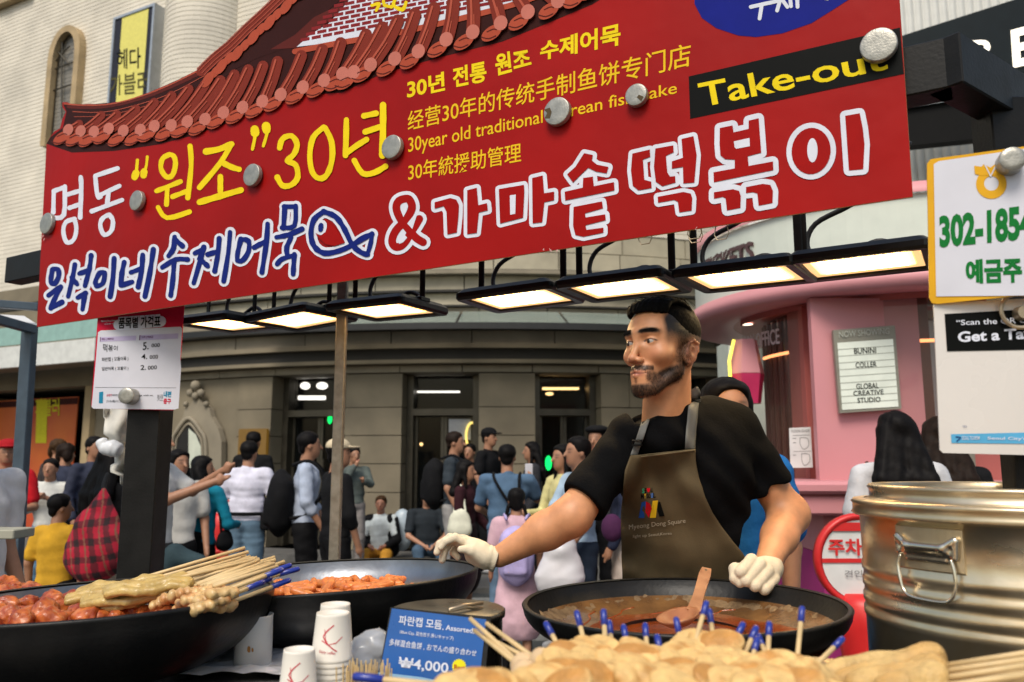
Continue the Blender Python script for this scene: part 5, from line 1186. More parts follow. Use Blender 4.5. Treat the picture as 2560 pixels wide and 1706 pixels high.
# front pan with its heap
fp = thing('front_pan', 'wide steel pan in front heaped with fish cake skewers', 'pan', CF_-Vector((0,0,.1)))
MB().lathe([(.001,-.07),(.26,-.07),(.33,-.03),(.372,0),(.382,.004),(.384,0),(.338,-.036),(.26,-.078),(.001,-.078)], CF_, 72).build('pan', M_steel, fp, True)
disc('broth', CF_, .335, Matrix.Identity(3), -.026, mat('broth', (.34,.20,.07), .1, coat=.8, bump=.2, bs=30), fp, wob=.0)
MB().lathe([(.001,0),(.24,0),(.24,.02),(.001,.02)], (CF_.x,CF_.y,CT-.02), 40).build('base', M_iron, fp, True)
MB().lathe([(.16,0),(.16,CF_.z-CT-.07)], (CF_.x,CF_.y,CT), 40).build('burner_drum', M_iron, fp, True)
hh = {}
def heap(x, y, Y): return at(x, y, Y)
PD = ((.76,.50,.19),(.52,.25,.06))
fb = []
for i in range(6):
    n_ = 4; pr = []
    for j in range(n_):
        pr.append(ell((.002*math.sin(j*2+i), .001*math.cos(j*3+i), .0125*(j-1.5)), (.0235+.003*math.sin(j*2.7+i),.0165,.0082), .0012))
    c0, c1 = np.array(PD[0]), np.array(PD[1])
    o = sdf_mesh('fish_cake', pr, .0022, M_food2, None, lambda V, s_=i: (lambda a: c0*(1-a)+c1*a)(np.clip(.32+1.4*vnoise(V, 150, s_)+.6*vnoise(V, 520, s_+9), 0, 1)[:, None]), lambda Q, s_=i: .0016*vnoise(Q, 110, 70+s_)+.0006*vnoise(Q, 420, s_)+.0004*vnoise(Q, 1200, s_), pad=.008)
    fb.append(o.data); bpy.data.objects.remove(o)
def cake(parent, c, ax, roll, sc, k):
    o = bpy.data.objects.new('fish_cake', fb[k % 6]); col.objects.link(o)
    z = Vector(ax).normalized(); x = z.cross(Vector((0,1,.3))).normalized(); y = z.cross(x); M = Matrix((x, y, z)).transposed() @ Matrix.Rotation(roll, 3, 'Z')
    o.matrix_world = Matrix.Translation(c) @ M.to_4x4() @ Matrix.Diagonal((*sc,1))
    if parent is not None: mw = o.matrix_world.copy(); o.parent = parent; o.matrix_parent_inverse = Matrix.Translation(-Vector(parent.location)); o.matrix_basis = mw
    return o
UP = [(cH,(1410,1160),(1530,1380),1.02),(cH,(1620,1085),(1700,1400),1.04),(cH,(1803,1075),(1820,1400),1.02),(cH,(1842,1150),(1868,1380),1.05),(cH,(1940,1180),(1985,1400),1.03),(cH,(2088,1170),(2105,1400),1.04),(cH,(2170,1250),(2215,1470),.98),(cH,(2300,1130),(2356,1420),1.03),
      (cI,(180,1020),(100,1300),1.02),(cI,(200,1070),(240,1330),1.04),(cI,(430,1165),(300,1420),1.0),(cI,(520,1190),(410,1440),1.0),(cI,(535,1240),(600,1400),1.02),(cI,(528,1265),(470,1500),.97),(cI,(610,1160),(600,1420),1.02),(cI,(835,1055),(800,1420),1.03),(cI,(1110,1265),(860,1510),1.02)]
for i, (c, a, b_, Y) in enumerate(UP):
    A = at(*c(*a), Y+.02); B = at(*c(*b_), Y-.02); d = (B-A).normalized()
    t = thing('fish_cake_skewer', 'blue-capped skewer standing out of the front pan heap, '+ordn[i]+' from the left', 'skewer', B, 'blue-capped skewers in the front pan')
    stick(A, B+d*.03, .0030, t, .021)
    e = B+d*.052; dd = Vector((d.x*.6, d.y-.4, -.55)).normalized(); cake(t, e+Vector((0,0,.012)), dd, i*1.1, (1,1,.8), i)
# heap of cakes: positions as seen, each its own piece
HP = [(cH,1560,1400),(cH,1640,1385),(cH,1810,1320),(cH,1800,1390),(cH,1830,1450),(cH,1990,1340),(cH,2040,1400),(cH,2020,1480),(cH,1900,1520),(cH,1760,1540),(cH,2250,1440),(cH,2180,1540),(cH,2320,1520),(cH,1680,1450),(cH,1620,1480),(cH,2060,1560),(cH,800,1510),(cH,900,1500),(cH,990,1530),(cH,1080,1550),(cH,760,1560),(cH,1180,1560),
      (cI,60,1270),(cI,160,1290),(cI,280,1300),(cI,90,1380),(cI,250,1390),(cI,60,1480),(cI,180,1500),(cI,320,1470),(cI,420,1500),(cI,620,1420),(cI,700,1400),(cI,560,1480),(cI,680,1500),(cI,790,1480),(cI,800,1540),(cI,460,1570),(cI,300,1570),(cI,900,1560)]
HP += [(cH,x,y) for x, y in ((1500,1420),(1560,1500),(1700,1560),(1940,1440),(2110,1460),(2300,1390),(2120,1360),(1720,1340),(1500,1540),(1400,1560),(1300,1570),(1950,1560),(2260,1590),(1000,1590),(1600,1590),(860,1570))]+[(cI,x,y) for x, y in ((30,1340),(140,1440),(240,1450),(350,1400),(540,1420),(660,1560),(580,1560),(760,1400),(850,1440),(380,1560),(180,1570),(60,1560),(940,1590),(740,1590),(10,1440),(480,1430))]
for i, (c, x, y) in enumerate(HP):
    x_, y_ = c(x, y+92); y_ += 30 if (c is cH and x < 1200) else (22 if (c is cI and x > 350) else 0); Y = 1.06-.26*(y_-1620)/130 if y_ > 1620 else 1.06
    Y = max(.80, Y); p = at(x_, y_, Y); r_ = np.random.default_rng(i)
    o = cake(None, p, (r_.uniform(-.5,.5), r_.uniform(-.8,-.2), r_.uniform(.5,1)), r_.uniform(-.5,.5), tuple(r_.uniform(1.0,1.3)*v for v in (1,1,.95)), i)
    tag(o, 'puffy tan fish cake piled in the front pan', 'fish cake', 'fish cakes heaped in the front pan')
# long folded sheets at the right of the heap, with light sticks running out of the frame
for i, (P_, r) in enumerate([([(960,1550),(1100,1480),(1300,1420),(1500,1430),(1650,1350)],.011),([(1120,1560),(1350,1480),(1560,1420),(1720,1370),(1760,1430)],.012),([(1200,1570),(1450,1520),(1650,1470),(1740,1450)],.012),([(1400,1590),(1550,1560),(1700,1520),(1750,1500)],.012)]):
    pts = catmull([at(*cI(*p), .97-.03*i) for p in P_], 3); pr = [cap(pts[j], pts[j+1], r*(1+.15*math.sin(j)), None, .004) for j in range(len(pts)-1)]; pr += [cap(pts[j]+Vector((.0,-.008,-.012)), pts[j+1]+Vector((0,-.008,-.012)), r*.8, None, .003) for j in range(len(pts)-1)]
    c0, c1 = np.array((.62,.42,.16)), np.array((.52,.30,.09))
    t = thing('fish_cake_skewer', 'folded fish cake sheet at the right of the front pan, '+['rearmost','second from the back','third from the back','nearest'][i], 'skewer', pts[0], 'folded sheets in the front pan')
    sdf_mesh('fish_cake', pr, .0035, M_food2, t, lambda V, s_=i: (lambda a: c0*(1-a)+c1*a)(np.clip(.4+vnoise(V, 90, s_), 0, 1)[:, None]), lambda Q, s_=i: .0022*vnoise(Q, 110, s_)+.0008*vnoise(Q, 500, s_), pad=.01)
    for a, b_ in [(((1650,1470),(2500,1345)),),(((1700,1500),(2500,1385)),),(((1720,1545),(2500,1425)),),(((1700,1600),(2500,1490)),)][i]: stick(at(*cI(*b_), .90-.02*i), at(*cI(*a), .955-.03*i), .0032, t)
for i, (a, b_) in enumerate([((1760,1455),(2560,1330)),((1800,1520),(2560,1400)),((1900,1580),(2560,1455)),((2050,1600),(2560,1500)),((1750,1580),(2560,1440))]):
    A, B = at(*cI(*b_), .88), at(*cI(*a), .94-.012*i); o = MB().tube([A, B], .0032, 10).build('bamboo_stick', M_bam, None, True)
    tag(o, 'bare bamboo stick fanning out at the lower right corner, '+['top','second','third','fourth','lowest'][i]+' of five', 'skewer', 'bare sticks at the lower right')
# two smooth fish sausages with three plain sticks
for i, (P_, sa, sb) in enumerate([([(1215,1420),(1300,1480),(1400,1550),(1520,1640)],(890,1125),(1250,1450)),([(1345,1395),(1430,1440),(1550,1520),(1680,1620)],(1003,1158),(1380,1430)),([(1235,1470),(1290,1530),(1360,1610)],(920,1205),(1230,1450))]):
    t = thing('fish_sausage_skewer', 'smooth pale fish sausage on a plain stick, '+['left','right','lower'][i]+' of three by the blue card', 'skewer', at(*cH(*P_[0]), .98), 'smooth sausages at the front')
    pts = catmull([at(*cH(*p), [.985,.97,.94][i]-.02*j) for j, p in enumerate(P_)], 4); rr = [.0105, .0135]+[.0145]*(len(pts)-2); rr[0] = .007
    MB().tube([pts[0]-(pts[1]-pts[0]).normalized()*.003]+pts, [.003]+rr, 16).build('sausage', mat('sausage_skin', (.66,.47,.27), .45, var=.08, vs_=30, bump=.25, bs=140), t, True)
    stick(at(*cH(*sa), 1.06), at(*cH(*sb), .985-.01*i), .0029, t)
o = thing('fish_sausage_skewer', 'plain forked stick crossing beside the sausages', 'skewer', at(*cH(1100,1330), 1.03)); stick(at(*cH(995,1245), 1.05), at(*cH(1330,1420), .98), .0026, o)
# blue capped skewer lying at the very front
t = thing('fish_cake_skewer', 'blue-capped skewer lying flat at the bottom edge, left of the front pan', 'skewer', at(*cH(300,1545), .93)); stick(at(*cH(105,1522), .93), at(*cH(760,1590), .90), .0036, t, .036)

# the steel pot
PC = Vector((.905,1.47,0)); rP = .268; zT = at(2300,1275,1.47-.2).z
zT = at(2121,1268,1.42).z
pt = thing('steel_pot', 'tall worn steel stockpot with a loose ring lid at the right', 'pot', (PC.x,PC.y,CT))
zl = at(2116,1253,1.46).z; H_ = zl-.030
pr = [(.001,CT+.004),(rP*.94,CT+.004),(rP*.965,CT+.02)]
for yy in (1335,1215,1080,945):
    zr_ = at(*cI(1500,yy),1.23).z
    if zr_ < CT+.03: continue
    pr += [(rP*.970,zr_-.009),(rP*.980,zr_-.006),(rP*.981,zr_+.005),(rP*.972,zr_+.009)]
pr += [(rP*.975,H_),(rP*1.012,H_+.002),(rP*1.03,H_+.006),(rP*1.018,H_+.011),(rP*1.018,H_+.022),(rP*1.03,H_+.026),(rP*1.01,H_+.031),(rP*.94,H_+.032)]
MB().lathe(pr, PC, 96).build('body', M_steel, pt, True)
MB().lathe([(rP*.94,H_+.030),(rP*.905,H_+.034),(rP*.905,H_+.048),(rP*.918,H_+.053),(rP*.905,H_+.058),(rP*.885,H_+.056),(rP*.88,H_+.04),(rP*.88,H_-.1),(.001,H_-.1)], PC, 96).build('inner_ring', M_steel, pt, True)
# handle: plate, hood, bail
hp = at(*cI(1690,740), 1.2); ang = None
# direction from pot centre to the sight line of the handle
dr = ray(*cI(1695,690)); a_ = dr.x*dr.x+dr.y*dr.y; b2 = -2*(dr.x*PC.x+dr.y*PC.y); c2_ = PC.x**2+PC.y**2-(rP*.975)**2; tt = (-b2-math.sqrt(b2*b2-4*a_*c2_))/(2*a_)
hp = Vector((dr.x*tt, dr.y*tt, H+dr.z*tt)); hn = Vector((hp.x-PC.x, hp.y-PC.y, 0)).normalized(); hu = Vector((-hn.y, hn.x, 0)); hu = hu if hu.x > 0 else -hu
def hpt(x, z, o): # wraps on the pot
    an = x/(rP*.975); p = PC + (hn*math.cos(an)+hu*math.sin(an))*(rP*.975+o); return Vector((p.x, p.y, hp.z+z))
q = MB(); V = []; nx = 10
wP, hP = .118, .066
for i in range(nx+1):
    x = -wP/2+wP*i/nx
    for z_, o in ((-hP/2,.003),(hP/2,.003),(hP/2+.004,-.002),(-hP/2-.004,-.002)): V.append(hpt(x, z_+.010, o))
q.add(V, [(4*i+j, 4*i+(j+1) % 4, 4*i+4+(j+1) % 4, 4*i+4+j) for i in range(nx) for j in range(4)]+[(0,1,2,3),(4*nx,4*nx+3,4*nx+2,4*nx+1)]); hpl = q.build('handle_plate', M_steel, pt)
M_hd = mat('handle_steel', (.70,.62,.48), .2, metal=.95, var=.2, vs_=20, bump=.05)
k6 = .74
hq = lambda x, z, o: hpt(x*k6, z*k6, o*k6)
pr = [cap(hq(-.066,.036,.010), hq(-.040,.018,.014), .0064, .0064, .005), cap(hq(-.040,.018,.014), hq(.040,.018,.014), .0070, .0070, .005), cap(hq(.040,.018,.014), hq(.066,.036,.010), .0064, .0064, .005),
      cap(hq(-.066,.034,.010), hq(-.064,.004,.010), .0058, .0058, .004), cap(hq(.066,.034,.010), hq(.064,.0,.010), .0058, .0058, .004), cap(hq(-.05,.008,.006), hq(.05,.008,.006), .0076, .0076, .006), cap(hq(-.045,-.008,.004), hq(.045,-.008,.004), .0064, .0064, .006)]
sdf_mesh('handle_hood', pr, .0018, M_hd, hpl)
bail = [hq(-.060,-.004,.012), hq(-.066,-.026,.015), hq(-.060,-.056,.018), hq(-.052,-.080,.018), hq(-.030,-.092,.018), hq(.030,-.094,.018), hq(.052,-.086,.018), hq(.064,-.060,.018), hq(.062,-.026,.015), hq(.056,-.004,.012)]
MB().tube(catmull(bail, 5), .0030, 10).build('bail', M_hd, hpl, True)

# blue price card leaning on the round tin
TC = Vector((-.115,1.50,CT)); 
tn = thing('round_tin', 'round dark lidded tin behind the blue price card, tongs on its lid', 'tin', TC)
zt_ = onz(1120,1520,1.13).z; zt_ = at(1110,1521,1.5).z
MB().lathe([(.001,CT),(.098,CT),(.098,zt_-.012),(.103,zt_-.012),(.103,zt_-.002),(.099,zt_),(.001,zt_+.001)], (TC.x,TC.y,0), 56).build('body', mat('tin_metal', (.14,.125,.10), .3, metal=.8, var=.4, vs_=10, bump=.2), tn, True)
tg = thing('tongs', 'thin metal tongs lying on the round tin lid', 'tongs', (TC.x,TC.y,zt_))
for s_ in (0, 1): MB().tube([at(*cH(745,1072+s_*8), 1.44)*1.0+Vector((0,0,.002)), at(*cH(860,1052+s_*14), 1.47)+Vector((0,0,.005)), at(*cH(975,1030+s_*38), 1.50)+Vector((0,0,.003))], .0032, 8).build('arm', M_nut, tg, True)
PK = Plane(at(*cH(640,1300), 1.33), Vector((1,-.10,0)), Vector((0,.22,1)))
pc = thing('price_card', 'blue plastic price card for assorted fish cake at 4,000 won', 'sign', PK.w(PK.px(*cH(640,1500))))
M_card_b = mat('card_blue', (.006,.09,.34), .3, var=.15, vs_=12, bump=.1, spec=.5)
q = MB(); poly(q, PK, cH, [(345,1045),(1030,1112),(980,1620),(250,1580)], -.001, -.006); q.build('backing', M_iron, pc)
q = MB(); poly(q, PK, cH, [(355,1055),(1000,1130),(945,1620),(258,1560)], .0); q.build('sheet', M_card_b, pc)
q = MB(); poly(q, PK, cH, [(265,1490),(560,1525),(700,1555),(945,1600),(945,1620),(258,1560)], .0006); q.build('pale_strip', flat('card_pale', (.25,.42,.58), .3), pc)
t = MB()
for s, bl, br, tl, tr, bo_ in (('파란캡 모듬',(400,1165),(695,1200),(408,1100),(700,1138),.012),(', Assorted,',(700,1205),(918,1232),(703,1165),(922,1190),.010),('(Blue Cap, 蓝色签子,青いキャップ)',(410,1230),(775,1278),(413,1200),(778,1245),.004),
     ('多样混合鱼饼 , おでんの盛り合わせ',(335,1310),(930,1385),(342,1260),(938,1340),.008),('₩4,000',(398,1465),(738,1510),(405,1385),(745,1425),.016)): text(t, PK, cH, s, bl, br, tl, .001, bo_, tr=tr)
t.build('white_lettering', P_white, pc)
t = MB(); N_ = 36; poly(t, PK, cH, [(815+(50 if i % 2 else 43)*math.cos(2*math.pi*i/N_), 1450+(52 if i % 2 else 45)*math.sin(2*math.pi*i/N_)) for i in range(N_)], .001); t.build('starburst', flat('burst_yellow', (.75,.68,.02)), pc)
t = MB(); text(t, PK, cH, 'Best', (780,1480), (855,1482), (782,1438), .0018, .02); t.build('red_lettering', flat('burst_red', (.4,.05,.02)), pc)

# paper cups, turned over and stacked
M_cup = mat('paper_cup', (.70,.66,.58), .55, var=.05, bump=.05); M_ink = flat('cup_ink', (.55,.06,.08))
def cups(lab, xt, yt, rpx, Y, n, logo=True):
    c = at(xt, yt, Y); r0 = rpx*Y/FPX; t = thing('paper_cup', lab, 'cup', (c.x,c.y,CT)); h = .064
    MB().lathe([(.001,-.004),(r0*.90,-.004),(r0*.93,0),(r0*.98,.0005),(r0,-.003),(r0*1.22,-h),(r0*1.25,-h-.001),(r0*1.26,-h-.004),(r0*1.22,-h-.006)], c, 48).build('cup', M_cup, t, True)
    for k_ in range(1, n):
        z = -h-.004-.0085*(k_-1); MB().lathe([(r0*1.19,z),(r0*1.22+.0003,z-.003),(r0*1.26,z-.0055),(r0*1.265,z-.0075),(r0*1.23,z-.0090)], c, 40).build('cup_rim', M_cup, t, True)
    if logo:
        lg = MB()
        def onc(u, v):                       # wrap on the cup side
            rr = r0*(1+.22*(-v/h))+.0006; a = -math.pi/2-math.atan2(c.x, c.y)*0+u/rr; return Vector((c.x+rr*math.cos(a), c.y+rr*math.sin(a), c.z+v))
        def brush(P_, w_):
            for (u0,v0),(u1,v1) in zip(P_[:-1], P_[1:]):
                dx, dy = u1-u0, v1-v0; L_ = math.hypot(dx, dy); nx_, ny_ = -dy/L_*w_, dx/L_*w_
                lg.add([onc(u0-nx_,v0-ny_), onc(u1-nx_,v1-ny_), onc(u1+nx_,v1+ny_), onc(u0+nx_,v0+ny_)], [(0,1,2,3)])
        brush([(.008,-.014),(-.002,-.022),(-.008,-.030),(-.002,-.040),(.008,-.048),(.014,-.052)], .0009); brush([(-.010,-.036),(.0,-.042),(.012,-.040),(.022,-.032)], .0007); brush([(-.006,-.020),(-.004,-.034),(.002,-.044)], .0005)
        V_, F_ = _gl('Enjoy coffee', .0, .3); x1 = max(v[0] for v in V_); lg.add([onc(-.014+.026*v[0]/x1, -.053+.006*v[1]-.12*(.026*v[0]/x1)) for v in V_], F_)
        lg.build('red_print', M_ink, t)
    return t
cups('tall stack of overturned paper cups with a red brush print', *DD(765,1408), 39, 1.30, 14)
cups('single overturned paper cup at the bottom edge, left of the tall stack', *DD(688,1492), 37, 1.24, 4)
cups('back stack of overturned paper cups peeping behind the tall stack', *DD(771,1388), 35, 1.40, 12, False)
# stained white tub
c = at(*DD(586,1412), 1.70); CS = 1.085; tb = thing('white_tub', 'white paper tub with brown sauce stains between the woks', 'tub', (c.x,c.y,CS)); CTo = CT; CT = CS; rT = 39*1.088*1.70/FPX
MB().lathe([(.001,CT+.003),(rT*1.03,CT+.003),(rT*1.0,c.z-.004),(rT*1.02,c.z),(rT*.97,c.z),(rT*.97,CT+.02),(.001,CT+.02)], (c.x,c.y,0), 48).build('body', mat('tub_white', (.62,.61,.58), .5, var=.06), tb, True)
q = MB(); M_st = flat('brown_stain', (.36,.17,.05))
for u, v, s_ in ((-.6,.62,.006),(.35,.42,.009),(-.75,.40,.005),(.55,.40,.006),(-.45,.5,.003)):
    P_ = []
    for i in range(9): 
        a = 2*math.pi*i/9; uu = u+s_*math.cos(a)*14*random.uniform(.5,1); zz_ = CT+(c.z-CT)*v+s_*math.sin(a)*random.uniform(.5,1); an = -math.pi/2-.3+uu; P_.append(Vector((c.x+(rT*1.02+.0008)*math.cos(an), c.y+(rT*1.02+.0008)*math.sin(an), zz_)))
    q.add(P_, [tuple(range(9))])
q.build('sauce_stain', M_st, tb)
CT = CTo
sh_ = thing('side_shelf', 'dark raised shelf with a red edge line between the left wok and the cups', 'shelf', (-.62,1.75,CS-.05))
MB().bbox((-.64,1.745,CS-.012), (.56,.29,.022), b=.003).build('board', M_iron, sh_); MB().bbox((-.64,1.594,CS-.026), (.56,.012,.014), b=.002).build('red_edge', M_rp, sh_); MB().bbox((-.64,1.62,CS-.066), (.54,.03,.08), b=.003).build('apron', M_iron, sh_)
for x_ in (-.88,-.40): MB().bbox((x_,1.76,(CS+CT)/2-.02), (.03,.34,CS-CT-.04), b=.002).build('leg', M_iron, sh_)
# foil on the shelf, crumpled
q = MB(); nx, ny = 26, 14; V = []
for j in range(ny+1):
    for i in range(nx+1):
        x = -.91+.52*i/nx; y = 1.605+.26*j/ny; V.append((x, y, CS+.009+.009*float(vnoise(np.array([[x,y,0]]), 60, 3)[0])+.006*random.random()))
o = mesh('foil_sheet', V, [(j*(nx+1)+i, j*(nx+1)+i+1, (j+1)*(nx+1)+i+1, (j+1)*(nx+1)+i) for j in range(ny) for i in range(nx)], M_foil); tag(o, 'crumpled sheet of foil on the side shelf below the left wok', 'foil')
# green crate behind
gb = thing('green_crate', 'dark green plastic mesh crate behind the foil, between the woks', 'crate', (-.62,2.35,.95)); M_g = mat('green_plastic', (.01,.09,.045), .4)
for z_ in (.96,1.0,1.04,1.08): MB().bbox((-.64,2.28,z_), (.46,.01,.010), b=.002).build('rail', M_g, gb)
for i in range(12): MB().bbox((-.86+.04*i,2.285,1.02), (.008,.01,.14), b=.002).build('upright', M_g, gb)
MB().bbox((-.64,2.36,.94), (.46,.16,.02), b=.004).build('floor', M_g, gb)
# cup of wooden picks and crumpled clear bag
wp = thing('pick_cup', 'bundle of thin wooden picks beside the blue price card', 'picks', at(*cH(150,1520), 1.22)); bq = at(*cH(160,1480), 1.22)
for i in range(60):
    a = random.uniform(0,6.28); r_ = .028*math.sqrt(random.random()); p = bq+Vector((r_*1.3*math.cos(a), r_*math.sin(a), 0)); q_ = p+Vector((r_*.3*math.cos(a), 0, random.uniform(.0,.014))); MB().tube([Vector((p.x,p.y,CT+.01)), q_], .0011, 5).build('pick', M_bam, wp)
MB().lathe([(.001,CT+.002),(.032,CT+.002),(.036,bq.z-.02),(.034,bq.z-.02),(.031,CT+.006)], (bq.x,bq.y,0), 32).build('holder', M_cup, wp, True)
pr = [ell(at(*cH(x, y), 1.36), (.028,.02,.024), .01) for x, y in ((110,1380),(160,1360),(210,1330),(250,1290),(120,1420),(190,1400),(60,1400))]
o = sdf_mesh('clear_bag', pr, .005, mat('clear_plastic', (.62,.65,.70), .15, bump=0, alpha=.45, spec=.8), None, None, lambda Q: .012*np.abs(vnoise(Q, 110, 5))+.004*vnoise(Q, 300, 6), pad=.03); tag(o, 'crumpled clear plastic bag between cups and blue price card', 'bag')
# ------------------------------------------------ the vendor
M_skin = vcmat('skin', .46, var=.13, vs_=38, bump=.28, bs=420, dist=.0012, sss=.08)
M_blk = mat('black_cotton', (.0035,.0035,.004), .9, var=.35, vs_=18, bump=.35, bs=160, spec=.08, dist=.003)
M_apr = mat('olive_canvas', (.095,.068,.034), .8, var=.15, vs_=14, bump=.3, bs=300, spec=.2)
M_strap = mat('grey_webbing', (.13,.13,.12), .75, var=.15, bump=.4, bs=400)
M_glove = mat('knit_glove', (.66,.57,.42), .9, var=.10, vs_=40, bump=.6, bs=420, spec=.1, dist=.002)
M_hair = mat('black_hair', (.003,.0026,.0022), .7, var=.3, vs_=50, bump=.5, bs=90, spec=.06)
vd = thing('person', 'bearded vendor in black T-shirt, olive apron and white work gloves behind the oily wok', 'person', (.42,2.12,.1))
YH_ = 2.0
# head frame
O = at(1653, 863, YH_); yaw = R(50)
f = Vector((-math.sin(yaw), -math.cos(yaw), .0)); f = (f+Vector((0,0,.0))).normalized(); u = Vector((0,0,1)); l = u.cross(f)*-1
l = f.cross(u); l = l if l.x > 0 else -l       # towards the ear we see
tl_ang = R(-2); 
S_ = 1.04
def h(a, b_, c): return O + (l*a + f*b_ + u*c)*S_
Mh = [[l.x,f.x,u.x],[l.y,f.y,u.y],[l.z,f.z,u.z]]
def he(a, b_, c, r, k=.01, **kw): return ell(h(a,b_,c), tuple(x*S_ for x in r), k, M=Mh, **kw)
def hc(p, q_, ra, rb=None, k=.01, **kw): return cap(h(*p), h(*q_), ra*S_, (ra if rb is None else rb)*S_, k, **kw)
def both(fn): return [fn(1), fn(-1)]
pr = [he(0,-.018,.026,(.076,.094,.080),.01), he(0,.022,.018,(.066,.066,.068),.02), he(0,.028,-.018,(.057,.058,.072),.02)]
pr += both(lambda s: he(s*.045,.050,-.030,(.022,.026,.022),.016))                 # cheekbones
pr += both(lambda s: hc((s*.050,.004,-.066),(s*.026,.056,-.110),.011,.012,.020))    # jaw
pr += both(lambda s: hc((s*.053,.008,-.035),(s*.050,.004,-.066),.012,.011,.020))
pr += [he(0,.072,-.113,(.025,.018,.017),.016), he(0,.060,-.090,(.032,.032,.030),.02)]
pr += [he(0,.074,-.071,(.028,.021,.024),.014)]
pr += [hc((0,.086,.020),(0,.083,-.004),.011,.010,.014), hc((0,.084,-.004),(0,.104,-.040),.0070,.0090,.008), he(0,.104,-.041,(.0095,.010,.0085),.006)]
pr += both(lambda s: he(s*.0130,.094,-.045,(.0070,.011,.0075),.006))
pr += [dict(he(s*.0075,.103,-.052,(.0035,.005,.004),.003), sub=True) for s in (1,-1)]
pr += both(lambda s: hc((s*.014,.083,.021),(s*.045,.070,.020),.0075,.006,.010))       # brow
pr += [dict(he(s*.031,.094,.001,(.018,.018,.0105),.012), sub=True) for s in (1,-1)]
pr += both(lambda s: he(s*.031,.0685,.000,(.0145,.0135,.0135),.004))                # lid ball
pr += [dict(he(s*.0315,.0825,-.0012,(.0130,.009,.0039),.0015), sub=True) for s in (1,-1)]  # opening
pr += [hc((0,.0945,-.0695),(s*.021,.082,-.0725),.0048,.0028,.003) for s in (1,-1)]       # upper lip
pr += [hc((0,.0930,-.0810),(s*.017,.082,-.0790),.0062,.003,.003) for s in (1,-1)]
pr += [dict(hc((-.024,.086,-.0755),(.024,.086,-.0755),.0010,.0010,.002), sub=True), dict(hc((-.006,.0985,-.0750),(.006,.0985,-.0750),.0012,.0012,.002), sub=True)]
# ears
_h0 = h
def h(a, b_, c): return _h0(a*.985, b_*.92-.004, c*.90-.022)
for s in (1, -1):
    pr += [he(s*.073,-.006,-.010,(.007,.016,.026),.006), he(s*.079,-.014,.000,(.006,.017,.026),.004)]
    rim = [(s*.078,.002,.008),(s*.082,-.002,.022),(s*.085,-.014,.029),(s*.087,-.027,.020),(s*.085,-.028,.002),(s*.080,-.018,-.018),(s*.077,-.006,-.030),(s*.075,.0,-.026)]
    pr += [hc(rim[i], rim[i+1], .0036, .0036, .003) for i in range(len(rim)-1)]
    pr += [dict(he(s*.0875,-.010,-.002,(.006,.008,.011),.003), sub=True), dict(he(s*.088,-.016,.015,(.004,.009,.005),.003), sub=True)]
    pr += [hc((s*.078,.003,.002),(s*.077,.004,-.010),.0042,.0042,.003)]
h = _h0
nb = at(1668, 1065, 2.06)
pr += [cap(h(0,-.028,-.045), nb+Vector((.0,.0,.02)), .054, .060, .02), cap(h(.0,-.012,-.06), nb+Vector((-.008,-.012,.0)), .046, .054, .02)]
pr += [cap(h(.055,-.03,-.04), nb+Vector((-.035,-.055,-.01)), .012, .012, .02)]
skinc = np.array((.60,.275,.130)); lipc = np.array((.42,.13,.08)); stub = np.array((.012,.007,.005)); hairc = np.array((.014,.010,.008))
MK = {}
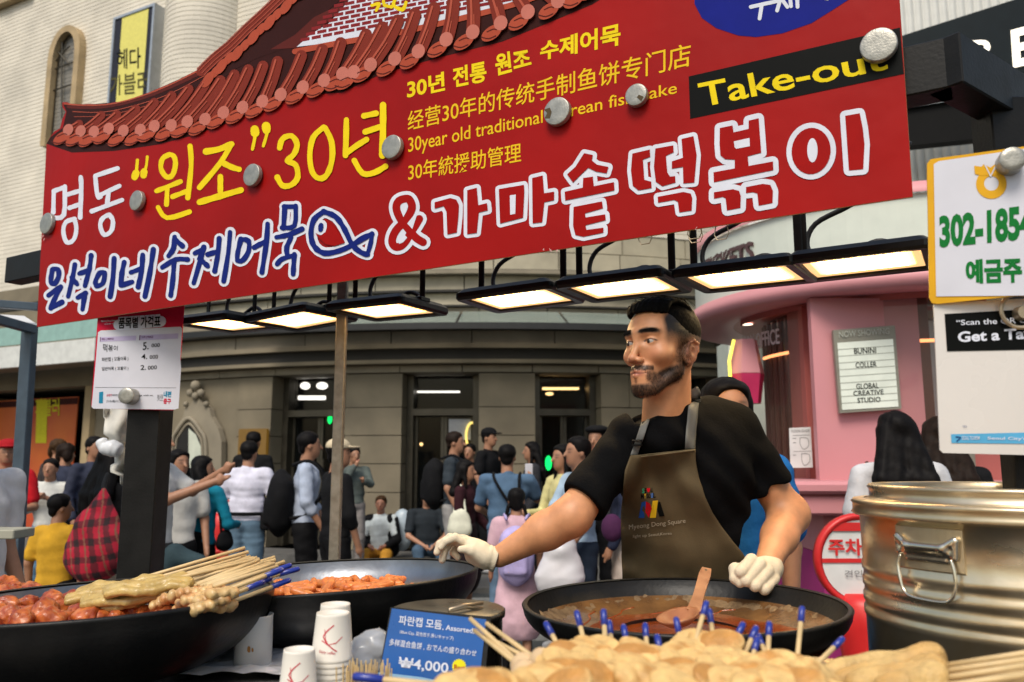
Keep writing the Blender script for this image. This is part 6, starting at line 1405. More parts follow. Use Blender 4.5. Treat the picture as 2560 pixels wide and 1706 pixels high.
def headcol(V):
    P = (V-np.array(O))/S_; L_ = P@np.array(l); Fw = P@np.array(f); U = P@np.array(u); aL = np.abs(L_)
    n1 = vnoise(V, 350, 3)*.5+vnoise(V, 900, 4)*.5
    C = np.tile(skinc, (len(V), 1))*(1+.05*vnoise(V, 60, 8))[:, None]
    def mixc(C, c, a): a = np.clip(a, 0, 1)[:, None]; return C*(1-a)+np.array(c)*a
    C = mixc(C, (.58,.22,.12), .5*np.exp(-(((aL-.04)/.02)**2+((U+.03)/.02)**2))*(Fw > .03))      # cheek
    C = mixc(C, (.46,.17,.10), .6*np.exp(-(((aL)/.014)**2+((U+.043)/.012)**2))*(Fw > .08))
    sm = lambda e0, e1, x: np.clip((x-e0)/(e1-e0), 0, 1)
    # beard: chin, jaw line, moustache
    jaw = sm(-.064,-.082, U+.10*np.clip(Fw-.0,0,1)*0+ .0) 
    up_l = -.066+.030*np.clip((.055-Fw)/.06, 0, 1); lo_l = -.128+.040*np.clip((.065-Fw)/.07, 0, 1)
    bd = sm(-.096,-.104, U)*sm(.02,.04, Fw)*(aL < .04)
    bd = np.maximum(bd, sm(.022,.032, aL)*sm(0,-.010, U-up_l)*sm(-.012,.0, Fw))
    side = sm(.055,.062, aL)*sm(-.03,.0, Fw)*sm(.035,.015, Fw)*(U > -.10)*(U < .03)*.75        # sideburn to jaw
    mus = sm(-.054,-.059, U)*sm(-.071,-.067, U)*(Fw > .065)*(aL < .031)*1.0
    corner = np.exp(-(((aL-.028)/.006)**2+((U+.082)/.018)**2))*(Fw > .05)
    soul = np.exp(-((aL/.008)**2+((U+.092)/.006)**2))*(Fw > .07)*.8
    bare = np.exp(-(((aL-.0)/.020)**2+((U+.078)/.008)**2))*(Fw > .07)
    chinbare = np.exp(-(((aL-.012)/.010)**2+((U+.090)/.006)**2))*(Fw > .06)*.5
    B = np.clip(np.maximum.reduce([bd, side, mus, corner, soul])-bare*.9-chinbare, 0, 1)
    B = B*sm(-.008,.004, U-lo_l)
    C = mixc(C, stub, np.clip(B*(.86+.2*n1), 0, .9)); MK['beard'] = B
    # hair: faded sides
    hl = np.maximum(sm(.085,.094, U), sm(.054,.062, aL)*sm(.045,.030, Fw)*sm(-.012,.012, U)*sm(.0,-.004, -U-0)*1.0)
    sides = sm(.046,.056, aL)*sm(.060,.050, Fw)*sm(-.020,.022, U)
    back = sm(-.02,-.04, Fw)*sm(-.07,-.04, U)
    sides = np.maximum(sides, back*(Fw < -.02)); ear = (aL > .0755)&(Fw > -.04)&(Fw < .012)&(U < .006)&(U > -.054)
    dens = np.clip(.72+.5*sm(.0,.05, U)+.12*n1, 0, 1)
    C = mixc(C, hairc, np.where(ear, 0, sides*dens)); MK['side'] = np.where(ear, 0, sides)
    C = mixc(C, (.46,.16,.09), np.where(ear, .45, 0))
    top = sm(.072,.080, U+.25*np.maximum(0,-Fw+.05)); C = mixc(C, hairc, np.where(ear, 0, top))
    # brows
    bx = (aL-.031)/.021; br = np.exp(-(bx**4))*np.exp(-((U-.0215-.003*(1-bx**2))/.0055)**2)*(Fw > .05)
    C = mixc(C, (.012,.008,.006), br*1.6); MK['brow'] = np.where(Fw > .05, br, 0)
    lip = np.exp(-(((aL)/.021)**4))*np.exp(-((U+.0757)/.0080)**4)*(Fw > .083)
    C = mixc(C, lipc, lip*.85)
    ln = np.exp(-(((aL)/.025)**4))*np.exp(-((U+.0753)/.0016)**2)*(Fw > .078); C = mixc(C, (.10,.02,.015), ln*.9)
    # lash line
    e = np.sqrt(((aL-.0315)/.0140)**2+((U+.0008)/.0056)**2); la = np.exp(-((e-1)/.16)**2)*(Fw > .06)*(U > -.002); C = mixc(C, (.02,.012,.01), la)
    return np.clip(C, 0, 1)
hd = sdf_mesh('body', pr, .0017, M_skin, vd, headcol, None)
# real short hairs: beard, brows, clipped sides
hv = np.array([v.co[:] for v in hd.data.vertices]); hn_ = np.array([v.normal[:] for v in hd.data.vertices])
def bristle(name, key, cnt, ln, wd, dirf, m, thr=.25):
    wgt = np.clip(MK[key]-thr, 0, 1); wgt = wgt/wgt.sum(); I = rng.choice(len(hv), cnt, p=wgt); V = []; Fc = []
    for i in I:
        p = Vector(hv[i])+Vector(rng.normal(size=3))*.0009; nn_ = Vector(hn_[i]); L_ = (p-O).dot(l); dd = (nn_*.35+dirf(L_)+Vector(rng.normal(size=3))*.22).normalized(); sd_ = dd.cross(nn_)
        if sd_.length < 1e-4: continue
        sd_.normalize(); le_ = ln*rng.uniform(.6, 1.2); b0 = p-nn_*.0005; k_ = len(V)
        V += [b0-sd_*wd, b0+sd_*wd, b0+dd*le_]; Fc.append((k_, k_+1, k_+2))
    tag(mesh(name, V, Fc, m, vd), kind='stuff')
M_br = mat('bristle', (.010,.007,.005), .7, var=.3, bump=0, spec=.15)
bristle('beard', 'beard', 9000, .0055, .00035, lambda L_: u*-.9+f*.15, M_br)
bristle('eyebrows', 'brow', 1500, .0065, .00035, lambda L_: l*(1.1 if L_ > 0 else -1.1)+u*.15, M_br)
bristle('clipped_hair', 'side', 6000, .0030, .00032, lambda L_: u*-.6-f*.4, M_br, .35)
# eyes
M_eye = mat('eye_white', (.42,.38,.34), .15, var=.03, bump=0, coat=.6); M_iris = mat('iris', (.02,.009,.005), .08, bump=0, coat=1)
for s in (1, -1):
    c = h(s*.031,.0690,-.0005); q = MB(); q.lathe([(.0001,-.0132),(.006,-.0118),(.0105,-.008),(.0132,0),(.0105,.008),(.006,.0118),(.0001,.0132)], c, 20); e_ = q.build('eye', M_eye, vd, True)
    g = (f+l*-.30+u*-.03).normalized(); x_ = g.cross(u).normalized(); y_ = x_.cross(g); MB().lathe([(.0001,.0138),(.0030,.01365),(.0058,.0128),(.0060,.0120)], c, 20, Matrix((x_, y_, g)).transposed()).build('iris', M_iris, e_, True)
# hair: cropped shell and combed top locks
pr = []
for row in range(24):
    a = -.062+.0053*row
    for j in range(1):
        zz = math.sqrt(max(0, 1-(a/.074)**2))
        front = (a*.90-.002, .066*zz+.008, .068+.006*zz); up_ = (a-.003, .052*zz+.004, .084+.014*zz); mid = (a-.004, .0, .084+.024*zz); bk = (a-.002, -.060*zz-.01, .062+.026*zz); nk = (a*.95, -.096*zz-.010, .020*zz+.008)
        P_ = catmull([front, up_, mid, bk, nk], 3)
        r = [v_*(.74+.18*math.sin(row*2.3)) for v_ in (.0078,.0088,.0085,.0080,.0078,.0075,.0072,.007,.007,.007,.007,.007,.006)]
        wv_ = lambda i: .0022*math.sin(i*.9+row*1.7); P_ = [Vector((p[0]+wv_(i), p[1], p[2]+.0016*math.sin(row*1.9))) for i, p in enumerate(P_)]
        pr += [hc(P_[i], P_[i+1], r[i], r[i+1], .0012) for i in range(len(P_)-1)]
pr += [he(0,-.020,.036,(.0775,.093,.076),.004), dict(he(0,.065,-.012,(.11,.085,.083),.004), sub=True)]
pr += [dict(he(0,.03,-.085,(.12,.15,.085),.004), sub=True)]
hm = sdf_mesh('hair', pr, .0019, M_hair, vd, None, lambda Q: .0007*vnoise(Q, 700, 2))
# flyaway comb strands over the top
q = MB()
for i in range(110):
    a = rng.uniform(-.062,.062); zz = math.sqrt(max(0, 1-(a/.078)**2)); b0 = rng.uniform(-.04,.07)*zz
    P_ = [(a, b0, .092+.018*zz+.004*rng.random()-.0012*abs(b0-.01)*60*.1-(.10*max(0,b0-.045))), (a-.003, b0-.022, .095+.020*zz), (a-.004+rng.normal()*.003, b0-.045, .093+.019*zz-.25*max(0,-(b0-.045)-.03))]
    q.tube([h(*p) for p in catmull(P_, 3)], .00055, 4)
tag(q.build('hair_strands', M_hair, vd), kind='stuff')

# arms (skin), continuous from inside the sleeve to inside the glove
def J(x, y, Y): return at(x, y, Y)
rs, re, rw_ = J(1572,1105,2.10), J(1432,1288,1.99), J(1248,1392,2.05)
ls, le, lw2 = J(1836,1072,2.14), J(1972,1290,2.13), J(1918,1410,2.00)
sc = lambda c: np.array(c)
def armcol(V): return np.tile(skinc*1.02, (len(V), 1))*(1+.06*vnoise(V, 40, 5))[:, None]
d1 = (re-rs); d2 = (rw_-re)
pr = [cap(rs+d1*.2, re, .052, .044, .02), cap(re, re+d2*.38, .046, .044, .02), cap(re+d2*.38, rw_, .043, .0265, .02), cap(re+Vector((-.01,.0,-.012)), re+d2*.3+Vector((0,0,-.008)), .040, .036, .02)]
sdf_mesh('arm', pr, .0045, M_skin, vd, armcol)
d1 = (le-ls); d2 = (lw2-le)
pr = [cap(ls+d1*.2, le, .053, .043, .02), cap(le+Vector((.0,0,.012)), le+d2*.45, .047, .043, .02), cap(le+d2*.45, lw2, .043, .029, .02), cap(le+Vector((.008,0,.0)), le+d2*.15, .044, .040, .02)]
sdf_mesh('arm', pr, .0045, M_skin, vd, armcol)
# T-shirt
tc2 = J(1708,1215,2.13); hipz = .98
body_dir = Vector((-.35,-.94,0))
side_ = Vector((.94,-.35,0))
pr = []
def bell(c, rx, ry, rz_, k=.03): return ell(c, (rx,ry,rz_), k, M=[[side_.x,body_dir.x,0],[side_.y,body_dir.y,0],[0,0,1]])
top = nb+Vector((0,.01,0))
pr += [bell(J(1710,1165,2.135), .182, .112, .17), bell(J(1728,1290,2.175), .172, .105, .17), bell(J(1730,1400,2.225), .170, .105, .17), bell(J(1728,1520,2.26), .172,.110,.15)]
pr += [cap(J(1600,1078,2.10), rs+Vector((0,0,-.005)), .055, .060, .03), cap(J(1760,1075,2.13), ls+Vector((.0,0,-.005)), .060, .062, .03), cap(top+Vector((-.06,0,-.02)), top+Vector((.07,.01,-.03)), .060, .060, .03)]
pr += [cap(nb+Vector((.03,.01,.005)), ls+Vector((-.06,0,.028)), .050, .058, .03), cap(nb+Vector((-.04,.0,-.005)), rs+Vector((.04,0,.022)), .046, .056, .03)]
pr += [cap(nb+Vector((-.015,-.01,-.02)), nb+Vector((.012,.0,.030)), .080, .066, .02)]
d1 = (re-rs); pr += [cap(rs, rs+d1*.45, .062, .061, .03), cap(rs+d1*.45, rs+d1*.80, .060, .061, .02)]
d1 = (le-ls); pr += [cap(ls, ls+d1*.40, .064, .064, .03), cap(ls+d1*.40, ls+d1*.66, .064, .068, .02)]
# sleeve mouths cut square, neck hole
def cutp(p, d, R_=.16, k=.004): d = Vector(d).normalized(); return dict(ell(p+d*R_*1.0, (R_,R_,R_), k), sub=True)
pr += [cutp(rs+(re-rs)*.80, re-rs, .22), cutp(ls+(le-ls)*.64, le-ls, .22)]
pr += [dict(rbox(nb+Vector((.0,-.02,.112)), (.12,.12,.07), .004, rr=.005, M=[list(r_) for r_ in Matrix.Rotation(R(-22),3,'Y')]), sub=True)]
def fold(Q):
    a = Q-np.array(rs); s1 = .0035*np.sin(Q@np.array((55,10,48))+2*np.sin(Q@np.array((9,0,14))))*np.exp(-((Q[:,2]-rs.z+.1)/.15)**2)
    return s1*1.6+.0035*vnoise(Q*np.array((1,1,.5)), 45, 6)+.0018*vnoise(Q*np.array((.7,.7,1.2)), 95, 8)+.0006*vnoise(Q, 200, 7)
shirt = sdf_mesh('t_shirt', pr, .0048, M_blk, vd, None, fold)
# collar and sleeve hem piping
neckc = nb+Vector((-.014,-.012,.014))
# trousers and shoes for the part behind the cart
pr = []
for s in (-1, 1):
    hp_ = Vector((tc2.x,2.28,.95))+side_*s*.09; kn = hp_+Vector((0,-.02,-.42)); an_ = kn+Vector((0,.03,-.40))
    pr += [cap(hp_, kn, .092, .066, .03), cap(kn, an_, .064, .052, .03)]
pr += [bell(Vector((tc2.x,2.27,.98)), .17, .12, .12)]
sdf_mesh('trousers', pr, .012, mat('dark_trousers', (.018,.018,.022), .85), vd)
for s in (-1, 1):
    p = Vector((tc2.x,2.29,.13))+side_*s*.09; sdf_mesh('shoe', [cap(p+Vector((0,.04,.02)), p+body_dir*.14, .045, .038, .02)], .012, M_blk, vd)
# apron: a cloth laid just over the chest
from mathutils.bvhtree import BVHTree
dg = bpy.context.evaluated_depsgraph_get()
bv = BVHTree.FromPolygons([v.co for v in shirt.data.vertices], [tuple(p.vertices) for p in shirt.data.polygons])
E0 = Vector((0,0,H))
km = crop(1400, 930, .3507)
def chest(x, y, off=.008):
    d = ray(x, y).normalized(); hit = bv.ray_cast(E0, d)
    if hit[0] is None: return None
    return hit[0]-d*off
Lx = [(600,500),(700,462),(850,448),(1000,440),(1150,438),(1300,441),(1450,444),(1620,446),(1800,446)]
Rx = [(548,962),(640,968),(760,990),(880,1030),(1000,1085),(1100,1150),(1200,1225),(1300,1310),(1400,1345),(1620,1350),(1800,1350)]
def interp(T, y):
    for (y0, x0), (y1, x1) in zip(T[:-1], T[1:]):
        if y <= y1 or (y1, x1) == T[-1]: return x0+(x1-x0)*max(0, min(1, (y-y0)/(y1-y0)))
nx, ny = 30, 44; D = {}
for j in range(ny+1):
    for i in range(nx+1):
        v = j/ny; uu = i/nx
        yl = 598+(1800-598)*v; yr = 548+(1800-548)*v; xl = interp(Lx, yl); xr = interp(Rx, yr); x = xl+(xr-xl)*uu; y = yl+(yr-yl)*uu
        D[i, j] = (km(x, y), chest(*km(x, y)))
G = np.full((nx+1, ny+1), np.nan)
for (i, j), (p, c) in D.items():
    if c is not None: G[i, j] = c.y
for j in range(ny+1):
    row = G[:, j]; ok = ~np.isnan(row)
    if ok.sum() > 1: G[:, j] = np.interp(np.arange(nx+1), np.arange(nx+1)[ok], row[ok])
    else: G[:, j] = G[:, j-1]
for _ in range(3):                              # cloth spans hollows: running minimum then smoothing
    K = G.copy(); K[1:-1] = np.minimum(K[1:-1], .5*(K[:-2]+K[2:])); K[:,1:-1] = np.minimum(K[:,1:-1], .5*(K[:,:-2]+K[:,2:])); G = K
gf = lambda i, j: G[i, j]-.006+.004*math.sin(i*.9+.15*j)*min(1, j/10)*(.4+.6*(1-i/nx))-.003*math.sin(i*.45+1.3)*min(1, j/16)
V = []
for j in range(ny+1):
    for i in range(nx+1): (x, y), c = D[i, j]; V.append(at(x, y, gf(i, j)))
ap = mesh('apron', V, [(j*(nx+1)+i, (j+1)*(nx+1)+i, (j+1)*(nx+1)+i+1, j*(nx+1)+i+1) for j in range(ny) for i in range(nx)], M_apr, vd, True)
so = ap.modifiers.new('s', 'SOLIDIFY'); so.thickness = .003; so.offset = 1
bva = BVHTree.FromPolygons(V, [(j*(nx+1)+i, (j+1)*(nx+1)+i, (j+1)*(nx+1)+i+1, j*(nx+1)+i+1) for j in range(ny) for i in range(nx)])
def onapr(x, y, off=.0045):
    d = ray(x, y).normalized(); hh_ = bva.ray_cast(E0, d); p = hh_[0] if hh_[0] is not None else at(x, y, 2.0); return p-d*off
# hem along the top, straps, buckle
def ribbon(name, P_, w_, m, par, fn, th=.002, n=4):
    V = []; k = len(P_)
    for i, (x, y) in enumerate(P_):
        x0, y0 = P_[max(i-1,0)]; x1, y1 = P_[min(i+1,k-1)]; dx, dy = x1-x0, y1-y0; L_ = math.hypot(dx, dy); nx_, ny_ = -dy/L_*w_/2, dx/L_*w_/2
        for t in range(n+1): q_ = 2*t/n-1; V.append(fn(x+nx_*q_, y+ny_*q_))
    o = mesh(name, V, [(i*(n+1)+t, (i+1)*(n+1)+t, (i+1)*(n+1)+t+1, i*(n+1)+t+1) for i in range(k-1) for t in range(n)], m, par, True)
    so = o.modifiers.new('s', 'SOLIDIFY'); so.thickness = th; so.offset = 0; return o
def onsh(x, y, off=.010):
    p = chest(x, y, off); return p if p is not None else at(x, y, 2.06)
def lin(a, b_, n): return [(a[0]+(b_[0]-a[0])*i/n, a[1]+(b_[1]-a[1])*i/n) for i in range(n+1)]
ribbon('strap', [km(*p) for p in lin((525,600),(560,500),5)+lin((568,480),(600,380),5)+lin((610,350),(632,285),4)], 17, M_strap, vd, onsh)
def strp(x, y):
    p = chest(x, y, .010); return p if p is not None else at(x, y, 2.04)
ribbon('strap', [km(*p) for p in lin((926,560),(936,400),8)+lin((940,370),(950,250),6)+lin((955,225),(962,175),4)], 24.5, M_strap, vd, strp)
ribbon('strap_shoulder', [km(*p) for p in [(945,120),(955,140),(965,160),(963,190)]], 26, M_strap, vd, lambda x, y: strp(x, y)-Vector((0,.004,0)), .004)
ribbon('apron_hem', [km(*p) for p in lin((575,598),(962,548),14)], 4, mat('hem_thread', (.16,.12,.06), .8), vd, lambda x, y: onapr(x, y+4, .006), .001, 1)
bkp = [km(518,492),km(585,488),km(582,522),km(515,524)]; q = MB(); c_ = [onsh(x, y, .016) for x, y in bkp]; q.tube([*c_, c_[0]], .0028, 6, False); q.build('strap_buckle', M_lb, vd)
q = MB(); c_ = [strp(*km(x, y))-Vector((0,.006,0)) for x, y in ((925,185),(998,205),(992,215),(922,196))]; q.tube([*c_, c_[0]], .0022, 6, False); q.build('strap_buckle', M_lb, vd)
# embroidered marks
class Onto:                                    # lets text() and poly() lie on the apron
    def __init__(s, fn): s.fn = fn
    def px(s, x, y): return Vector((x, y))
    def w(s, p, n=0.): return s.fn(p[0], p[1])-Vector((0, n, 0))
    def wid(s, x, y, wpx): return wpx
OA = Onto(lambda x, y: onapr(x, y, .0055))
def mark(name, m, *sh):
    q = MB()
    for P_ in sh: poly(q, OA, km, P_, .001)
    q.build(name, m, vd)
mark('blue_stroke', flat('logo_blue', (.02,.10,.42)), [(582,930),(615,922),(600,1042),(560,1042)])
mark('red_stroke', flat('logo_red', (.60,.01,.02)), [(612,924),(640,938),(655,975),(632,1040),(608,1000)])
mark('yellow_stroke', flat('logo_yellow', (.78,.50,.02)), [(660,920),(698,916),(682,1040),(640,1042)])
mark('black_stroke', P_black, [(700,930),(712,925),(745,1028),(708,1032),(692,980)])
M_th = flat('thread', (.42,.36,.26))
q = MB(); text(q, OA, km, 'Myeong Dong Square', (492,1135), (895,1085), (490,1090), .001, .0, tr=(893,1045)); text(q, OA, km, 'light up Seoul,Korea', (520,1190), (797,1165), (520,1162), .001, .0, tr=(795,1140)); q.build('embroidery', M_th, vd)
for s, x0, x1, y, m in (('S',585,602,866,flat('logo_green',(.05,.4,.2))),('E',604,616,864,P_black),('♥',618,642,862,flat('logo_red',(.60,.01,.02))),('UL',644,662,860,P_black),('M',576,596,905,P_black),('Y',598,614,903,flat('logo_yellow',(.78,.50,.02))),('SO',618,645,902,P_black),('U',648,662,899,flat('logo_blue2',(.05,.2,.6))),('L',664,682,898,P_black)):
    q = MB(); text(q, OA, km, s, (x0,y), (x1,y-1), (x0,y-34), .001, .03, tr=(x1,y-35)); q.build('embroidery', m, vd)

# gloves
kh = crop(1070, 1300, .09775)
def G_(x, y, Y): return at(*kh(x, y), Y)
wr = 2.045
pr = [cap(G_(1520,960,wr), G_(1180,760,wr-.0), .026, .025, .014), cap(G_(1350,800,wr), G_(900,560,wr+.02), .022, .016, .014), cap(G_(1450,1060,wr), G_(1130,960,wr+.01), .019, .015, .012), cap(G_(1050,640,wr+.03), G_(760,520,wr+.035), .018, .015, .012)]
fing = [([(900,560,.0),(690,450,-.006),(440,560,-.010),(330,700,-.012)], .0105, .0088),
        ([(880,520,.022),(560,440,.020),(300,620,.016),(235,830,.010)], .0105, .0085),
        ([(900,560,.040),(600,560,.040),(420,780,.034),(370,1020,.026)], .0105, .0090),
        ([(960,640,.055),(720,700,.056),(640,830,.050),(770,960,.040)], .0098, .0080)]
for P_, ra, rb in fing:
    Q_ = [G_(x, y, wr+dy) for x, y, dy in P_]; n_ = len(Q_)
    for i in range(n_-1): pr.append(cap(Q_[i], Q_[i+1], ra+(rb-ra)*i/(n_-1), ra+(rb-ra)*(i+1)/(n_-1), .003))
th = [G_(1420,960,wr-.012), G_(1130,800,wr-.020), G_(960,760,wr-.022), G_(845,760,wr-.024)]
pr += [cap(th[0], th[1], .019, .0145, .008), cap(th[1], th[2], .0135, .0105, .004), cap(th[2], th[3], .0102, .0095, .003)]
gl1 = sdf_mesh('glove', pr, .0024, M_glove, vd, None, lambda Q: .0007*vnoise(Q, 260, 2)+.0010*vnoise(Q, 90, 3))
# ribbed cuff
def cuff(a, b_, ra, rb, n=44):
    a, b_ = Vector(a), Vector(b_); d = (b_-a).normalized(); x_ = d.cross(Vector((0,0,1))).normalized(); y_ = x_.cross(d); V = []; m_ = 9
    for i in range(m_+1):
        t = i/m_; p = a.lerp(b_, t)
        for j in range(n*2): an = math.pi*j/n; r = (ra+(rb-ra)*t)+(.0014 if j % 2 else -.0010)+.0010*math.sin(t*9); V.append(p+(x_*math.cos(an)+y_*math.sin(an))*r)
    m2 = n*2; q = MB(); q.add(V, [(i*m2+j, i*m2+(j+1) % m2, (i+1)*m2+(j+1) % m2, (i+1)*m2+j) for i in range(m_) for j in range(m2)]); o = q.build('glove_cuff', M_glove, gl1 if ra > .0 else vd, True)
    MB().lathe([(rb-.001,-.0015),(rb+.0025,0),(rb-.001,.0015)], b_, 40, Matrix((x_, y_, d)).transposed()).build('cuff_edge', mat('dark_thread', (.03,.012,.012), .8), gl1, True)
cuff(G_(1500,940,wr), G_(1740,1010,wr+.002), .0275, .0300)
# the fist on the rim of the oily wok
def K_(x, y, Y): return at(*cI(x, y), Y)
pr = [cap(K_(620,770,2.00), K_(545,830,1.965), .030, .034, .014), cap(K_(600,800,1.98), K_(480,790,1.965), .030, .027, .014)]
pr += [cap(K_(490,722,1.955), K_(415,808,1.925), .0150, .0140, .0035), cap(K_(548,752,1.95), K_(450,865,1.922), .0152, .0142, .0035), cap(K_(600,798,1.95), K_(512,900,1.922), .0150, .0138, .0035), cap(K_(642,852,1.955), K_(578,925,1.928), .0138, .0130, .0035)]
pr += [cap(K_(415,808,1.925), K_(430,850,1.945), .0125, .0118, .004), cap(K_(450,865,1.922), K_(480,880,1.95), .0125, .0118, .004), cap(K_(512,900,1.922), K_(540,900,1.95), .0125, .0118, .004), cap(K_(578,925,1.928), K_(600,910,1.95), .0120, .0115, .004)]
pr += [cap(K_(470,790,1.965), K_(375,785,1.95), .0160, .0140, .006), cap(K_(375,785,1.95), K_(375,850,1.935), .0140, .0125, .004), cap(K_(375,850,1.935), K_(410,880,1.93), .0122, .0115, .003)]
gl2 = sdf_mesh('glove', pr, .0024, M_glove, vd, None, lambda Q: .0007*vnoise(Q, 260, 2)+.0008*vnoise(Q, 90, 3))
# ------------------------------------------------ the people in the street
M_cl = {}
def cloth(c, nm='cloth'):
    k = tuple(round(v, 3) for v in c)
    if k not in M_cl: M_cl[k] = mat('%s_%d' % (nm, len(M_cl)), c, .85, var=.22, vs_=9, bump=.35, bs=60, spec=.15, dist=.006)
    return M_cl[k]
M_sk2 = vcmat('street_skin', .55, var=.08, vs_=30, bump=0)
HC = {'black': (.010,.008,.008), 'brown': (.030,.016,.010), 'tan': (.10,.05,.02)}
M_h2 = {k: mat('hair_'+k, tuple(q*.5 for q in v), .6, var=.4, vs_=40, bump=.4, bs=60, spec=.12) for k, v in HC.items()}
SKN = (.36,.175,.10)
def person(lab, x, yt, Y, face, top=(.5,.5,.5), bot=(.05,.05,.06), hair='short', hc_='black', sleeve='short', lower='trousers', armR=None, armL=None, walk=0., seat=None, zg=0., lean=0., skin=SKN, shoe=(.5,.5,.5), cap_=None, res=.0115, wide=1., hairlen=.0, twist=0., headturn=0., h_=None):
    P0 = at(x, yt, Y); hh_ = (P0.z-zg) if h_ is None else h_; s = hh_/1.70 if seat is None else (h_ or 1.65)/1.70
    a = R(face); F_ = Vector((math.sin(a), -math.cos(a), 0)); S1 = Vector((-F_.y, F_.x, 0))   # S1: to the person's left
    S1 = Vector((math.cos(a), math.sin(a), 0))
    base = Vector((P0.x, Y, zg)) - F_*lean*s*1.2
    dz = 0
    if seat is not None: dz = (P0.z-zg)/s-1.70
    def w(sd, fw, z, up_=True):                # local -> world; upper body leans
        zz_ = z+dz; ln = lean*max(0, (z-.9))/.8*1.2 if up_ else 0
        return base + (S1*sd + F_*(fw+ln))*s + Vector((0,0,zz_*s))
    ah = a+R(headturn); Fh = Vector((math.sin(ah), -math.cos(ah), 0)); Sh = Vector((math.cos(ah), math.sin(ah), 0)); hc0 = w(0,.015,1.585)
    def hw(sd, fw, z): return hc0 + (Sh*sd+Fh*fw+Vector((0,0,z)))*s
    Mh2 = [[Sh.x,Fh.x,0],[Sh.y,Fh.y,0],[0,0,1]]; Mb = [[S1.x,F_.x,0],[S1.y,F_.y,0],[0,0,1]]
    t = thing('person', lab, 'person', (base.x, base.y, zg))
    e = lambda c, r, k=.02, M=Mh2, **kw: ell(c, tuple(v*s for v in r), k, M=M, **kw)
    body = [e(hw(0,-.01,.02), (.072,.088,.082)), e(hw(0,.02,-.03), (.058,.062,.078)), e(hw(0,.045,-.07), (.032,.03,.035), .02), cap(hw(0,.082,.005), hw(0,.100,-.025), .009*s, .012*s, .008),
            cap(hw(0,-.01,-.05), w(0,-.015,1.40), .052*s, .058*s, .02), e(hw(.072,-.01,-.01), (.008,.018,.028), .006), e(hw(-.072,-.01,-.01), (.008,.018,.028), .006)]
    AR_ = armR or ((-.235,-.01,1.12),(-.235,.10,.89)); AL_ = armL or ((.235,-.01,1.12),(.235,.10,.89)); sh = .175*wide
    shirt = []; ex = .012
    for sg_, (el, ha) in ((-1, AR_), (1, AL_)):
        S0, El, Ha = w(sg_*sh,0,1.375), w(*el), w(*ha); dd = (Ha-El).normalized()
        body += [cap(S0, El, .045*s, .036*s, .015), cap(El, Ha, .036*s, .024*s, .015), e(Ha+dd*.035*s, (.022,.028,.042), .012, M=Mb), cap(Ha+dd*.04*s, Ha+dd*.095*s, .017*s, .011*s, .01), cap(Ha+dd*.02*s, Ha+dd*.055*s+F_*.03*s, .012*s, .009*s, .008)]
        if sleeve == 'short': shirt += [cap(S0, S0.lerp(El, .72), .062*s, .062*s, .025)]
        elif sleeve == 'long': shirt += [cap(S0, El, .060*s, .050*s, .025), cap(El, El.lerp(Ha, .93), .050*s, .038*s, .02)]
        elif sleeve == 'mid': shirt += [cap(S0, El, .060*s, .052*s, .025), cap(El, El.lerp(Ha, .35), .052*s, .048*s, .02)]
    shirt += [e(w(0,0,1.27), (.175*wide,.112,.16), .04, M=Mb), e(w(0,0,1.08), (.158*wide,.108,.17), .05, M=Mb), e(w(0,.0,.95), (.165*wide,.115,.09), .04, M=Mb), cap(w(-.13*wide,-.01,1.385), w(.13*wide,-.01,1.385), .052*s, .052*s, .03), cap(w(0,-.015,1.38), w(0,-.012,1.425), .068*s, .060*s, .02)]
    legs = []; tr = []; shoes = []
    for sg_ in (-1, 1):
        fwk = walk*sg_
        if seat is None: hip, kn, an = w(sg_*.085,0,.90,False), w(sg_*.095,.03+fwk*.35,.49,False), w(sg_*.10,-.01+fwk*.7,.085,False)
        else:
            hip = w(sg_*.09,0,.90,False); kn = w(sg_*.15,.42,.93,False); an = base+(S1*sg_*.13+F_*.50)*s; an.z = zg+.08; 
        legs += [cap(hip, kn, .070*s, .050*s, .02), cap(kn, an, .048*s, .034*s, .02)]
        tr += [cap(hip, kn, .098*s, .075*s, .03), cap(kn, an, .074*s, .064*s, .02)]
        tip = Vector((an.x, an.y, zg+.045*s))+F_*.13*s; shoes += [cap(Vector((an.x,an.y,zg+.05*s))-F_*.03*s, tip, .045*s, .036*s, .02)]
    if lower in ('skirt','dress','shorts'): body += legs
    n = res*s
    skn = np.array(skin)
    def bc(V):
        C = np.tile(skn, (len(V), 1)); P = (V-np.array(hc0))/s; L_ = P@np.array(Sh); Fw = P@np.array(Fh); U = P[:, 2]
        eye = np.exp(-(((np.abs(L_)-.030)/.013)**2+((U-.002)/.007)**2))*(Fw > .04); br = np.exp(-(((np.abs(L_)-.030)/.018)**4+((U-.024)/.006)**2))*(Fw > .04); lp = np.exp(-((L_/.020)**4+((U+.062)/.008)**2))*(Fw > .05)
        for m_, c in ((eye, (.03,.02,.02)), (br, (.03,.02,.015)), (lp, (.35,.09,.07))): m_ = np.clip(m_, 0, 1)[:, None]*.85; C = C*(1-m_)+np.array(c)*m_
        return C
    sdf_mesh('body', body, n*.85, M_sk2, t, bc)
    fd = lambda Q: (.011*vnoise(Q*np.array((1,1,.45)), 26, int(x) % 97)+.006*vnoise(Q*np.array((.6,.6,1.2)), 60, int(x) % 89)+.002*vnoise(Q, 150, 5))*s
    if lower != 'dress': sdf_mesh('shirt', shirt, n, cloth(top, 'shirt'), t, None, fd)
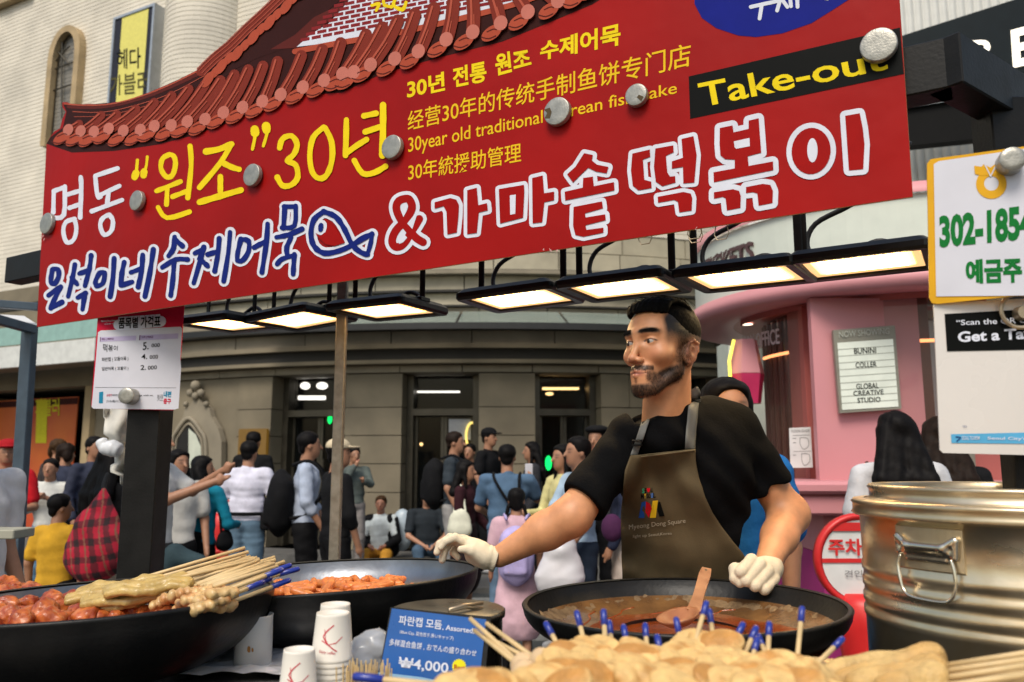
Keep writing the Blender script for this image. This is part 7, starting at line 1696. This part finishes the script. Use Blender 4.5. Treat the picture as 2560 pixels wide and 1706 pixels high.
    if lower == 'trousers': sdf_mesh('trousers', tr+[e(w(0,0,.93,False), (.150,.115,.11), .03, M=Mb)], n, cloth(bot, 'trousers'), t, None, fd)
    elif lower == 'skirt': sdf_mesh('skirt', [cap(w(0,0,.98,False), w(0,.0,.52,False), .150*s, .21*s, .03, sq=(tuple(F_), .8))], n, cloth(bot, 'skirt'), t, None, fd)
    elif lower == 'shorts': sdf_mesh('shorts', [cap(w(g*.08,0,.92,False), w(g*.10,.0,.50,False), .105*s, .095*s, .03) for g in (-1,1)], n, cloth(bot, 'shorts'), t, None, fd)
    elif lower == 'dress':
        sdf_mesh('dress', shirt+[cap(w(0,0,1.02,False), w(0,-.01,.50,False), .135*s, .245*s, .04, sq=(tuple(F_), .8)), dict(rbox(w(0,0,.14,False), (.5*s,.5*s,.20*s), .01, M=Mb), sub=True)], n, cloth(top, 'dress'), t, None, lambda Q: (.012*vnoise(Q, 30, 7)+.004*vnoise(Q, 80, 8))*s)
    sdf_mesh('shoes', shoes, n, cloth(shoe, 'shoe'), t)
    H_ = [e(hw(0,-.022,.040), (.084,.092,.082), .01)]
    cut = dict(e(hw(0,.095,-.01), (.09,.085,.088), .006), sub=True); cut2 = dict(e(hw(0,.060,-.10), (.12,.11,.090), .006), sub=True)
    if hair in ('short','crop'): H_ += [e(hw(0,-.012,.072), (.074,.078,.046), .012), e(hw(0,-.062,-.02), (.060,.036,.055), .01), cut, cut2]
    elif hair == 'long':
        H_ += [e(hw(0,-.005,.066), (.080,.082,.045), .012), cut]+[cap(hw(sd,-.048,.02), w(sd*2.2,-.10,1.36), .046*s, .045*s, .02) for sd in (-.05,-.02,.02,.05)]+[cap(w(sd*2.2,-.10,1.36), w(sd*2.4,-.13,1.26-hairlen-.02*(i_%2)), .046*s, .016*s, .012) for i_, sd in enumerate((-.05,-.03,.0,.03,.05))]+[cap(hw(g*.066,-.005,.02), w(g*.085,.03,1.36-hairlen*.5), .026*s, .018*s, .02) for g in (-1,1)]
    elif hair == 'ponytail': H_ += [e(hw(0,-.008,.068), (.076,.076,.042), .012), cut, cut2, cap(hw(0,-.10,.02), hw(0,-.13,-.10), .024*s, .022*s, .02), cap(hw(0,-.13,-.10), hw(0,-.11,-.26-hairlen), .022*s, .012*s, .01), cap(hw(0,-.08,.01), hw(0,-.06,-.05), .05*s, .04*s, .02)]
    elif hair == 'pigtails':
        H_ += [e(hw(0,-.008,.068), (.076,.076,.042), .012), cut, cut2, e(hw(0,-.055,-.03), (.06,.05,.07), .02)]
        for g in (-1,1): H_ += [cap(hw(g*.075,-.05,-.05), hw(g*.10,-.055,-.17), .020*s, .017*s, .008), cap(hw(g*.10,-.055,-.17), hw(g*.105,-.06,-.30), .017*s, .009*s, .008)]
    elif hair == 'curly': H_ += [e(hw(0,-.01,.06), (.105,.10,.08), .02), e(hw(.07,-.03,-.02), (.05,.06,.08), .02), e(hw(-.07,-.03,-.02), (.05,.06,.08), .02), cut]
    if hair != 'bald': sdf_mesh('hair', H_, n*.85, M_h2[hc_], t, None, lambda Q: ((.009*vnoise(Q, 60, 3)+.005*vnoise(Q, 150, 4)) if hair == 'curly' else (.0035*vnoise(Q*np.array((1,1,.15)), 170, 3)+.004*vnoise(Q, 60, 9)))*s)
    if cap_:
        kind, cc = cap_; K_ = [e(hw(0,-.015,.062), (.091,.100,.066), .01), dict(rbox(hw(0,0,-.03), (.2*s,.2*s,.07*s), .004, M=Mh2), sub=True)]
        if kind == 'cap': K_ += [e(hw(0,.105,.052), (.062,.070,.010), .008)]
        elif kind == 'bucket': K_ += [cap(hw(0,-.0,.045), hw(0,.0,.038), .130*s, .140*s, .01, sq=((0,0,1), .12))]
        else: K_ = [e(hw(0,-.01,.085), (.105,.110,.040), .01)]
        sdf_mesh('hat', K_, n*.9, cloth(cc, 'hat'), t)
    t['_w'] = 0; del t['_w']
    return t, w, F_, S1, s
def backpack(lab, P, c, dims=(.15,.085,.21), off=-.19, z=1.18):
    t, w, F_, S1, s = P; Mb = [[S1.x,F_.x,0],[S1.y,F_.y,0],[0,0,1]]; b = thing('backpack', lab, 'backpack', w(0,off,z))
    sdf_mesh('bag', [ell(w(0,off,z-.02), tuple(v*s*1.12 for v in dims), .03, M=Mb), rbox(w(0,off+.01,z-.02), tuple(v*s*.88 for v in dims), .04, M=Mb, rr=.07*s), rbox(w(0,off-dims[1]*.8,z-dims[2]*.35), (dims[0]*.75*s,.04*s,dims[2]*.42*s), .02, M=Mb, rr=.03*s)], .011*s, cloth(c, 'pack'), b, None, lambda Q: (.012*vnoise(Q, 24, 2)+.004*vnoise(Q, 70, 3))*s)
    for g in (-1, 1): MB().tube(catmull([w(g*.09,-.12,1.42), w(g*.115,.02,1.455), w(g*.12,.125,1.36), w(g*.13,.13,1.20), w(g*.14,.02,1.03), w(g*.11,-.12,.99)], 4), .014*s, 8).build('shoulder_strap', cloth(c, 'pack'), b, True)
    return b
def shoulderbag(lab, P, c, side=1, z=.98, fw=.0, size=(.13,.05,.15), out=.20):
    t, w, F_, S1, s = P; Mb = [[S1.x,F_.x,0],[S1.y,F_.y,0],[0,0,1]]; b = thing('shoulder_bag', lab, 'bag', w(side*out,fw,z))
    sdf_mesh('bag', [e_ for e_ in (ell(w(side*out,fw,z), tuple(v*s for v in (size[1],size[0],size[2])), .02, M=Mb), ell(w(side*out,fw,z-size[2]*.4), tuple(v*s for v in (size[1]*1.3,size[0]*1.1,size[2]*.6)), .03, M=Mb))], .010, cloth(c, 'bag'), b, None, lambda Q: .008*vnoise(Q, 35, 4)*s)
    MB().tube(catmull([w(side*out,fw+size[0]*.5,z+size[2]*.7), w(side*(out-.02),fw+.05,1.22), w(side*.15,0,1.44), w(side*(out-.02),fw-.06,1.22), w(side*out,fw-size[0]*.5,z+size[2]*.7)], 4), .011*s, 8).build('strap', cloth(c, 'bag'), b, True)
    return b
WHT = (.62,.62,.68); BLK = (.007,.007,.008); NVY = (.03,.035,.06); JEAN = (.10,.17,.25); GRY = (.20,.20,.20); TEAL = (.01,.17,.25)
k4c = crop(0, 1040, .28066); k5c = crop(400, 1040, .24232); k6c = crop(880, 1040, .38267)
person('woman in a red cap and red polo shirt at the far left', 22, 1100, 7.2, 30, (.55,.012,.02), BLK, 'ponytail', cap_=('cap', (.33,.01,.015)), armL=((.24,.05,1.10),(.10,.25,1.08)))
q = person('large near person in a white T-shirt cut off by the left frame edge', -62, 1010, 3.4, 80, (.66,.66,.68), BLK, 'short', armR=((-.27,.0,1.13),(-.20,.16,.98)), wide=1.25, res=.010)
P_ = person('woman in white shirt and blue jeans clasping her hands, behind the yellow-shirted boy', 128, 1147, 8.2, 10, (.60,.60,.56), (.13,.25,.38), 'ponytail', lean=.06, armR=((-.20,.08,1.14),(-.04,.20,1.27)), armL=((.20,.08,1.14),(.04,.20,1.27)), sleeve='mid')
person('person in dark clothes with curly brown hair behind the clapping woman', 166, 1112, 9.6, 150, NVY, BLK, 'curly', 'brown', sleeve='long')
person('blond-haired person at the back near the red poster', 146, 1102, 10.4, 160, (.05,.04,.04), BLK, 'curly', 'tan', sleeve='long')
person('dark-haired man in a speckled navy sweater walking right at the left', 238, 1092, 8.4, 60, (.035,.04,.065), BLK, 'short', sleeve='long', walk=.2)
B_ = person('small boy with black hair in a plain yellow T-shirt seen from behind', 152, 1236, 5.3, 170, (.66,.36,.03), BLK, 'short', lower='shorts', headturn=-35, res=.011, armR=((-.25,-.01,1.12),(-.25,.02,.88)), armL=((.25,-.01,1.12),(.25,.02,.88)))
PL_ = person('woman in black top and beige trousers walking away, left of the black post', 285, 1110, 5.2, 150, BLK, (.42,.36,.28), 'long', sleeve='long', hairlen=.05, wide=1.1)
# plaid cloth bag
M_pl = vcmat('red_plaid', .85, var=.15, vs_=10, bump=.3)
def plaid(V):
    w1 = V[:,0]*70+1.3*vnoise(V, 14, 1)*2+V[:,2]*14; w2 = V[:,2]*64+2.2*vnoise(V, 12, 2)-V[:,0]*12
    s1 = (np.sin(w1) > .35).astype(float); s2 = (np.sin(w2) > .35).astype(float); s3 = (np.abs(np.sin(w1*.5+.6)) < .16).astype(float)
    C = np.tile((.50,.010,.035), (len(V), 1)); k_ = (s1+s2)[:, None]; C = np.where(k_ == 1, (.16,.010,.020), C); C = np.where(k_ == 2, (.030,.012,.015), C)
    return np.where(s3[:, None] > 0, np.array((.26,.10,.06)), C)
bg_ = thing('shoulder_bag', 'big slouchy red plaid bag beside the yellow-shirted boy', 'bag', at(240,1330,4.85))
KP = lambda x, y, Y: at(*k4c(x, y), Y)
sdf_mesh('bag', [cap(KP(870,1180,4.85), KP(850,1230,4.85), .16, .17, .05, sq=((0,1,0), .6)), cap(KP(880,1000,4.85), KP(870,1180,4.85), .115, .15, .05, sq=((0,1,0), .6)), cap(KP(900,760,4.85), KP(880,1000,4.85), .045, .115, .05, sq=((0,1,0), .6)), cap(KP(925,660,4.85), KP(900,800,4.85), .018, .05, .03), cap(KP(700,1100,4.85), KP(870,800,4.85), .05, .02, .05)], .007, M_pl, bg_, plaid, lambda Q: .020*vnoise(Q, 22, 12)+.007*vnoise(Q, 55, 13))
MB().tube(catmull([KP(925,680,4.86), KP(930,600,4.92), KP(960,520,5.0)], 5), .014, 8).build('strap', M_pl, bg_, True)
# right of the black post
person('black-haired woman in white peeping out right of the black post', 449, 1124, 6.3, 35, (.62,.60,.55), BLK, 'long', headturn=20, hairlen=.08)
# pointing arm of someone hidden by the post
person('person hidden by the black post whose pointing arm sticks out to the right', 395, 1060, 5.4, 85, (.6,.6,.58), (.08,.08,.08), 'short', armL=((.20,.16,1.26),(.10,.42,1.40)), armR=((-.21,.20,1.22),(-.12,.46,1.33)), sleeve='short')
P_ = person('woman with dark hair in a teal sweater seen from behind', 508, 1140, 6.6, 160, (.008,.20,.30), BLK, 'long', sleeve='long', lower='skirt', headturn=-55, hairlen=-.06, armR=((-.26,.05,1.10),(-.18,.28,1.08)), armL=((.24,.0,1.12),(.20,.15,.95)))
shoulderbag('small black bag at the teal sweater woman’s side', P_, BLK, -1, .96, .05, (.09,.04,.09), .24)
person('man in black beyond the white T-shirt man', 635, 1080, 10.2, 175, BLK, BLK, 'short', sleeve='long')
P_ = person('man in a white T-shirt and blue jeans seen from behind', 624, 1103, 7.9, 172, (.66,.65,.76), (.13,.21,.29), 'short', hc_='black', armL=((.27,.04,1.10),(.28,.14,.90)), armR=((-.27,.04,1.10),(-.22,.16,.95)), wide=1.12)
t_, w_, F__, S__, s_ = P_
bb_ = thing('waist_bag', 'black belt bag round the waist of the white T-shirt man', 'bag', w_(0,0,1.0)); M3 = Matrix(((S__.x,F__.x,0),(S__.y,F__.y,0),(0,0,1)))
MB().lathe([(.196*s_,-.018*s_),(.203*s_,-.018*s_),(.203*s_,.018*s_),(.196*s_,.018*s_)], w_(0,0,1.0), 40, M3 @ Matrix.Diagonal((1,.72,1))).build('belt', cloth(BLK), bb_, True)
sdf_mesh('pouch', [rbox(w_(-.21,.02,.93), (.05*s_,.09*s_,.09*s_), .01, rr=.03)], .011, cloth(BLK), bb_)
P_ = person('young man in a pale blue shirt with a black backpack, facing right', 772, 1080, 7.0, 100, (.42,.48,.60), BLK, 'short', sleeve='mid', armL=((.24,.02,1.12),(.22,.14,.93)), headturn=10, armR=((-.24,.02,1.12),(-.22,.14,.93)))
backpack('big black backpack on the man in the pale blue shirt', P_, BLK, (.16,.10,.25), -.21, 1.13)
person('person in black with a beige cap, half hidden by the thin pole', 846, 1099, 6.4, 120, BLK, BLK, 'short', sleeve='mid', cap_=('cap', (.60,.50,.34)), headturn=-25, armR=((-.27,.02,1.12),(-.25,.10,.88)), armL=((.27,.02,1.12),(.25,.12,.88)), wide=1.1)
person('person in grey hoodie and grey trousers by the stone pier, hands raised', 886, 1118, 10.4, 30, (.10,.12,.11), (.24,.22,.21), 'short', sleeve='long', armR=((-.20,.12,1.20),(-.04,.17,1.45)), armL=((.20,.12,1.20),(.08,.20,1.25)), zg=.06, shoe=(.6,.6,.6))
# seated pair on the step
ZS = .17
P_ = person('old man in dark jacket, white shirt and orange trousers sitting on the step', 953, 1240, 11.1, 0, (.55,.60,.60), (.50,.24,.03), 'crop', 'tan', seat=1, zg=.06, h_=1.62, armR=((-.24,.10,1.10),(-.08,.28,1.02)), armL=((.24,.10,1.10),(.08,.28,1.02)), sleeve='short', shoe=(.62,.62,.60), skin=(.34,.15,.09))
t_, w_, F__, S__, s_ = P_
sdf_mesh('open_jacket', [cap(w_(g*.14,-.02,1.36), w_(g*.17,-.02,.95), .09*s_, .10*s_, .03) for g in (-1,1)]+[cap(w_(g*.19,.0,1.36), w_(g*.25,.09,1.10), .068*s_, .06*s_, .03) for g in (-1,1)]+[cap(w_(g*.25,.09,1.10), w_(g*.14,.22,1.04), .056*s_, .05*s_, .03) for g in (-1,1)]+[ell(w_(0,-.09,1.15), (.17*s_,.08*s_,.25*s_), .03)], .013, cloth(BLK), t_)
person('man in a dark polo shirt and jeans sitting on the step, hands between knees', 1068, 1222, 10.9, 12, (.022,.028,.034), (.06,.10,.15), 'crop', seat=1, zg=.06, h_=1.70, armR=((-.25,.12,1.10),(-.05,.32,.98)), armL=((.25,.12,1.10),(.06,.32,.98)), shoe=BLK, wide=1.15, skin=(.40,.20,.12))
q = sdf_mesh('plastic_bag', [ell(at(*k6c(328,740), 11.3), (.16,.12,.30), .05), ell(at(*k6c(345,670), 11.3), (.06,.05,.10), .05)], .02, mat('pale_bag', (.42,.50,.56), .3, var=.15), None, None, lambda Q: .03*np.abs(vnoise(Q, 16, 3))); tag(q, 'pale plastic bag standing on the step between the two seated men', 'bag')
P_ = person('young man in dark grey shirt with a black backpack, facing right by the doors', 1137, 1080, 9.0, 80, (.035,.045,.055), (.30,.29,.28), 'short', 'brown', armL=((.24,.04,1.12),(.22,.18,.95)), sleeve='short')
backpack('black backpack of the young man by the doors', P_, BLK, (.17,.11,.24), -.21, 1.18)
P_ = person('woman in a long maroon cardigan facing right, white bag on her shoulder', 1164, 1150, 7.6, 75, (.035,.010,.014), (.02,.012,.014), 'long', 'black', sleeve='long', lower='skirt', hairlen=-.1, armR=((-.22,.0,1.12),(-.22,.12,.90)), armL=((.22,.05,1.12),(.22,.25,.92)))
shoulderbag('slouchy white shoulder bag on the maroon cardigan', P_, (.62,.62,.50), -1, 1.05, .02, (.12,.05,.16), .24)
person('person in black clothes and black cap standing by the middle doors', 1222, 1071, 10.6, 60, BLK, BLK, 'short', cap_=('cap', BLK), sleeve='short', zg=.06)
P_ = person('man in a blue denim shirt seen from behind, raising a phone', 1268, 1112, 7.2, 175, (.085,.15,.24), (.12,.19,.28), 'short', armL=((.27,.06,1.12),(.20,.24,1.05)), armR=((-.27,.10,1.20),(-.20,.26,1.38)), wide=1.15)
t_, w_, F__, S__, s_ = P_
# crossbody straps and sling
q = MB(); q.tube(catmull([w_(.13,.02,1.44), w_(.10,-.13,1.38), w_(0,-.14,1.22), w_(-.14,-.10,1.05)], 5), .013, 8); q.tube(catmull([w_(-.12,.02,1.44), w_(-.12,-.12,1.38), w_(-.13,-.14,1.15)], 5), .013, 8); t2 = thing('crossbody_bag', 'black crossbody bag on the back of the denim shirt', 'bag', w_(-.1,-.15,1.0)); q.build('strap', cloth(BLK), t2, True)
sdf_mesh('bag', [rbox(w_(-.13,-.16,1.0), (.10,.05,.09), .02, rr=.03)], .011, cloth(BLK), t2)
p_ = w_(-.18,.32,1.45); tag(MB().bbox(p_, (.07,.012,.14), b=.004).build('phone', mat('phone_white', (.6,.6,.65), .3, bump=0)), 'white phone held up by the man in the denim shirt', 'phone')
P_ = person('little girl in a pink dress with black pigtails seen from behind', 1291, 1221, 5.9, 178, (.62,.40,.46), BLK, 'pigtails', lower='dress', armR=((-.22,-.02,1.12),(-.22,.04,.90)), armL=((.22,-.02,1.12),(.24,.04,.92)), shoe=BLK, res=.011, walk=.15)
backpack('lilac backpack on the little girl in the pink dress', P_, (.42,.36,.62), (.15,.09,.24), -.19, 1.12)
t_, w_, F__, S__, s_ = P_
sdf_mesh('sock', [cap(w_(g*.10,0,.10,False), w_(g*.10,.0,.30,False), .040*s_, .046*s_, .01) for g in (-1,1)], .012, cloth(BLK), t_)
person('woman in a pale yellow blouse with long dark hair facing left', 1408, 1111, 6.6, -60, (.62,.56,.26), (.5,.45,.35), 'long', sleeve='long', hairlen=.1, armR=((-.22,.08,1.12),(-.15,.28,1.12)), armL=((.22,.05,1.12),(.16,.22,1.10)))
P_ = person('man with cropped hair in a light blue shirt facing left beside the vendor', 1446, 1092, 5.8, -70, (.38,.50,.62), (.02,.03,.05), 'crop', sleeve='short', armR=((-.25,.12,1.12),(-.16,.30,1.08)), armL=((.24,.05,1.10),(.22,.20,.92)))
wb_ = thing('carrier_bag', 'big translucent white carrier bag hanging under the vendor’s forearm', 'bag', at(1398,1420,5.5))
M_wbag = mat('white_poly', (.66,.64,.66), .35, var=.08, bump=.2, bs=14, dist=.01)
pr = [cap(at(1400,1370,5.5), at(1398,1440,5.5), .10, .165, .05, sq=((0,1,0), .6)), cap(at(1375,1300,5.5), at(1400,1370,5.5), .02, .09, .04), cap(at(1425,1300,5.5), at(1400,1370,5.5), .02, .09, .04)]
sdf_mesh('bag', pr, .012, M_wbag, wb_, None, lambda Q: .02*vnoise(Q, 18, 31)+.006*vnoise(Q, 60, 32))
person('person with a black beret and glasses behind the light blue shirt man', 1494, 1066, 7.2, -30, (.03,.03,.035), BLK, 'short', cap_=('beret', BLK), sleeve='long')
P_ = person('person in navy top and pale trousers mostly hidden behind the vendor’s elbow', 1560, 1080, 5.9, -100, (.02,.025,.05), (.55,.46,.40), 'short', sleeve='long')
q = sdf_mesh('handbag', [ell(at(1530,1320,5.3), (.07,.05,.09), .03)], .010, cloth((.07,.02,.065))); tag(q, 'purple handbag just left of the vendor’s apron', 'handbag')
person('dark-haired woman peeping over the vendor’s shoulder, blue apron', 1812, 946, 2.78, 5, (.015,.13,.40), (.015,.13,.40), 'long', zg=.1, sleeve='short', res=.009, hairlen=0, armR=((-.20,.02,1.12),(-.16,.10,.92)), armL=((.20,.02,1.12),(.16,.10,.92)), wide=.95)
P_ = person('woman with long glossy black hair and white top, left of two at the booth', 2236, 1030, 4.25, 172, (.60,.60,.62), BLK, 'long', sleeve='short', hairlen=.34, res=.010)
shoulderbag('brown leather bag strap over the left long-haired woman', P_, (.10,.04,.03), 1, .9, .0)
P_ = person('woman with long dark brown hair, right of two at the booth', 2345, 1044, 4.5, 165, BLK, BLK, 'long', 'brown', sleeve='short', hairlen=.30, res=.010)
shoulderbag('pink strapped bag of the right long-haired woman', P_, (.45,.10,.14), 1, .9, .0)
person('man in black in the far doorway behind the crowd', 1175, 1110, 10.9, -20, BLK, BLK, 'short', sleeve='long', zg=.06)
person('woman in dark coat passing far behind the girl', 1330, 1105, 9.8, -80, (.03,.03,.035), BLK, 'long', sleeve='long')
# traffic cone
c = at(560, 1400, 7.4); MB_ = MB().lathe([(.19,0),(.19,.03),(.13,.035),(.10,.2),(.03,.70),(.02,.71),(.001,.71)], (c.x, c.y, 0), 32); tag(MB_.build('traffic_cone', mat('cone_orange', (.62,.10,.05), .5)), 'faded orange traffic cone between the teal sweater woman and white T-shirt man', 'cone')
# carton tray held at the left edge
tag(MB().bbox(at(10,1333,3.2), (.16,.14,.035), b=.004).build('grey_box', mat('carton', (.34,.33,.26), .8)), 'flat grey box held at the left frame edge', 'box')
pr = [cap(at(*k5c(140,1420), 5.0), at(*k5c(60,1530), 5.0), .05, .09, .04), cap(at(*k5c(160,1450), 5.0), at(*k5c(390,1510), 5.0), .07, .05, .04)]
q = sdf_mesh('dark_jacket', pr, .012, cloth((.035,.06,.07)), None, None, lambda Q: .012*vnoise(Q, 30, 4)); tag(q, 'dark jacket bundle low beside the black post, behind the skewers', 'jacket')
